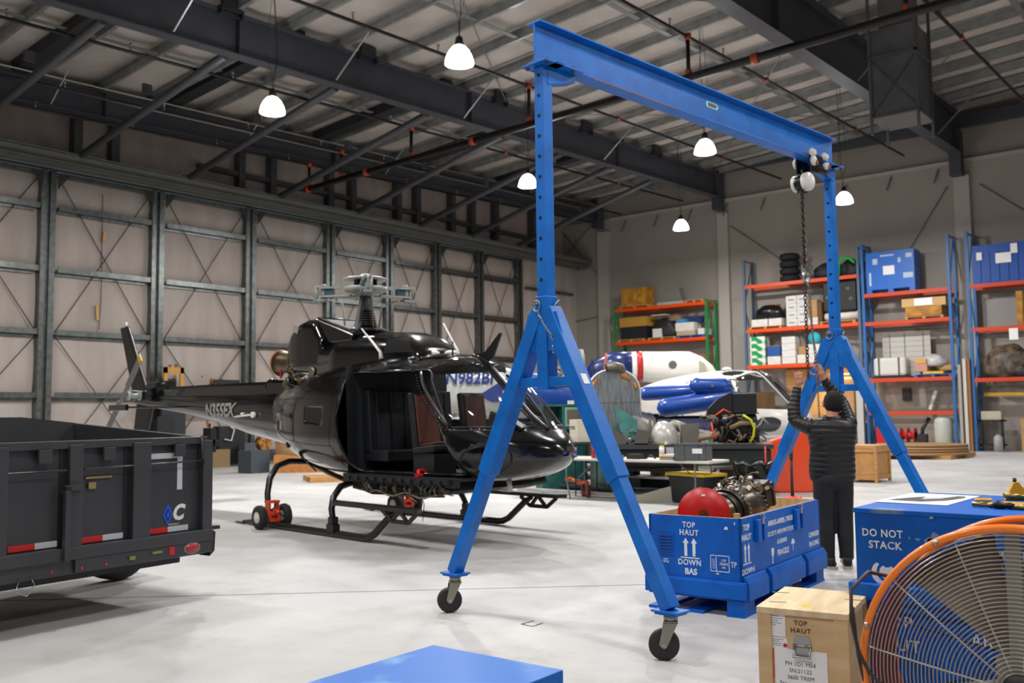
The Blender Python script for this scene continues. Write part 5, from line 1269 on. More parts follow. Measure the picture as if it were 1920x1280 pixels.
b = MB(); b.cyl((.12, 1.5, .36), (-.4, 1.5, .44), .05, 8); b.build('axle_arm', TD, TRL)
# ================================================================ PERSON (local x right, y the way he faces, away from us)
PE = thing('person', 'person in a black quilted jacket and dark trousers, seen from behind, reaching up', 'person', (9.25, 3.49, 0), -YAW)
def cap(b, pts, rs, n=14):
    b.tube(pts, rs, n)
    b.ico(pts[0], rs[0], 2); b.ico(pts[-1], rs[-1], 2)
def vox(o, size, sm=3):
    r = o.modifiers.new('remesh', 'REMESH'); r.mode = 'VOXEL'; r.voxel_size = size; r.use_smooth_shade = True
    if sm: s_ = o.modifiers.new('smooth', 'SMOOTH'); s_.factor = .5; s_.iterations = sm
Lh = Vector((-.27, .17, 1.85)); Rh = Vector((-.055, .20, 1.96))
b = MB()
cap(b, [(0, 0, .92), (0, .01, 1.05), (0, .02, 1.25), (0, .03, 1.40)], [.11, .10, .11, .10])
b.tube([(-.10, 0, .92), (.10, 0, .92)], .085, 12); cap(b, [(-.14, .03, 1.40), (.14, .03, 1.40)], [.045, .045])
for sx, fx in ((-1, -.085), (1, .10)): cap(b, [(sx * .085, 0, .90), (fx, .02, .48), (fx, -.01, .10)], [.095, .062, .042]); cap(b, [(fx, -.03, .05), (fx + sx * .02, .14, .045)], [.04, .035])
cap(b, [(0.01, .02, 1.42), (.03, .035, 1.53)], [.06, .055])
# head: skull, jaw, nose, ears; tilted back to look up
hc = Vector((.04, .055, 1.625)); q = Matrix.Rotation(math.radians(28), 3, 'X')
def hp_(x, y, z): return hc + q @ Vector((x, y, z))
b.ico(hc, .095, 3, sq=(.9, 1.08, 1.2)); cap(b, [hp_(0, .03, -.05), hp_(0, .06, -.085)], [.055, .035]); cap(b, [hp_(0, .095, .01), hp_(0, .112, -.02)], [.010, .014], 8)
for sx in (-1, 1): b.ico(hp_(sx * .092, .0, -.015), .026, 2, sq=(.45, .9, 1.4)); b.ico(hp_(sx * .03, .088, .015), .013, 1)
b.ico(hp_(0, .095, -.05), .014, 1, sq=(1.8, .7, .5))
cap(b, [(-.15, .03, 1.39), (-.32, .12, 1.45), Lh - Vector((-.01, .0, .07))], [.04, .04, .028]); cap(b, [(.15, .03, 1.40), (.17, .20, 1.63), Rh + Vector((.05, -.01, -.09))], [.04, .04, .028])
def hand(w, up, side, nrm, curl, sc=1.0):
    # w wrist, up towards the fingers, side towards the thumb, nrm palm direction
    up, side, nrm = up.normalized(), side.normalized(), nrm.normalized(); P = lambda a, c, d: w + (up * a + side * c + nrm * d) * sc
    cap(b, [P(0, 0, 0), P(.03, 0, 0)], [.026, .03]); 
    for c in (-.030, -.010, .010, .030): cap(b, [P(.03, c * .8, 0), P(.085, c, .002)], [.015, .0125], 8)
    for c, L in ((-.033, .062), (-.011, .076), (.011, .082), (.033, .072)):
        p = P(.085, c, .002); pts = [p]; a = curl * .5
        for k, f in enumerate((.45, .32, .23)):
            d = (up * math.cos(a) + nrm * math.sin(a)); pts.append(pts[-1] + d * L * f * sc); a += curl
        b.tube(pts, [.0095, .0090, .0082, .0070], 8); b.ico(pts[-1], .0072, 1)
    p = P(.025, .03, .004); pts = [p, p + (side * .035 + up * .022 + nrm * .012) * sc, p + (side * .048 + up * .052 + nrm * .028) * sc]
    b.tube(pts, [.014, .0105, .008], 8); b.ico(pts[-1], .008, 1)
hand(Lh - Vector((-.01, 0, .05)), Vector((.05, .0, 1)), Vector((1, .0, 0)), Vector((.15, 1, 0)), .5)
hand(Rh + Vector((.045, -.01, -.07)), Vector((-.35, 0, 1)), Vector((-1, .1, -.3)), Vector((-.5, .9, 0)), .6)
o = b.build('body', SKIN, PE); vox(o, .0055, 2)
# hair
b = MB(); b.ico(hc + q @ Vector((0, -.018, .018)), .100, 3, sq=(.95, 1.05, 1.14)); bmesh.ops.delete(b.bm, geom=[v for v in b.bm.verts if (q.inverted() @ (v.co - hc)).y > .045 + .2 * max(0, (q.inverted() @ (v.co - hc)).z - .03)], context='VERTS')
b.build('hair', mat('dark_hair', '17130f', .7, bump=.6, bscale=180, spec=.3), PE)
# quilted jacket
JK = mat('black_nylon', '121214', .42, 0, bump=.15, bscale=25)
b = MB()
def tor(u, v):
    z = .86 + .62 * v; a = 2 * PI * u
    w = [.215, .225, .225, .22, .225, .235, .225, .18][min(7, int(v * 7.999))]; W_ = [(0, .215), (.15, .225), (.5, .215), (.75, .24), (.88, .235), (.955, .185), (1, .09)]
    for (p, r), (p2, r2) in zip(W_[:-1], W_[1:]):
        if p <= v <= p2: w = r + (r2 - r) * (v - p) / (p2 - p)
    puff = .0065 * abs(math.sin(PI * (z - .86 + .006 * math.sin(a * 2 + z * 11)) / .055)) ** .6 - .006 * (math.sin(a * 3 + z * 9))
    dpt = .60 + .05 * math.sin(PI * v)
    return ((w + puff) * math.cos(a) + .005, (w * dpt + puff) * math.sin(a) + .02, z + .01 * math.sin(a * 2))
G = b.grid(tor, 48, 84, closeu=True); b._f([g[-1] for g in G])
b.build('jacket_body', JK, PE)
def sleeve(pts, rs):
    # resample and puff
    P = []; R_ = []
    for (a, ra), (c, rc) in zip(list(zip(pts, rs))[:-1], list(zip(pts, rs))[1:]):
        a, c = Vector(a), Vector(c); n = max(6, int((c - a).length / .008))
        for i in range(n): t = i / n; P.append(a + (c - a) * t); R_.append(ra + (rc - ra) * t)
    for _ in range(12): P = [P[0]] + [(P[i - 1] + P[i] * 2 + P[i + 1]) / 4 for i in range(1, len(P) - 1)] + [P[-1]]
    s_ = 0
    for i in range(len(P)):
        if i: s_ += (P[i] - P[i - 1]).length
        R_[i] += .006 * abs(math.sin(PI * s_ / .045)) ** .6 - .004
    b = MB(); b.tube(P, R_, 18); b.build('jacket_sleeve', JK, PE)
sleeve([(-.10, .02, 1.36), (-.19, .04, 1.38), (-.32, .13, 1.44), (-.325, .15, 1.56), (-.275, .17, 1.79)], [.09, .088, .07, .062, .042])
sleeve([(.10, .02, 1.37), (.19, .04, 1.41), (.18, .20, 1.62), (.10, .20, 1.73), (.0, .19, 1.87)], [.09, .088, .068, .060, .042])
b = MB(); b.tube([(.02 + .075 * math.cos(t), .03 + .065 * math.sin(t), 1.475 + .012 * math.sin(t)) for t in [2 * PI * i / 20 for i in range(20)]], .022, 8, closed=True); b.build('jacket_collar', JK, PE)
b = MB(); b.tube([(.205 * math.cos(t) + .005, .13 * math.sin(t) + .02, .862) for t in [2 * PI * i / 28 for i in range(28)]], .012, 6, closed=True); b.build('jacket_hem', mat('hem_dark_red', '2b1818', .6), PE)
# trousers and shoes
b = MB(); TRm = mat('dark_trousers', '0f1218', .75, bump=.2, bscale=14)
b.ico((0, .01, .86), .175, 3, sq=(1.12, .82, .75))
for sx, fx in ((-1, -.085), (1, .10)): b.tube([(sx * .085, .01, .86), (sx * .09, .02, .70), (fx, .02, .48), (fx, 0, .30), (fx, -.01, .13), (fx, -.005, .09)], [.115, .108, .086, .078, .068, .072], 18)
o = b.build('trousers', TRm, PE); vox(o, .012, 3)
for sx, fx in ((-1, -.085), (1, .10)):
    SH = mat('black_shoe', '17171a', .6)
    b = MB(); rt = Matrix.Rotation(-sx * .35, 3, 'Z')
    def sp(x, y, z): v = rt @ Vector((x, y, z)); return (fx + v.x, v.y - .03, v.z)
    b.tube([sp(0, -.07, .05), sp(0, 0, .055), sp(0, .08, .05), sp(0, .16, .04), sp(0, .19, .038)], [.036, .044, .044, .038, .02], 14); b.tube([sp(0, -.03, .05), sp(0, -.03, .11)], .045, 12)
    s1 = b.build('shoe', SH, PE)
    b = MB(); M2 = rotm(rt @ Vector((1, 0, 0)), rt @ Vector((0, 1, 0)), (0, 0, 1), (fx, -.03, 0)); b.prism(rpoly([(-.042, -.10), (.042, -.10), (.048, .12), (.02, .21), (-.02, .21), (-.048, .12)], .03), 0, .026, M=M2); b.build('shoe_sole', mat('sole_cream', 'a49c90', .7), s1)
# ================================================================ BACKGROUND
def simple(name, label, cat, mb, m, loc=(0, 0, 0), rotz=0, group=None, bevel=0):
    o = mb.build(name, m, None, bevel=bevel); return tag(o, label, cat, group, loc, rotz)
def bbox(name, label, cat, a, c, m, bevel=0, rz=0, group=None):   # axis box from a to c, origin at its base centre
    x, y = (a[0] + c[0]) / 2, (a[1] + c[1]) / 2
    b = MB(); b.b2((a[0] - x, a[1] - y, 0), (c[0] - x, c[1] - y, c[2] - a[2])); return simple(name, label, cat, b, m, (x, y, a[2]), rz, group, bevel)
# ---------------- white helicopter body (same type, other livery)
WP = mat('gloss_white_paint', 'dcdad2', .25, 0, coat=.4); NVY = mat('navy_paint', '16245a', .3, coat=.3)
W2 = thing('white_helicopter', 'white helicopter fuselage with cardboard boxes behind its windshield, in the work area', 'helicopter', (21.6, 10.6, .2), math.radians(-108))
wd_ = [bpy.data.objects[n] for n in ('fuselage', 'windshield', 'roof_window', 'door_window')]
for o in wd_:
    for src in [p for p in bpy.data.objects if p.parent == H and p.name.split('.')[0] == o.name and p.type == 'MESH']:
        c = src.copy(); c.data = src.data.copy(); COL.objects.link(c); c.parent = W2
        if o.name == 'fuselage': c.data.materials[0] = WP; c.data.materials[1] = mat('lining_grey', '8a8781', .6)
DG = mat('white_door_dark_glass', '3a3f42', .12)
def hside(P, side, off, name, m, par, thick=.0):
    # patch of the hull surface filling polygon P
    b = MB(); xs = [p[0] for p in P]; zs = [p[1] for p in P]; n = 26
    for i in range(n):
        for j in range(n):
            x0_, x1_ = min(xs) + (max(xs) - min(xs)) * i / n, min(xs) + (max(xs) - min(xs)) * (i + 1) / n; z0_, z1_ = min(zs) + (max(zs) - min(zs)) * j / n, min(zs) + (max(zs) - min(zs)) * (j + 1) / n
            if inpoly((x0_ + x1_) / 2, (z0_ + z1_) / 2, P):
                b.quad(*[(x, side * (ysurf(x, z) + off), z) for x, z in ((x0_, z0_), (x1_, z0_), (x1_, z1_), (x0_, z1_))])
    return b.build(name, m, par, weld=True)
hside(DOORP, -1, -.004, 'cabin_door', WP, W2); 
hside(rpoly([(-.55, 1.45), (1.0, 1.45), (.64, 2.04), (-.6, 2.05)], .12), -1, .004, 'door_window', DG, W2); hside(rpoly([(-1.55, 1.55), (-1.05, 1.55), (-1.05, 1.95), (-1.5, 1.92)], .1), -1, .004, 'rear_window', DG, W2)
hside([(-3.3, 1.25), (1.1, .72), (1.5, .8), (1.7, 1.05), (1.2, 1.2), (0, 1.15), (-3.3, 1.4)], -1, .004, 'navy_stripe', NVY, W2)
hside(CHIN, -1, .003, 'chin_window', DG, W2)
b = MB(); b.tube(outline(DOORP, -1), .012, 6, closed=True); b.tube([(s, 0, interp(s)[0] + .01) for s in [.86 + i * .1 for i in range(12)]], .04, 6)
for sd in (-1, 1): b.tube([(x, sd * (ysurf(x, z) + .003), z) for x, z in pl], .03, 6)
b.build('window_frame', BLKM, W2)
b = MB(); b.lathe((.0, -.2, 2.35), (0, 0, 1), [(0, .14), (.05, .12), (.08, .06)], 16); b.build('gps_antenna', WP, W2)
for sd in (-1, 1):
    b = MB(); b.tube([(-2.6, sd * 1.1, -.15), (.3, sd * 1.1, -.15), (.7, sd * 1.1, .2)], .045, 8)
    for s0 in (-2.2, -.6): b.tube([(s0, sd * 1.1, -.13), (s0 - .1, sd * .9, .5), (s0 - .2, sd * .5, .75)], .045, 8)
    b.build('skid_tube', LG, W2)
def w2(x, y):
    a = math.radians(-108); return (21.6 + math.cos(a) * x - math.sin(a) * y, 10.6 + math.sin(a) * x + math.cos(a) * y)
for i, (x, y, z, d, lb) in enumerate(((.95, -.25, 1.0, (.6, .7, .98), 'large brown cardboard box standing behind the windshield of the white helicopter'), (.3, .3, 1.0, (.5, .6, .9), 'brown cardboard box further back inside the white helicopter cabin'))):
    b = MB(); b.b2((-d[0] / 2, -d[1] / 2, 0), (d[0] / 2, d[1] / 2, d[2])); q_ = w2(x, y); o = simple('cardboard_box', lb, 'box', b, CARD, (q_[0], q_[1], z), math.radians(-108))
    b = MB(); b.b2((d[0] / 2, -.3, .5), (d[0] / 2 + .002, .3, .58)); b.b2((-.2, -d[1] / 2 - .002, .5), (.2, -d[1] / 2, .58)); b.pieces('packing_tape', PAPER, o)
# ---------------- white tail section with red and blue stripes
TS = thing('tail_section', 'white aircraft tail section with dark blue and red stripes standing behind the white helicopter', 'aircraft part', (24.34, 14.41, -.34), math.atan2(-.79, .61)); TS.scale = (1.217, 1.217, 1.217)
RS = mat('red_stripe', 'b01c24', .35)
def loft(name, st, m, par, n=28, e=2.4, cap=True, split=None):
    b = MB(); R = []
    for (x, yc, zc, ry, rz_) in st:
        R.append([b.bm.verts.new((x, yc + ry * math.copysign(abs(math.cos(2 * PI * i / n)) ** (2 / e), math.cos(2 * PI * i / n)), zc + rz_ * math.copysign(abs(math.sin(2 * PI * i / n)) ** (2 / e), math.sin(2 * PI * i / n)))) for i in range(n)])
    for A, B in zip(R[:-1], R[1:]): b.bridge(A, B)
    if cap: b._f(list(reversed(R[0]))); b._f(R[-1])
    return b.build(name, m, par)
loft('rear_cone', [(-1.75, 0, 2.45, .05, .12), (-1.6, 0, 2.52, .14, .28), (-1.15, 0, 2.66, .26, .36), (-.62, 0, 2.66, .31, .37)], NVY, TS)
loft('white_band', [(-.62, 0, 2.66, .311, .371), (-.5, 0, 2.66, .316, .372)], WP, TS); loft('red_band', [(-.5, 0, 2.66, .318, .374), (-.36, 0, 2.66, .322, .376)], RS, TS)
loft('fairing_shell', [(-.36, 0, 2.66, .32, .372), (.4, 0, 2.62, .34, .40), (.8, 0, 2.6, .36, .42), (1.1, 0, 2.53, .34, .36), (1.35, 0, 2.42, .28, .26), (1.5, 0, 2.3, .15, .12)], WP, TS)
b = MB(); b.cyl((.35, -.335, 2.68), (.35, -.345, 2.68), .10, 24); b.build('round_port', mat('port_grey', '5c5a56', .5), TS)
b = MB(); b.prism(rpoly([(.98, 2.40), (1.22, 2.36), (1.12, 2.70), (.98, 2.78)], .04), .33, .35, M=rotm((1, 0, 0), (0, 0, 1), (0, -1, 0), (0, 0, 0))); b.build('side_scoop', mat('scoop_grey', 'a9a797', .5), TS)
b = MB(); b.b2((-.9, -.25, .28), (1.1, .25, .36))
for x in (-.8, .9): b.b2((x, -.2, .28), (x + .1, .2, 2.32))
b.build('transport_stand', BLKM, TS)
# ---------------- white and blue fuselage seen through the black helicopter's windshield
NF = thing('registered_fuselage', 'white and blue fuselage lettered N982BI, seen through the black helicopter windshield', 'aircraft part', (15.7, 14.0, 0), math.atan2(-.773, .635))
loft('fuselage_shell', [(-1.9, 0, 2.2, .15, .2), (-1.5, 0, 2.15, .35, .42), (-.6, 0, 2.1, .45, .52), (.6, 0, 2.05, .5, .56), (1.3, 0, 1.9, .52, .55), (2.1, 0, 1.6, .48, .55), (2.5, 0, 1.4, .3, .4)], WP, NF)
text('registration_lettering', 'N982BI', .37, (-.10, -.51, 2.32), (1, 0, 0), (0, 0, 1), mat('reg_blue', '2a3f86', .5), NF, bold=.01, sx=.92, thick=.004, shear=.12)
b = MB(); b.prism([(.1, 1.95), (.75, 2.35), (.62, 2.0), (.95, 1.85), (.4, 1.8)], .49, .515, M=rotm((1, 0, 0), (0, 0, 1), (0, -1, 0), (0, 0, 0))); b.build('blue_swoosh', mat('reg_blue', '2a3f86', .5), NF)
b = MB(); b.prism([(-.9, 1.45), (-.2, 1.5), (.0, 1.1), (-.4, .9)], .3, .34, M=rotm((1, 0, 0), (0, 0, 1), (0, -1, 0), (0, 0, 0))); b.build('lower_fairing', WP, NF)
b = MB()
for x in (-1.2, 1.2): b.b2((x, -.3, .145), (x + .12, .3, 1.6))
b.b2((-1.2, -.3, .35), (1.3, -.2, .4)); b.build('support_stand', BLKM, NF)
# ---------------- blue cowling, teal cabinet and their neighbours
BN = thing('blue_nacelle', 'dark blue aircraft body with exposed fittings behind the near gantry legs', 'aircraft part', (15.2, 11.45, 0), math.atan2(-.773, .635))
BLP = mat('royal_blue_paint', '123f92', .35, coat=.3)
loft('nacelle_shell', [(-.7, 0, 1.95, .2, .25), (-.4, 0, 1.95, .36, .42), (.3, 0, 1.85, .4, .42), (.75, 0, 1.7, .35, .32), (.95, 0, 1.6, .2, .2)], BLP, BN)
b = MB()
for i in range(3): b.box((.35 + i * .26, -.41, 1.72), (.13, .02, .14))
b.pieces('white_check', WHITE, BN)
random.seed(9); b = MB()
for i in range(14):
    b.mi = i % 3; p = [(random.uniform(.0, .6), -.3, random.uniform(2.1, 2.4))]
    for k in range(3): p.append((p[-1][0] + random.uniform(-.15, .15), p[-1][1] + random.uniform(-.1, .05), p[-1][2] + random.uniform(-.1, .1)))
    b.tube(p, random.uniform(.012, .03), 6)
b.box((.3, -.3, 2.16), (.6, .2, .14)); b.build('fitting_tubes', [mat('fit_grey', '8c8578', .5, .4), mat('fit_pink', 'a3606a', .5), mat('fit_dark', '27231f', .5)], BN)
b = MB(); b.b2((-.3, -.2, .12), (.5, .2, 1.45)); b.build('body_support', mat('support_dark', '22262b', .6), BN)
TC = thing('teal_cabinet', 'teal equipment cabinet with a grey radiator panel, between the gantry legs', 'cabinet', (15.0, 11.03, 0), -.65)
TEAL = mat('teal_paint', '1f6a66', .5, 0, var=.2, vscale=4); TEALL = mat('pale_teal', '7fa79c', .5)
b = MB(); b.b2((-.45, -.02, 0), (.45, .5, .9)); b.b2((-.45, .4, .9), (.45, .5, 1.7)); b.b2((-.45, 0, .9), (-.41, .5, 1.7)); b.b2((.41, 0, .9), (.45, .5, 1.7)); b.b2((-.45, 0, 1.22), (.45, .5, 1.27)); b.b2((-.45, 0, 1.68), (.45, .5, 1.72)); b.b2((-.02, 0, .9), (.02, .5, 1.7)); b.build('cabinet_frame', TEAL, TC)
b = MB(); b.b2((.03, -.02, 1.28), (.42, 0, 1.66)); b.build('radiator_frame', TEALL, TC); b = MB(); b.b2((.07, -.03, 1.33), (.38, -.02, 1.61)); b.build('radiator_core', mat('radiator', '6d675c', .6, .3, bump=.6, bscale=160), TC)
bx = bbox('carton', 'white carton printed HYDRO leaning beside the teal cabinet', 'box', (14.52, 10.13, 1.0), (14.80, 10.63, 1.42), mat('carton_cream', 'c6c0ae', .7), 0, -.65)
text('carton_lettering', 'HYDRO', .10, (-.142, .05, .26), (0, -1, 0), (0, 0, 1), BLK, bx)
LTb = thing('side_table', 'thin legged grey side table carrying the white carton', 'table', (14.66, 10.38, 0), -.65)
b = MB(); b.b2((-.25, -.35, .96), (.25, .35, .995)); b.build('table_top', mat('support_dark', '22262b', .6), LTb)
for x in (-.22, .2):
    for y in (-.32, .3): b = MB(); b.b2((x, y, 0), (x + .02, y + .02, .96)); b.build('leg', BLKM, LTb)
o = MB(); o.tube([(0, -.32, 0), (0, -.32, .62), (0, -.22, .78), (0, .22, .78), (0, .32, .62), (0, .32, 0)], .045, 8)
simple('canopy_frame', 'pale green rounded window frame standing behind the gantry leg', 'frame', o, mat('frame_palegreen', '8a9384', .5), (17.96, 12.72, 2.2), -.65)
bbox('frame_stand', 'dark stand below the rounded window frame', 'stand', (17.7, 12.5, 0), (18.2, 13.0, 2.2), mat('support_dark', '22262b', .6))
b = MB(); b.tube([(0, 0, 0), (-.05, 0, .5), (.03, 0, .95)], .04, 6); simple('red_hose_arm', 'faded red curved pipe standing against the back wall', 'pipe', b, mat('faded_red', '9e4a42', .6), (18.6, 12.4, 2.0)); bbox('pipe_box', 'grey box holding the faded red pipe', 'box', (18.4, 12.2, 0), (18.8, 12.6, 2.0), mat('support_grey', '55555a', .6))
# ---------------- silver bulkhead with exhaust pipe
DM = thing('bulkhead', 'rounded silver engine bulkhead with rusty orange edges and an exhaust pipe on top', 'aircraft part', (14.35, 9.40, 0), -YAW)
ALU = mat('dull_aluminium', '8e9296', .45, .6, var=.35, vscale=7, stretch=(6, 1, .6)); GRN = mat('green_primer', '5f7d74', .6, 0, var=.4, vscale=6)
P = [(-.47, 1.35), (-.47, 1.9)] + [(-.47 * math.cos(t) ** .8 if math.cos(t) > 0 else .47 * (-math.cos(t)) ** .8, 1.9 + .42 * math.sin(t)) for t in [PI * i / 16 for i in range(1, 16)]] + [(.47, 1.9), (.47, 1.35)]
b = MB(); b.prism(P, -.03, .03, M=rotm((1, 0, 0), (0, 0, 1), (0, -1, 0), (0, 0, 0))); b.build('bulkhead_plate', ALU, DM)
b = MB(); b.tube([(x * 1.01, 0, z) for x, z in P], .022, 6); b.build('edge_channel', WHITE, DM)
b = MB(); b.b2((-.44, -.05, .105), (.44, .25, 1.36)); b.build('green_frame', GRN, DM)
random.seed(2)
for i in range(18):
    t = random.choice((random.uniform(0, .9), random.uniform(1.9, 2.9))); b = MB(); x = -.42 * math.cos(t); z = 1.88 + .37 * math.sin(t); b.ico((x, -.04, z), random.uniform(.015, .04), 1, sq=(1, .3, 1.5), jit=.6); b.build('orange_sealant', mat('sealant_orange', 'b87420', .7), DM)
b = MB(); b.tube([(-.14, -.10, 2.36), (.0, -.08, 2.38), (.12, -.02, 2.35), (.17, .08, 2.26)], [.075, .085, .095, .09], 18, cap=False); b.build('exhaust_pipe', mat('exhaust_grey', '7d766b', .45, .5, var=.3, vscale=8), DM)
b = MB(); b.cyl((-.145, -.10, 2.36), (-.12, -.10, 2.36), .07, 16); b.build('pipe_mouth', mat('vent_black', '020202', .9), DM)
b = MB(); b.bar((-.36, -.06, 2.28), (-.40, -.06, 2.52), .02, .02); b.build('rod', BLK, DM)
b = MB()
for x in (-.3, -.1, .12, .3): b.b2((x, -.034, 1.5), (x + .008, -.03, 2.2))
b.b2((-.45, -.036, 1.72), (.45, -.03, 1.735)); b.build('panel_rib', mat('rib_grey', '6e7277', .5, .5), DM)
b = MB(); b.prism([(-.05, .55), (.35, .30), (.38, -.05), (.30, -.12), (.05, .1)], 0, .02, M=rotm((1, 0, 0), (0, 0, 1), (0, -1, 0), (0, 0, 0)))
simple('teal_fin', 'flat teal triangular panel leaning in front of the silver bulkhead', 'panel', b, mat('teal_panel', '4d8d8b', .5, 0, var=.3, vscale=6), (13.95, 9.08, 1.12), -YAW)
WB_Z = .94
# ---------------- steel workbench behind the folding table
WBn = thing('workbench', 'long dark steel workbench loaded with engine parts behind the folding table', 'workbench', (14.75, 8.0, 0), math.atan2(-2.3, 1.25) + 0)
b = MB(); b.b2((-1.5, -.35, .86), (1.4, .45, .94)); b.build('bench_top', mat('bench_steel', '4b4d4f', .4, .6), WBn)
b = MB(); b.b2((-1.45, -.30, .55), (1.35, .40, .84)); b.build('bench_drawer_box', mat('bench_green_black', '14201f', .6), WBn)
for x in (-1.4, 1.3):
    for y in (-.28, .36): b = MB(); b.b2((x - .03, y - .03, 0), (x + .03, y + .03, .55)); b.build('leg', BLKM, WBn)
def wbl(x, y): a = math.atan2(-2.3, 1.25); return (14.75 + math.cos(a) * x - math.sin(a) * y, 8.0 + math.sin(a) * x + math.cos(a) * y)
WA = math.atan2(-2.3, 1.25)
def onb(nm, lb, cat, mb, m, x, y, z=WB_Z, rz=0, **k): q_ = wbl(x, y); return simple(nm, lb, cat, mb, m, (q_[0], q_[1], z), WA + rz, **k)
CG = mat('cowl_silver', 'b9b7b1', .28, .25, coat=.2); CGD = mat('cowl_dull', '8d887e', .45, .3, var=.3, vscale=6)
b = MB()
def dc(u, v):   # closed bulging hood, flat foot, steep left edge
    a = PI * u; k = math.cos(v * PI / 2) ** .75; r = 1 + .0 * v
    return (.27 * math.cos(a) * k * (.8 if math.cos(a) < 0 else 1.05), -.24 * math.sin(v * PI / 2) + .12, .41 * math.sin(a) ** .75 * k)
b.grid(dc, 26, 14); o = onb('silver_cowl', 'shiny silver domed engine cowl lying on the workbench', 'cowl', b, CG, -.52, -.15, rz=.25); so = o.modifiers.new('t', 'SOLIDIFY'); so.thickness = .012
b = MB(); b.tube([(-.22, -.0, .02), (.27, .0, .02)], .012, 6); b.build('foot_flange', CG, o)
b = MB(); b.prism([(-.20, 0), (.16, 0), (.20, .40), (.05, .52), (-.12, .50), (-.22, .3)], -.02, .02, M=rotm((1, 0, 0), (0, .25, .97), (0, -.97, .25), (0, 0, 0))); onb('grey_panel_frame', 'grey curved panel with a pale inner plate leaning on the workbench', 'panel', b, CGD, -1.05, .1)
b = MB(); b.b2((-.05, 0, 0), (.05, .01, .38)); onb('pale_plate', 'pale narrow plate standing in the grey curved panel', 'plate', b, mat('pale_plate', 'b6b8bc', .5), -1.02, -.04)
b = MB(); b.prism([(-.15, 0), (.15, 0), (.17, .36), (-.16, .34)], -.05, .05, M=rotm((1, 0, 0), (0, 0, 1), (0, -1, 0), (0, 0, 0))); b.tube([(-.15, -.06, .0), (-.17, -.06, .36)], .015, 6); onb('square_duct', 'grey square duct plate standing upright right of the silver cowl', 'duct', b, mat('duct_dull', '77736b', .5, .4), -.08, .0)
b = MB(); b.tube([(-.2, 0, .25), (-.05, .02, .33), (.1, .0, .28), (.22, .02, .2)], [.08, .1, .1, .07], 14); onb('grey_scoop', 'pale grey air scoop behind the silver cowl', 'scoop', b, CGD, -.3, .22)
for i, (x, h_, lb) in enumerate(((-.78, .42, 'leftmost pointed grey bracket standing behind the silver cowl'), (-.66, .46, 'tallest pointed grey bracket standing behind the silver cowl'), (-.55, .34, 'small pointed grey bracket right of the tallest one'))):
    b = MB(); b.prism([(-.05, 0), (.06, 0), (.03, h_), (-.02, h_ + .04)], -.02, .02, M=rotm((.9, 0, .2 - .2 * i), (-.1 * i, 0, 1), (0, -1, 0), (0, 0, 0))); onb('pointed_bracket', lb, 'bracket', b, CGD, x, .2)
b = MB(); b.prism([(-.14, 0), (.10, 0), (.14, .22), (-.08, .26)], 0, .09, M=rotm((1, 0, 0), (0, .3, .95), (0, -.95, .3), (0, 0, 0))); onb('black_filter_box', 'dark framed filter box leaning left of the silver cowl', 'filter', b, mat('filter_dark', '3a3833', .6), -.9, -.2)
b = MB(); b.prism([(-.2, 0), (.05, .0), (.1, .08), (-.15, .30)], 0, .02, M=rotm((1, 0, 0), (0, .3, .95), (0, -.95, .3), (0, 0, 0))); onb('black_vane_panel', 'black slatted panel lying on the left end of the workbench', 'panel', b, mat('filter_dark', '3a3833', .6), -1.25, -.2)
random.seed(31)
b = MB()
for i in range(10):
    b.mi = i % 2; p = [(random.uniform(-.2, .2), random.uniform(-.1, .1), random.uniform(.03, .2))]
    for k in range(3): p.append((p[-1][0] + random.uniform(-.1, .1), p[-1][1] + random.uniform(-.05, .05), max(.02, p[-1][2] + random.uniform(-.06, .06))))
    b.tube(p, random.uniform(.01, .028), 6)
onb('bleed_pipe', 'tangled chrome pipework lying left of the silver cowl', 'pipes', b, [STEEL, mat('fit_grey', '8c8578', .5, .4)], -.98, -.05)
# black nacelle and accessory gearbox
NC = thing('accessory_gearbox', 'black engine accessory assembly with a black cowl on top and a yellow hose', 'engine', (*wbl(.62, -.02), WB_Z), WA)
BP = mat('black_panel', '131314', .4)
b = MB(); b.prism([(-.42, .50), (-.38, .62), (-.22, .78), (.02, .90), (.42, .84), (.46, .52), (.0, .50)], -.26, -.24, M=rotm((1, 0, 0), (0, 0, 1), (0, -1, 0), (0, 0, 0))); b.prism([(-.42, .50), (-.38, .62), (-.22, .78), (.02, .90), (.04, .52)], -.02, .24, M=rotm((1, 0, 0), (0, 0, 1), (0, -1, 0), (0, 0, 0))); b.box((.24, .0, .70), (.40, .5, .34)); b.box((0, 0, .50), (.95, .5, .02), (0, -.06, 0)); b.build('black_cowl', BP, NC, bevel=.01)
b = MB(); b.cyl((.42, 0, .28), (-.05, 0, .28), .27, 28); b.cyl((.44, 0, .28), (.42, 0, .28), .22, 28); b.box((-.15, 0, .22), (.3, .3, .35)); b.build('gearbox_case', mat('gear_dark', '1c1a18', .55, .3), NC)
random.seed(41); b = MB()
for i in range(40):
    b.mi = random.choice((0, 1, 1, 2)); x = random.uniform(-.4, .4); p = [(x, -.27, random.uniform(.05, .48))]
    for k in range(4): p.append((p[-1][0] + random.uniform(-.1, .1), -.27 + random.uniform(-.05, .03), min(.5, max(.02, p[-1][2] + random.uniform(-.1, .1)))))
    b.tube(p, random.uniform(.006, .022), 5)
b.build('wire_bundle', [mat('fit_grey', '8c8578', .5, .4), mat('fit_dark', '27231f', .5), mat('tan_pipe', '7b6347', .5)], NC)
b = MB(); b.tube([(.20, -.32, .50), (.32, -.33, .42), (.38, -.33, .28), (.36, -.33, .14), (.30, -.32, .04)], .022, 8); b.build('yellow_hose', mat('hose_lime', 'b9c21a', .4), NC)
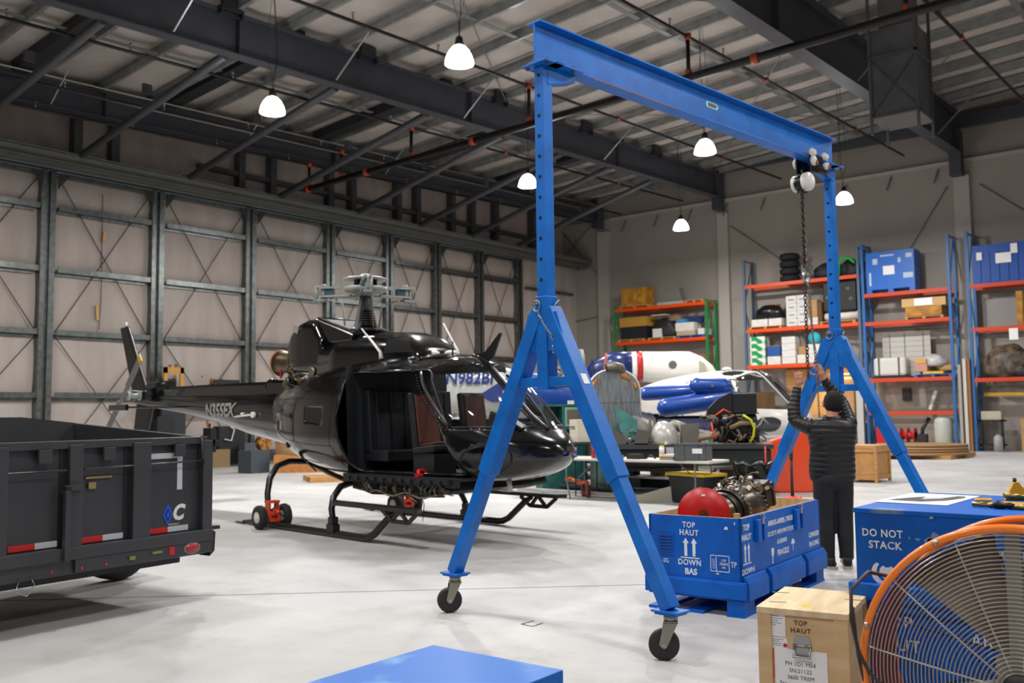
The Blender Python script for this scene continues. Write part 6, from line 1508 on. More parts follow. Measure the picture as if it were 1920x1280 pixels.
b = MB(); b.tube([(-.28, -.30, .48), (-.12, -.31, .60), (.0, -.30, .54)], .014, 6); b.tube([(-.33, -.30, .38), (-.30, -.31, .18), (-.26, -.3, .1)], .016, 6); b.build('orange_ribbon', mat('ribbon_orange', 'e8451c', .5), NC)
b = MB(); b.tube([(-.02, -.30, .28), (.15, -.32, .36), (.32, -.30, .36)], .04, 10); b.tube([(-.55, -.25, .1), (-.3, -.27, .14), (-.2, -.26, .2)], .045, 10); b.build('brown_duct', mat('tan_pipe', '7b6347', .5), NC)
# ---------------- blue floats
BF = mat('float_blue', '12459c', .32, coat=.3)
def fl(nm, lb, p, q, r, m=BF):
    p, q = Vector(p), Vector(q); L = (q - p).length; b = MB(); b.lathe((0, 0, 0), (1, 0, 0), [(0, .01), (r * .25, r * .6), (r * .8, r * .95), (r * 1.3, r), (L - r * 1.3, r), (L - r * .8, r * .95), (L - r * .25, r * .6), (L, .01)], 28)
    o = b.build(nm, m); tag(o, lb, 'float', 'blue floats'); o.location = p; o.rotation_euler = (0, -math.asin((q - p).z / L), math.atan2(q.y - p.y, q.x - p.x)); return o
fl('emergency_float', 'long upper blue float lying in front of the white helicopter', (15.0, 9.3, 1.88), (15.75, 8.15, 1.94), .13)
fl('emergency_float', 'long lower blue float slanting just above the workbench parts', (14.75, 8.75, 1.60), (15.55, 7.5, 1.80), .17)
o = fl('emergency_float', 'short thick blue float with a grey cap on top of the other floats', (15.05, 8.25, 2.02), (15.48, 7.6, 1.98), .15); b = MB(); b.cyl((.40, -.15, 0), (.40, -.17, 0), .03, 12); b.build('valve_cap', STEEL, o)
b = MB(); b.b2((-.7, -.08, 0), (-.62, .08, 1.5)); b.b2((.6, -.08, 0), (.68, .08, 1.55)); b.b2((-.7, -.05, 1.40), (.7, .05, 1.46)); b.b2((-.7, -.16, 1.42), (-.6, .16, 1.5)); simple('float_stand', 'dark trestle holding up the blue floats', 'stand', b, BLKM, (15.25, 8.4, 0), math.atan2(-1.15, .75))
def push(names, k, mode):
    for o in bpy.data.objects:
        if o.parent is None and o.name.split('.')[0] in names:
            o.location.x *= k; o.location.y *= k
            if mode == 'air': o.location.z = 1.56 + (o.location.z - 1.56) * k
            if mode != 'floor': o.scale = (k, k, k)
push(('workbench', 'float_stand'), 1.065, 'floor')
push(('silver_cowl', 'grey_panel_frame', 'pale_plate', 'square_duct', 'grey_scoop', 'pointed_bracket', 'black_filter_box', 'black_vane_panel', 'bleed_pipe', 'accessory_gearbox'), 1.065, 'top')
push(('bulkhead', 'teal_fin'), 1.07, 'air'); push(('blue_nacelle',), 1.06, 'air'); push(('registered_fuselage',), 1.10, 'air')
push(('emergency_float',), 1.12, 'air'); bpy.data.objects['float_stand'].location.x *= 1.12 / 1.065; bpy.data.objects['float_stand'].location.y *= 1.12 / 1.065
# ---------------- folding table and what stands on it
_before = set(o.name for o in bpy.data.objects)
FT = thing('folding_table', 'long white plastic folding table with grey legs in front of the workbench', 'table', (14.0, 6.84, 0), 0)
b = MB(); b.b2((-.32, 0, .70), (.40, 3.2, .745)); b.build('table_top', mat('table_plastic', 'cfccc2', .5), FT, bevel=.012)
LGm = mat('leg_grey', '808285', .4, .5)
for y in (.3, 2.9):
    for x in (-.24, .32):
        b = MB(); b.tube([(x, y, .70), (x, y, .35), (x, y + (.08 if y < 1 else -.08), .0)], .015, 8); b.build('leg', LGm, FT)
    b = MB(); b.tube([(-.24, y, .3), (.32, y, .3)], .010, 6); b.tube([(.04, y, .3), (.04, y + (.45 if y < 1 else -.45), .69)], .010, 6); b.build('leg_brace', LGm, FT)
T_Z = .746
GB2 = mat('grey_tote', '5d6165', .5)
G = thing('grey_bin', 'grey plastic storage bin standing on the right end of the folding table', 'bin', (13.86, 7.22, T_Z), .15)
b = MB()
for a, c in (((-.16, -.27, 0), (-.15, .27, .27)), ((.15, -.27, 0), (.16, .27, .27)), ((-.16, -.27, 0), (.16, -.26, .27)), ((-.16, .26, 0), (.16, .27, .27)), ((-.16, -.27, 0), (.16, .27, .01))): b.b2(a, c)
b.build('bin_body', GB2, G)
b = MB(); b.b2((-.19, -.30, .26), (-.155, .30, .285)); b.b2((.155, -.30, .26), (.19, .30, .285)); b.b2((-.19, -.30, .26), (.19, -.265, .285)); b.b2((-.19, .265, .26), (.19, .30, .285)); b.build('bin_rim', GB2, G)
for y in (-.12, .12): b = MB(); b.b2((-.18, y - .02, 0), (-.16, y + .02, .27)); b.build('bin_rib', GB2, G)
b = MB(); b.b2((-.186, -.22, .12), (-.184, -.05, .20)); b.build('bin_label', PAPER, G)
def sbottle(x, y, body, top, lb):
    t = thing('spray_bottle', lb, 'bottle', (x, y, T_Z)); b = MB(); b.lathe((0, 0, 0), (0, 0, 1), [(0, .045), (.12, .045), (.17, .03), (.19, .018), (.21, .018)], 16); b.build('bottle_body', body, t)
    b = MB(); b.box((-.01, 0, .245), (.10, .035, .05)); b.cyl((0, 0, .2), (0, 0, .24), .02, 10); b.box((-.05, 0, .21), (.015, .02, .05), (0, .4, 0)); b.build('trigger_head', top, t)
YH = mat('trigger_yellow', 'd9b416', .4)
sbottle(13.72, 9.02, mat('bottle_violet', '8e93c4', .3), YH, 'spray bottle with violet liquid and yellow trigger on the folding table')
sbottle(13.78, 8.84, mat('bottle_bluish', '5aa3cf', .3), YH, 'spray bottle with bright blue liquid and yellow trigger on the folding table')
sbottle(13.80, 9.16, mat('bottle_red', 'b31d1d', .35), mat('trigger_red', 'b31d1d', .35), 'red spray bottle leftmost of the bottles on the folding table')
bbox('blue_carton', 'blue printed carton of round orange items on the left end of the table', 'box', (13.74, 9.60, T_Z), (13.90, 9.98, T_Z + .13), mat('carton_blue', '1f56b5', .5))
for i, (y, lb) in enumerate(((9.92, 'left orange cup standing behind the blue carton'), (9.72, 'right orange cup standing behind the blue carton'))): b = MB(); b.lathe((0, 0, 0), (0, 0, 1), [(0, .04), (.17, .055)], 14); simple('orange_cup', lb, 'cup', b, mat('cup_orange', 'c07a2a', .5), (13.97, y, T_Z))
b = MB(); b.lathe((0, 0, 0), (0, 0, 1), [(0, .05), (.14, .05), (.2, .02), (.25, .02)], 14); simple('white_bottle', 'white bottle with dark label standing behind the blue carton', 'bottle', b, WHITE, (14.02, 9.82, T_Z))
S = bbox('cleaning_sponge', 'blue and green sponge block on the folding table', 'sponge', (13.74, 8.56, T_Z), (13.86, 8.72, T_Z + .03), mat('sponge_green', '7fae3a', .8)); b = MB(); b.b2((-.06, -.08, .03), (.06, .08, .06)); b.build('blue_layer', mat('sponge_blue', '2a6fb0', .8), S)
bbox('parts_box', 'small open black and brown box on the folding table', 'box', (13.74, 8.20, T_Z), (13.9, 8.44, T_Z + .085), mat('box_dark', '2e261e', .7))
b = MB(); b.tube([(0, -.1, .02), (.0, .0, .07), (.02, .1, .02)], .015, 6); b.box((0, .12, .02), (.05, .06, .03)); simple('black_clamp', 'small black tool lying left of the yellow tin', 'tool', b, BLK, (13.80, 8.0, T_Z))
Cn = thing('yellow_tin', 'yellow and white tin standing on the folding table', 'tin', (13.84, 7.80, T_Z)); b = MB(); b.cyl((0, 0, 0), (0, 0, .09), .045, 18); b.build('tin_base', YH, Cn); b = MB(); b.cyl((0, 0, .09), (0, 0, .21), .045, 18); b.build('tin_label', WHITE, Cn); b = MB(); b.cyl((0, 0, .21), (0, 0, .235), .04, 18); b.build('tin_cap', YH, Cn)
bbox('grey_notepad', 'pale grey pad standing behind the yellow tin', 'pad', (13.98, 7.66, T_Z), (14.0, 7.80, T_Z + .20), mat('pad_grey', 'a9abb0', .6))
for i, (h0, c, lb) in enumerate(((0, '8e9094', 'grey manual at the bottom of the pile beside the bin'), (.035, 'b5653a', 'thin orange folder in the middle of the pile beside the bin'), (.06, 'd4d2cb', 'white manual topmost of the pile beside the bin'))):
    bbox('manual', lb, 'book', (13.72, 7.52 - .01 * i, T_Z + h0), (13.98, 7.78 - .02 * i, T_Z + h0 + (.034 if i != 1 else .024)), mat('manual_%d' % i, c, .6))
for o in list(bpy.data.objects):
    if o.name not in _before and o.parent is None: o.location.y += .33
# ---------------- things under and beside the table
YT_ = thing('storage_tote', 'black storage tote with yellow lid under the folding table', 'tote', (14.3, 7.75, 0), -.3)
b = MB(); b.box((0, 0, .24), (.5, .85, .46), taper=.88); b.build('tote_body', mat('tote_black', '15181a', .5), YT_, bevel=.02); b = MB(); b.box((0, 0, .49), (.56, .92, .05)); b.build('tote_lid', mat('lid_yellow', 'd8b521', .45), YT_, bevel=.012)
TCn = thing('trash_can', 'grey round trash can lined with a shiny black bag right of the table', 'trash can', (14.62, 6.84, 0))
b = MB(); b.lathe((0, 0, 0), (0, 0, 1), [(0, .24), (.62, .29), (.64, .30)], 28, capb=False); b.build('can_body', mat('can_grey', '5d646b', .5), TCn)
random.seed(6); b = MB()
def bag(u, v):
    a = 2 * PI * u; r = .315 + .018 * math.sin(a * 9 + v * 5) + .012 * math.sin(a * 17) - (.08 * (v > .85)); return (r * math.cos(a), r * math.sin(a), .36 + .34 * min(v / .85, 1) + .02 * math.sin(a * 7) - .08 * max(0, v - .85) / .15)
b.grid(bag, 90, 14, closeu=True); b.build('bin_bag', mat('bag_black', '0c0c0e', .18), TCn)
b = MB(); b.tube([(0, -.75, .02), (.02, 0, .0), (0, .75, .02)], .09, 12); simple('rolled_mat', 'rolled black rubber mat lying on boards under the folding table', 'mat', b, RUBBER, (14.72, 8.85, .62), .35)
MRs = thing('low_trestle', 'thin dark trestle under the rolled black mat', 'trestle', (14.75, 8.95, 0), .3)
b = MB(); b.b2((-.12, -.6, .48), (.12, .6, .52)); b.build('trestle_top', BLKM, MRs)
for y in (-.55, .5): b = MB(); b.b2((-.1, y, 0), (.1, y + .04, .48)); b.build('leg', BLKM, MRs)
for i, (x, y, z, L, w, h_, rz, c, lb) in enumerate(((15.6, 10.3, .30, 3.6, .5, .04, 1.45, 'c9c7c0', 'long white board lying on the low rack behind the table legs'), (15.0, 10.2, .10, 4.2, .35, .05, 1.50, '3a3c40', 'long dark plank on the floor behind the table legs'), (14.4, 9.6, .03, 4.4, .10, .06, 1.52, 'a8a6a0', 'long pale round edged rail on the floor nearest the table'),
        (16.2, 10.9, .42, 3.0, .4, .05, 1.4, '8a8479', 'grey board topmost behind the near gantry legs'), (16.6, 8.7, .45, 2.6, .5, .05, 1.45, 'b7b3a8', 'pale board lying behind the rolled mat'))):
    b = MB(); b.b2((-L / 2, -w / 2, 0), (L / 2, w / 2, h_)); simple('long_board', lb, 'board', b, mat('board_%d' % i, c, .55, 0, var=.15), (x, y, z), rz, bevel=.01)
bbox('low_rack', 'dark low steel rack carrying long boards behind the table', 'rack', (15.75, 9.0, 0), (16.4, 10.9, .29), mat('rack_dark', '1e2022', .6), 0, -.1)
b = MB(); b.tube([(-.3, 0, .05), (.1, 0, .06), (.25, .05, .1), (.2, .15, .1)], .045, 8); simple('orange_jack', 'orange steel jack handle lying on the boards at the left table leg', 'jack', b, ORANGE, (14.75, 10.5, .17), 1.2)
b = MB(); b.prism([(-.5, 0), (.45, .0), (.6, .28), (.5, .3), (-.4, .06)], -.02, .02, M=rotm((1, 0, 0), (0, 0, 1), (0, -1, 0), (0, 0, 0))); simple('sheet_offcut', 'pale flat blade shaped panel on the floor left of the black tote', 'panel', b, mat('blade_cream', 'aaa695', .5), (13.95, 8.5, .0), -.9)
b = MB(); b.lathe((0, 0, .12), (0, 1, 0), [(0, .06), (0, .12), (.05, .12), (.05, .06)], 20); simple('spare_wheel', 'small black wheel under the middle of the table', 'wheel', b, RUBBER, (15.6, 9.7, .3), .3)
for i, (x, y, lb) in enumerate(((15.75, 9.35, 'left cardboard carton of the row under the table'), (15.85, 9.05, 'middle cardboard carton of the row under the table'), (15.95, 8.75, 'right cardboard carton of the row under the table'))): bbox('small_carton', lb, 'box', (x - .1, y - .11, .3), (x + .1, y + .11, .58 - .05 * (i == 1)), CARD)
for i, (x, y, lb) in enumerate(((14.4, 10.15, 'left boot shaped dark red shoe on the floor behind the table leg'), (14.25, 9.95, 'right dark red shoe on the floor behind the table leg'))):
    b = MB(); b.tube([(0, 0, .22), (0, 0, .08), (-.04, -.02, .05), (-.15, -.05, .04)], [.05, .055, .05, .035], 10); simple('work_boot', lb, 'boot', b, mat('boot_brown', '57282a', .6), (x, y, .0), .3)
# ---------------- orange cowling, jack, right side things on the floor
OC = thing('orange_cowling', 'large glossy orange cowling standing on the floor beside the person', 'cowling', (17.1, 7.25, 0), -YAW)
b = MB(); ORG = mat('orange_gloss', 'e8491a', .25, coat=.4)
b.prism(rpoly([(-.52, 0), (.52, 0), (.52, 1.25), (.2, 1.15), (-.32, 1.0), (-.5, .9)], .08), -.18, .05, M=rotm((1, 0, 0), (0, 0, 1), (0, -1, 0), (0, 0, 0))); b.build('cowl_shell', ORG, OC, bevel=.04, seg=3)
b = MB(); b.cyl((-.24, -.055, .66), (-.24, -.065, .66), .05, 20); b.build('round_hole', mat('hole_brown', '5a2a18', .7), OC)
OW = thing('orange_window_panel', 'orange oval door panel with black rim left of the gantry leg', 'panel', (17.5, 8.5, 0), -YAW)
b = MB(); b.prism(rpoly([(-.24, .55), (.22, .45), (.26, 1.2), (-.05, 1.28), (-.24, 1.1)], .14), -.02, .04, M=rotm((1, 0, 0), (0, 0, 1), (0, -1, 0), (0, 0, 0))); b.build('oval_panel', mat('orange_brown', 'b3502c', .35, coat=.3), OW)
b = MB(); b.prism(rpoly([(-.40, .2), (.42, .2), (.44, 1.36), (-.1, 1.42), (-.40, 1.2)], .2), .0, .06, M=rotm((1, 0, 0), (0, 0, 1), (0, -1, 0), (0, .1, 0))); b.b2((-.3, .05, 0), (.3, .3, .3)); b.build('black_rim', BLK, OW)
b = MB(); b.tube([(0, 0, .03), (0, 0, .95)], .014, 8); simple('red_strap', 'thin red strap hanging right of the trash can', 'strap', b, RED, (15.1, 6.85, 0))
J = thing('floor_jack', 'red floor jack with an upright dark handle beside the person', 'jack', (14.4, 6.10, 0), .4)
b = MB(); b.tube([(0, 0, .1), (.0, 0, .55), (.02, 0, .8)], [.03, .02, .025], 8); b.prism([(-.05, .78), (.09, .78), (.11, 1.08), (-.07, 1.10)], -.03, .03, M=rotm((1, 0, 0), (0, 0, 1), (0, -1, 0), (0, 0, 0))); b.build('jack_handle', mat('handle_dark', '343639', .45, .4), J)
b = MB(); b.prism([(-.5, .03), (.1, .03), (.12, .16), (-.1, .2), (-.5, .1)], -.14, .14, M=rotm((1, 0, 0), (0, 0, 1), (0, -1, 0), (0, 0, 0))); b.build('jack_body', RED, J, bevel=.02)
b = MB(); b.tube([(13.5, 5.3, .02), (13.0, 5.0, .02), (12.6, 5.1, .02), (12.0, 4.7, .02), (11.7, 4.8, .02)], .018, 6); simple('floor_hose', 'red and grey hose lying on the floor behind the person', 'hose', b, mat('hose_faded', 'a2514a', .6))
WCr = thing('pine_crate', 'pale pine crate with framed sides standing on the floor right of the person', 'crate', (20.6, 7.0, 0), 0)
b = MB(); b.b2((-.42, -.30, .08), (.42, .36, .72)); b.build('crate_panel', mat('crate_pine', 'c08e52', .6, 0, var=.15, vscale=5), WCr)
b = MB(); b.b2((-.46, -.34, .72), (.46, .40, .78)); b.build('crate_lid', PINE, WCr)
for x, y in ((-.46, -.34), (.40, -.34), (-.46, .34), (.40, .34)): b = MB(); b.b2((x, y, .0), (x + .06, y + .06, .72)); b.build('corner_post', PINE, WCr)
for z in (.06, .64): b = MB(); b.b2((-.45, -.335, z), (-.425, .395, z + .09)); b.b2((-.45, -.335, z), (.45, -.305, z + .09)); b.build('side_rail', PINE, WCr)
# coil of cardboard on a pallet
CO = thing('flat_cardboard_stack', 'low round stack of flattened brown cardboard on a pallet by the racks', 'cardboard', (31.6, 9.4, 0), 0)
b = MB(); b.b2((-1.4, -1.6, .0), (1.6, 1.2, .12)); b.build('pallet', PINE, CO)
for i in range(4): b = MB(); b.cyl((.15 * i - .2, -.10 * i, .12 + .075 * i), (.15 * i - .2, -.10 * i, .18 + .075 * i), 1.8 - .14 * i, 40); b.build('cardboard_layer', mat('card_%d' % (i % 2), ('a5835d', '8f6f4c')[i % 2], .8), CO)
# ---------------- behind the helicopter on the left
b = MB(); b.prism([(-1.6, 0), (1.5, 0), (1.4, .16), (-1.6, .48)], -.3, .3, M=rotm((1, 0, 0), (0, 0, 1), (0, -1, 0), (0, 0, 0))); simple('plywood_ramp', 'long wedge of orange brown plywood on the floor behind the helicopter', 'ramp', b, mat('plywood_orange', 'b9783a', .6, 0, var=.2), (17.0, 20.4, 0), -YAW + .06)
bbox('grey_bucket', 'dark grey square bucket at the left end of the plywood wedge', 'bucket', (15.2, 21.7, 0), (15.8, 22.3, .62), mat('bucket_grey', '3a4048', .6))
def pallet(x, y, rz, lb, tilt=0):
    t = thing('wooden_pallet', lb, 'pallet', (x, y, 0), rz, 'pallets behind the helicopter')
    for i in range(6): b = MB(); b.b2((-.6, -.5 + i * .18, .11), (.6, -.39 + i * .18, .13)); b.build('deck_board', PINE, t)
    for y_ in (-.5, -.03, .42): b = MB(); b.b2((-.6, y_, 0), (.6, y_ + .09, .11)); b.build('stringer', PINE, t)
pallet(14.6, 17.6, -.5, 'left broken wooden pallet on the floor behind the skids'); pallet(14.4, 15.9, -.7, 'right wooden pallet on the floor under the helicopter belly line'); pallet(15.6, 13.2, -.4, 'wooden pallet behind the far skid near the nose')
b = MB(); b.box((0, 0, .2), (.5, .3, .4), (0, .2, .4)); simple('wood_offcut', 'chunk of brown timber on the floor behind the gantry leg', 'timber', b, mat('timber_brown', '8a6236', .7), (13.6, 12.6, .02))
YD = 25.35
FRm = mat('frame_yellow_wood', 'b98a3e', .6)
t = thing('timber_gate', 'yellow wooden frame leaning on the black panels by the door leaves', 'frame', (15.35, YD + .5, .0), 0)
for a, c in (((-.34, 0, 2.1), (-.22, .06, 3.06)), ((.20, 0, 2.1), (.32, .06, 3.06)), ((-.34, 0, 2.88), (.32, .06, 3.06))): b = MB(); b.b2(a, c); b.build('frame_board', FRm, t)
b = MB(); b.b2((-.4, .0, 0), (.4, .1, 2.1)); b.build('frame_base', mat('support_dark', '22262b', .6), t)
for x0_, x1_, z0_, z1_, yy, lb in ((14.8, 15.5, 2.05, 2.72, .62, 'black rounded panel behind the yellow wooden frame'), (16.7, 17.66, 2.0, 2.72, .5, 'black slanted panel above the tail boom on the door side'), (14.7, 15.25, .9, 1.58, .3, 'black square panel below the tail boom left of the trailer corner'), (16.75, 17.7, .05, 1.25, .25, 'dark machine cabinet standing at the door leaves below the tail boom')):
    bbox('black_board' if 'panel' in lb else 'machine_cabinet', lb, 'panel' if 'panel' in lb else 'cabinet', (x0_, YD + yy, z0_), (x1_, YD + yy + .06 + .3 * ('cabinet' in lb), z1_), mat('panel_black', '15161a', .6), .02)
for x0_, x1_, z0_, z1_, yy, lb in ((14.6, 17.8, 1.98, 2.05, .4, 'thin dark shelf carrying the black panels along the doors'), (14.5, 15.4, .80, .88, .2, 'short dark shelf under the square black panel')):
    o = MB(); o.b2((x0_, YD + yy, z0_), (x1_, YD + yy + .35, z1_))
    for xx in (x0_, x1_ - .05): o.b2((xx, YD + yy + .25, 0), (xx + .05, YD + yy + .3, z0_))
    simple('wall_shelf', lb, 'shelf', o, BLKM)
b = MB(); b.tube([(0, 0, .1), (.25, 0, .05), (.35, 0, .4), (.2, 0, .5)], .02, 6); simple('bent_pipe', 'white bent pipe hanging on the dark machine cabinet', 'pipe', b, WHITE, (16.9, YD + .18, .75))
SP = thing('cable_spool', 'yellow and red cable spool at the foot of the door leaves', 'spool', (18.3, YD, 0), 0)
b = MB(); b.cyl((0, 0, .7), (0, .25, .7), .24, 24); b.build('spool_flange', mat('spool_yellow', 'a5802a', .6, 0, col2='7a2a1c', vscale=9, vlo=.45, vhi=.55), SP); b = MB(); b.b2((-.18, .02, 0), (.18, .22, .5)); b.build('spool_stand', mat('support_grey', '55555a', .6), SP)
b = MB(); b.lathe((0, 0, .42), (.8, -.6, 0), [(0, .3), (1.1, .3)], 24); simple('paper_roll', 'large brown cored paper roll behind the cable spool', 'roll', b, mat('roll_tan', 'b08a62', .8), (18.9, YD + .3, .0)); 
bbox('wood_block', 'brown timber block on the bottom door rail behind the paper roll', 'timber', (18.95, YD - .1, 0), (19.8, YD + .2, .5), CARD)
bbox('timber_stack', 'flat stack of brown timber at the door leaves right of the trailer', 'timber', (16.1, YD - .2, 0), (16.85, YD + .1, .55), mat('timber_stack', '7d6746', .7))
bbox('grey_carton', 'grey carton beside the dark machine cabinet', 'box', (17.35, YD - .25, 0), (17.75, YD + .05, .72), mat('carton_grey', '4a4d52', .7))
# ================================================================ PALLET RACKS on the back wall (posts in the plane x = 36.3)
RX0, RX1 = 36.3, 37.12
def rack(label, y0, y1, levels, top, post, beam, foot=True):
    t = thing('pallet_rack', label, 'rack', (0, 0, 0))
    for y in (y0, y1):
        for x in (RX0, RX1):
            b = MB(); b.b2((x - .05, y - .05, 0), (x + .05, y + .05, top)); b.build('post', post, t)
        n = max(2, int(top / 1.9)); 
        for i in range(n):
            za, zb = top * i / n + .1, top * (i + 1) / n - .05
            b = MB(); b.bar((RX0 if i % 2 else RX1, y, za), (RX1 if i % 2 else RX0, y, zb), .04, .04); b.build('frame_brace', post, t)
        b = MB(); b.bar((RX0, y, top - .06), (RX1, y, top - .06), .05, .05); b.build('frame_brace', post, t)
    for z in levels:
        for x in (RX0 - .03, RX1): b = MB(); b.b2((x - .03, min(y0, y1) + .05, z - .14), (x + .03, max(y0, y1) - .05, z)); b.build('beam', beam, t)
    return t
GP = mat('rack_green', '1f7a3c', .45); BPn = mat('rack_blue', '1f5f9e', .45); SP_ = mat('rack_slate_blue', '49627c', .5); OB = mat('rack_orange', 'd8490a', .45); OB2 = mat('rack_orange_red', 'c23c12', .5)
rack('green pallet rack with orange beams behind the white tail section', 18.95, 23.65, (6.27, 4.74, 3.09), 6.38, GP, OB)
rack('grey blue pallet rack with orange beams behind the hanging chain', 12.42, 17.17, (6.76, 4.90, 3.40), 7.86, SP_, OB)
rack('blue pallet rack with red orange beams right of the far gantry post', 9.14, 12.25, (5.95, 4.86, 2.70, 1.45), 7.92, BPn, OB2)
rack('blue pallet rack with red orange beams at the right edge', 4.0, 8.49, (5.96, 4.40, 2.60), 7.92, BPn, OB2)
def rb(nm, lb, cat, y0, y1, z0, z1, m, d=.7, x0=RX0 + .02, rz=0, bevel=.0, group=None): return bbox(nm, lb, cat, (x0, min(y0, y1), z0), (x0 + d, max(y0, y1), z1), m, bevel, rz, group)
def pal(lb, y0, y1, z, m=PINE):
    y0, y1 = min(y0, y1), max(y0, y1); t = thing('pallet', lb, 'pallet', ((RX0 + .4), (y0 + y1) / 2, z)); w = (y1 - y0) / 2
    b = MB(); b.b2((-.4, -w, .08), (.4, w, .11)); b.build('deck', m, t)
    for y in (-w, -.05, w - .1): b = MB(); b.b2((-.4, y, 0), (.4, y + .1, .08)); b.build('stringer', m, t)
YB = mat('yellow_crate_wood', 'c58a25', .6, 0, col2='9a661c', vscale=3)
# left green rack
pal('pallet under the yellow crate on the top of the green rack', 23.4, 21.8, 6.27)
t = rb('yellow_crate', 'yellow wooden crate on the top of the green rack', 'crate', 23.3, 21.95, 6.38, 7.18, YB); 
for y in (-.6, .0, .6): b = MB(); b.b2((-.36, y - .04, 0), (-.35, y + .04, .8)); b.build('batten', mat('yellow_batten', 'a87722', .6), t)
rb('flat_board', 'pale flat panel lying on the top of the green rack', 'panel', 21.4, 20.1, 6.28, 6.40, mat('pale_panel', 'a7a69f', .6))
b = MB(); b.prism([(-.7, 0), (.5, 0), (.35, .62), (-.45, .35)], -.2, .2, M=rotm((0, -1, 0), (0, 0, 1), (-1, 0, 0), (0, 0, 0))); simple('grey_wire_basket', 'grey slanted basket lying on the pale panel of the green rack', 'basket', b, mat('basket_grey', '77736a', .6), (RX0 + .4, 20.75, 6.41))
pal('long pallet right of the pale panel on the green rack top', 20.0, 19.1, 6.27)
pal('left pallet on the lower beams of the green rack', 23.5, 22.1, 4.74); pal('middle pallet on the lower beams of the green rack', 21.9, 20.5, 4.74); pal('blue pallet on the lower beams of the green rack', 20.4, 19.1, 4.74, mat('pallet_blue', '1d5fae', .5))
t = rb('black_chest', 'black chest with a mustard lid on the green rack', 'chest', 23.35, 22.0, 4.85, 5.42, mat('chest_black', '14181a', .6)); b = MB(); b.b2((-.37, -.72, .57), (.37, .72, 1.0)); b.build('chest_lid', mat('lid_mustard', 'b0832f', .6), t)
def heap(nm, lb, cat, y, z, s, m, seed=1, sq=(.35, .8, .4), x=RX0 + .4):
    random.seed(seed); b = MB(); b.ico((0, 0, 0), 1, 3, sq=(s * sq[0], s * sq[1], s * sq[2]), jit=.2)
    for v in b.bm.verts: v.co.z = max(v.co.z, -s * sq[2] * .55)
    mn = min(v.co.z for v in b.bm.verts)
    for v in b.bm.verts: v.co.z -= mn
    return simple(nm, lb, cat, b, m, (x, y, z))
BT = mat('black_plastic_wrap', '101214', .25)
heap('wrapped_bundle', 'dark wrapped bundle in the middle of the green rack', 'bundle', 21.2, 4.85, .8, mat('dull_dark', '1e2024', .6), 3, (.42, .85, .7)); heap('fabric_bundle', 'tan fabric bundle on top of the dark bundle', 'bundle', 20.7, 5.55, .45, mat('tan_fabric', '8a6b4a', .8), 4, (.5, .8, .45)); rb('foam_sheet', 'pale pink sheet on top of the dark bundle on the green rack', 'sheet', 21.7, 21.0, 5.82, 5.88, mat('pinkish', 'b59a92', .7), .5)
rb('white_carton', 'small white carton in front of the dark bundle on the green rack', 'box', 21.65, 21.2, 4.86, 5.24, WBOX, .2, x0=RX0 - .0)
rb('beige_tub', 'lower beige tub on the blue pallet of the green rack', 'tub', 20.45, 19.55, 4.86, 5.06, mat('beige', 'b99f7d', .6)); rb('white_tub', 'white tub stacked on the beige tub of the green rack', 'tub', 20.5, 19.6, 5.06, 5.42, WBOX); rb('blue_package', 'blue package on the white tub of the green rack', 'package', 20.45, 20.0, 5.42, 5.58, mat('pkg_blue', '3c86b8', .5), .3); rb('navy_bag', 'navy bag behind the blue package on the green rack', 'bag', 20.1, 19.4, 5.42, 5.68, mat('navy_bag', '1b2b60', .6), .3, x0=RX0 + .35); rb('white_tub', 'small white tub at the right post of the green rack', 'tub', 19.4, 19.1, 4.86, 5.12, WBOX)
rb('wooden_box', 'upright wooden box on the floor inside the green rack', 'box', 19.9, 19.05, 3.1, 4.0, mat('box_brown_red', '8c5c36', .6)); heap('grey_bundle', 'grey bundle beside the upright wooden box in the green rack', 'bundle', 20.6, 3.1, .6, mat('bundle_grey', '5a5c62', .5), 7)
# middle rack, top: tyres and bags
for i, lb in enumerate(('lowest tyre of the stack on the middle rack', 'second tyre from below of the stack on the middle rack', 'third tyre from below of the stack on the middle rack', 'topmost tyre of the stack on the middle rack')):
    b = MB(); b.lathe((0, 0, 0), (0, 0, 1), [(.02, .2), (0, .30), (.05, .39), (.10, .41), (.20, .41), (.25, .39), (.29, .30), (.27, .2)], 28, capa=False, capb=False); simple('tyre', lb, 'tyre', b, RUBBER, (RX0 + .42, 15.33, 6.76 + .30 * i), 0, 'stacked tyres')
heap('black_bag', 'black bag lying on top of the middle rack behind the gantry post', 'bag', 13.7, 6.76, .75, mat('bag_dull', '1a1c20', .6), 12, (.45, .85, .55)); heap('green_bag', 'black bag with green straps at the right end of the middle rack top', 'bag', 12.85, 6.76, .5, mat('bag_dull', '1a1c20', .6), 13, (.5, .8, .9))
b = MB(); b.tube([(0, .25, 0), (0, .2, .5), (0, .05, .72), (0, -.2, .65), (0, -.4, .45)], .06, 8); simple('green_strap', 'bright green strap over the black bag on the middle rack', 'strap', b, mat('strap_green', '10a03c', .5), (RX0 - .12, 12.9, 6.76))
rb('wire_shelf', 'grey mesh shelf lying under the tyres on the middle rack', 'shelf', 15.0, 13.0, 6.70, 6.755, mat('mesh_grey', '8f8d88', .5, .4), .6, x0=RX0 + .06)
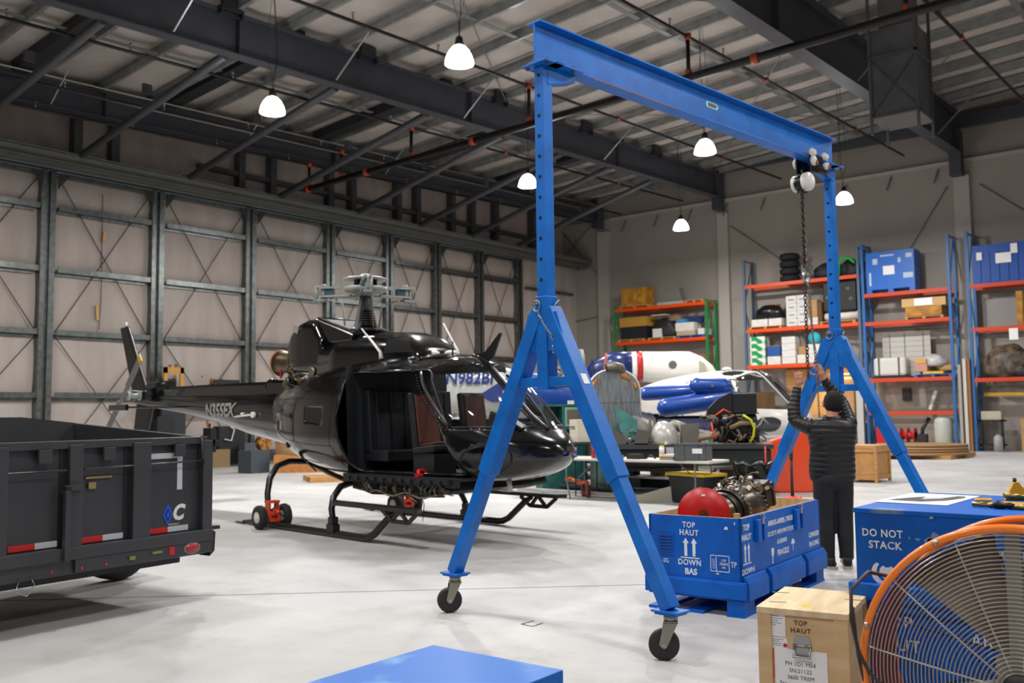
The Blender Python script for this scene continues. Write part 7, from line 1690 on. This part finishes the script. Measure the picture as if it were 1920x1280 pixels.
# middle level
pal('left pallet on the middle shelf of the middle rack', 17.0, 15.6, 4.90); pal('right pallet on the middle shelf of the middle rack', 14.0, 12.6, 4.90)
rb('white_flat_box', 'flat white box under the black wrapped heap on the middle rack', 'box', 16.9, 16.2, 5.01, 5.30, WBOX); rb('white_flat_box', 'second flat white box under the black wrapped heap on the middle rack', 'box', 16.15, 15.6, 5.01, 5.30, WBOX)
heap('wrapped_heap', 'shiny black plastic wrapped heap on the middle rack', 'bundle', 16.25, 5.31, .85, BT, 15, (.36, .70, .45), x=RX0 + .32); heap('wrapped_heap', 'taller black wrapped heap touching the white box columns', 'bundle', 15.55, 5.31, .42, BT, 16, (.3, .4, 1.1), x=RX0 + .68); rb('mustard_pad', 'mustard cushion on the black wrapped heap of the middle rack', 'cushion', 16.4, 15.9, 5.72, 5.92, mat('mustard', 'a8742c', .7), .4, x0=RX0 + .3)
rowname = ('lowest', 'second', 'third', 'topmost')
for j, (ya, yb, cn, n) in enumerate(((15.38, 14.94, 'left', 4), (14.92, 14.50, 'right', 4), )):
    for i in range(n): o = rb('archive_box', '%s white archive box of the %s column on the middle shelf' % (rowname[i], cn), 'box', ya, yb, 4.93 + .31 * i, 4.93 + .31 * i + .30, WBOX, .5); b = MB(); b.b2((-.253, -.12, .10), (-.251, .12, .17)); b.build('box_print', mat('print_faint', '8f9aa8', .7), o)
for i in range(2): rb('archive_box', ('lower', 'upper')[i] + ' white archive box under the brown carton on the middle shelf', 'box', 14.48, 14.05, 4.93 + .15 * i, 5.07 + .15 * i, WBOX, .5)
rb('brown_carton', 'brown carton standing beside the white box columns', 'box', 14.46, 14.1, 5.24, 5.92, CARD, .5); rb('dark_brown_carton', 'dark brown carton right of the brown carton', 'box', 14.08, 13.92, 4.93, 5.8, mat('card_dark', '5e4426', .8), .5)
t = rb('black_case', 'large black case with rings on the middle rack behind the gantry post', 'case', 13.85, 12.55, 5.40, 6.55, mat('case_black', '111214', .5), .7, bevel=.05)
for y, z in ((-.35, .85), (-.45, .45), (.45, .55)): b = MB(); b.tube([(-.36, y + .05 * math.cos(q_), z + .05 * math.sin(q_)) for q_ in [2 * PI * i / 14 for i in range(14)]], .012, 6, closed=True); b.build('case_ring', STEEL, t)
b = MB(); b.cyl((0, -.66, .18), (0, .66, .18), .17, 20); simple('white_roll', 'long white roll under the black case on the middle rack', 'roll', b, WBOX, (RX0 + .3, 13.2, 5.03))
# lower level
GWB = mat('green_print_box', 'd9ddd6', .6, 0, col2='149048', vscale=3.5, vlo=.44, vhi=.48, detail=1)
for i in range(4): rb('printed_box', rowname[i] + ' white box with green print at the left end of the middle rack', 'box', 17.0, 16.35, 3.40 + .30 * i, 3.40 + .30 * i + .29, GWB, .5, group='green printed boxes')
rb('white_box', 'white box under the blue bin on the middle rack', 'box', 16.25, 15.7, 3.40, 3.74, WBOX, .5); rb('blue_bin', 'blue bin on a white box in the middle rack', 'bin', 16.25, 15.7, 3.75, 4.15, mat('bin_blue', '1c4f92', .5), .5)
for i in range(4): rb('file_box', rowname[i] + ' white box of the tall column left of the heavy chain', 'box', 15.62, 15.06, 3.42 + .275 * i, 3.42 + .275 * i + .265, WBOX, .5)
rb('small_white_box', 'small white box between the two white columns', 'box', 14.98, 14.66, 3.42, 3.75, WBOX, .4); rb('brown_small_box', 'small brown box behind the small white box', 'box', 15.0, 14.7, 3.77, 4.1, CARD, .3, x0=RX0 + .2)
for i in range(2): rb('file_box', ('lower', 'upper')[i] + ' white box of the short column right of the heavy chain', 'box', 14.58, 14.05, 3.42 + .37 * i, 3.42 + .37 * i + .36, WBOX, .5)
b = MB(); b.lathe((0, 0, 0), (1, 0, 0), [(0, .05), (0, .24), (.2, .24), (.2, .05)], 24); simple('teal_disc', 'teal round disc on the short column of white boxes', 'disc', b, mat('disc_teal', '23a2b5', .5), (RX0 + .1, 14.3, 4.40))
for i in range(2): rb('file_box', ('lower', 'upper')[i] + ' white box nearest the far gantry post on the middle rack', 'box', 13.95, 13.45, 3.42 + .40 * i, 3.42 + .40 * i + .39, WBOX, .5)
heap('cable_heap', 'tangled pale cables at the right end of the middle rack', 'cables', 12.85, 3.42, .5, mat('cable_pale', '8a7a62', .7), 22, (.5, .8, .8))
# lit nook under the middle rack
nook = mat('nook_board', 'c99a5e', .7, 0, var=.1)
rb('plywood_backing', 'warm lit plywood wall panel under the middle rack', 'panel', 15.9, 12.55, .02, 3.2, nook, .04, x0=37.28)
SL = thing('shop_light', 'white glowing fluorescent tube under the middle rack', 'lamp', (36.6, 13.25, 2.86)); b = MB(); b.cyl((0, -.55, 0), (0, .5, 0), .06, 12); b.build('tube', emis('tube_glow', 'fff0d8', 12), SL); b = MB(); b.b2((-.06, -.6, .06), (.06, .55, .10)); b.build('light_housing', WHITE, SL); b = MB(); b.tube([(0, .3, .1), (0, .3, .40)], .01, 4); b.tube([(0, -.3, .1), (0, -.3, .40)], .01, 4); b.pieces('hanger', BLK, SL)
l = bpy.data.lights.new('shop_light_lamp', 'AREA'); l.energy = 70; l.size = 1.0; l.color = (1, .72, .38); lo = bpy.data.objects.new('shop_light_lamp', l); COL.objects.link(lo); lo.location = (36.55, 13.25, 2.78)
rb('work_table', 'brown wooden work table in the lit nook', 'table', 15.5, 12.6, .02, 1.0, mat('nook_table', '7a5330', .7), .6, x0=36.6)
rb('wall_cabinet', 'dark cabinet on the table of the lit nook', 'cabinet', 13.9, 13.5, 1.01, 2.2, mat('nook_dark', '5d4a34', .6), .3, x0=36.9); rb('nook_box', 'white box on the table of the lit nook', 'box', 13.2, 12.8, 1.01, 1.5, WBOX, .3, x0=36.7); rb('nook_carton', 'brown carton on the table of the lit nook', 'box', 14.7, 14.2, 1.01, 1.35, CARD, .3, x0=36.7)
rb('leaning_board', 'tall white panel leaning at the left post of the blue rack', 'panel', 12.6, 12.35, .02, 3.2, mat('panel_white', 'b5b3ae', .6), .06, x0=RX0 - .25)
rb('tall_carton', 'tall brown carton standing left of the white panel', 'box', 13.2, 12.7, .02, 2.9, CARD, .25, x0=RX0 - .2)
# right rack
t = thing('shipping_crate', 'bright blue shipping crate with white labels on the top of the blue rack', 'crate', (RX0 + .02, 12.12, 5.95)); BCR = mat('rack_crate_blue', '0f62c0', .4)
b = MB(); b.b2((0, -1.78, .14), (.78, 0, 1.58)); b.build('crate_body', BCR, t)
for y in (-1.78, -1.0, -.2): b = MB(); b.b2((0, y, 0), (.78, y + .2, .14)); b.build('crate_foot', BCR, t)
for (y, z, w, h_) in ((-.85, .85, .42, .34), (-.35, 1.22, .18, .22), (-1.6, 1.35, .22, .16), (-.15, .55, .08, .5), (-1.55, .6, .35, .2), (-1.25, 1.2, .10, .18), (-.8, 1.42, .5, .06)): b = MB(); b.box((-.004, y, z), (.006, w, h_)); b.build('crate_label', mat('label_pale', 'b9c6dc', .6) if (y, z) != (-.85, .85) else PAPER, t)
rb('long_wood_case', 'upper pale wooden case with white label on the blue rack', 'case', 10.85, 9.3, 5.33, 5.64, mat('case_pine', 'c9a267', .6), .5); rb('case_label', 'white label sheet on the upper wooden case', 'label', 10.4, 9.75, 5.36, 5.63, PAPER, .004, x0=RX0 - .0)
rb('wood_case', 'lower mustard wooden case under the pale one on the blue rack', 'case', 10.72, 9.45, 4.99, 5.32, YB, .5); pal('pallet under the two wooden cases on the blue rack', 10.75, 9.4, 4.86 + .0)
t = rb('grid_panel', 'large pale slatted panel leaning at the back of the blue rack', 'panel', 11.8, 10.05, 2.75, 4.45, mat('slat_panel', 'b7b4ad', .6), .06, x0=36.9)
for y in (-.62, .05, .6): b = MB(); b.box((-.035, y, .85), (.01, .03, 1.6)); b.build('vertical_line', mat('slat_line', '5f5d5a', .6), t)
for i in range(8): b = MB(); b.box((-.034, 0, .15 + i * .2), (.008, 1.7, .012)); b.build('slat_line', mat('slat_line2', '8d8b86', .6), t)
t = rb('white_tank', 'white rectangular tank with dark straps on the blue rack', 'tank', 12.0, 10.8, 2.78, 3.48, mat('tank_white', 'c9c7c1', .45), .65, bevel=.1)
for y in (-.35, .38): b = MB(); b.box((-.33, y, .35), (.02, .06, .68)); b.build('tank_strap', mat('strap_dark', '4a4742', .6), t)
rb('tank_tray', 'black tray under the white tank', 'tray', 12.05, 10.7, 2.70, 2.775, BLK, .7)
pal('blue pallet right of the white tank', 10.5, 9.2, 2.70, mat('pallet_blue', '1d5fae', .5)); heap('plastic_wrap', 'crumpled clear plastic heap on the blue pallet', 'plastic', 9.9, 3.1, .65, mat('clear_plastic', 'b5b4b2', .3), 31, (.5, .7, .45)); rb('yellow_tray', 'yellow tray on the blue pallet', 'tray', 10.2, 9.5, 2.82, 2.90, YH, .5); rb('red_white_carton', 'red and white carton at the left of the blue pallet', 'box', 10.48, 10.05, 2.91, 3.2, mat('carton_pinkish', 'b98a7c', .7), .4); rb('orange_carton', 'orange carton on the red and white carton', 'box', 10.46, 10.08, 3.21, 3.38, mat('carton_orangey', 'cf9a52', .7), .4); heap('tan_parts', 'tan wooden parts heap at the right of the blue pallet', 'parts', 9.45, 2.91, .4, mat('tan_parts', 'a98657', .7), 33)
# far right rack
t = thing('ribbed_container', 'dark blue ribbed container with white labels on the right edge rack', 'container', (RX0 + .02, 8.32, 5.97)); DBL = mat('container_navy', '0c4aa0', .5)
b = MB(); b.b2((0, -2.6, .0), (.78, 0, 1.38)); b.build('container_body', DBL, t)
for i in range(8): b = MB(); b.b2((-.03, -.25 - i * .3, .05), (0, -.15 - i * .3, 1.1)); b.build('side_rib', DBL, t)
for (y, z, w, h_) in ((-.22, .98, .18, .28), (-1.0, .85, .5, .36), (-1.35, 1.15, .22, .34)): b = MB(); b.box((-.04, y, z), (.01, w, h_)); b.build('container_label', PAPER, t)
heap('plastic_sheet', 'brownish plastic wrapped goods on the right edge rack', 'bundle', 7.4, 2.60, 1.0, mat('brown_plastic', '6f5f4c', .5, 0, col2='2f2822', vscale=3), 41, (.4, .8, .75)); heap('black_parts', 'black bent parts in front of the brown wrapped goods', 'parts', 6.9, 2.60, .5, BLK, 42, (.3, .8, .6), x=RX0 + .15)
rb('white_sign', 'small white sign hanging on the right edge rack', 'sign', 7.25, 6.97, 3.9, 4.3, PAPER, .01, x0=RX0 - .08); rb('yellow_timber', 'upright yellow timber on the right edge rack', 'timber', 7.0, 6.8, 4.41, 5.6, YB, .2)
rb('frosted_sheet', 'grey frosted sheet behind the shelf of the right edge rack', 'sheet', 8.2, 7.1, 4.41, 5.5, mat('sheet_grey', '8d8a86', .5), .03, x0=37.0)
rb('yellow_bar', 'yellow horizontal bar under the right edge rack', 'bar', 8.3, 5.5, 1.95, 2.08, mat('bar_yellow', 'c29a1e', .5), .06, x0=36.9)
CT = thing('utility_cart', 'black utility cart with a cream box on top under the right edge rack', 'cart', (36.6, 8.0, 0)); b = MB(); b.b2((-.25, -.4, 1.05), (.25, .4, 1.12)); b.b2((-.25, -.4, .2), (.25, .4, .26)); b.b2((-.25, .3, .1), (-.2, .4, 1.1)); b.b2((-.25, -.4, .1), (-.2, -.3, 1.1)); b.build('cart_frame', BLK, CT); b = MB(); b.b2((-.2, -.32, 1.12), (.2, .32, 1.42)); b.build('cream_box', mat('cream_box', 'b5aa98', .6), CT)
b = MB(); b.lathe((0, 0, 0), (0, 0, 1), [(0, .15), (.5, .15), (.6, .06)], 16); simple('clear_jug', 'clear plastic jug on the floor beside the black cart', 'jug', b, mat('jug_clear', '9a9ea0', .2), (36.15, 7.75, 0))
rb('tan_crate', 'tan crate at the right edge of the picture under the rack', 'crate', 7.05, 6.4, .02, 1.15, CARD, .5)
# floor level under the blue rack
b = MB(); b.lathe((0, 0, 0), (0, 0, 1), [(0, .26), (.1, .31), (.5, .32), (.9, .31), (1.0, .27), (1.04, .2)], 28); simple('white_drum', 'translucent white plastic drum on a yellow pallet under the blue rack', 'drum', b, mat('drum_white', 'b4b6ae', .4), (36.5, 9.62, .17)); bbox('yellow_pallet', 'yellow spill pallet under the white drum', 'pallet', (36.0, 9.2, 0), (37.0, 10.6, .16), mat('pallet_yellow', 'b5b04a', .6))
t = thing('hose_reel', 'red hose reel under the blue rack', 'reel', (36.5, 10.85, 0)); 
for y in (-.25, 0, .25): b = MB(); b.lathe((0, y, .55), (0, 1, 0), [(0, .28), (.04, .28)], 24); b.build('reel_disc', mat('reel_red', 'b3201e', .4), t)
b = MB(); b.cyl((0, -.25, .55), (0, .27, .55), .14, 16); b.build('reel_core', mat('reel_red', 'b3201e', .4), t); b = MB(); b.b2((-.1, -.3, 0), (.1, .3, .3)); b.build('reel_stand', BLKM, t)
b = MB(); b.tube([(0, .1, 0), (0, .0, .8), (.0, -.25, 1.2)], .07, 8); b.box((0, 0, .3), (.3, .3, .6)); simple('pump_unit', 'dark pump with slanted neck right of the red hose reel', 'pump', b, mat('pump_dark', '2c2b2b', .5, .3), (36.5, 10.35, 0))
rb('wall_speaker', 'black box mounted on the wall under the blue rack', 'box', 11.25, 10.95, 1.85, 2.32, BLK, .15, x0=37.24)
b = MB(); b.bar((0, -.12, .35), (0, .12, -.35), .12, .1, up=(1, 0, 0)); simple('leaning_tube', 'white slanted tube light under the blue rack', 'tube', b, mat('tube_white', 'cfccc7', .5), (37.1, 10.1, 1.85))
for i, (y, w, c, h_, lb) in enumerate(((8.97, .10, '9c9a96', 3.1, 'grey steel plank standing between the two blue racks'), (8.80, .11, 'c5bcae', 3.3, 'pale board standing between the two blue racks'), (8.66, .10, '8b5a35', 3.3, 'reddish brown board standing between the two blue racks'))): rb('standing_board', lb, 'board', y, y - w, .0, h_, mat('sboard_%d' % i, c, .6), .25, x0=36.15)
rb('red_cabinet', 'red tool cabinet beside the left post of the blue rack', 'cabinet', 12.0, 11.6, .02, .85, RED, .4, x0=RX0 + .1)
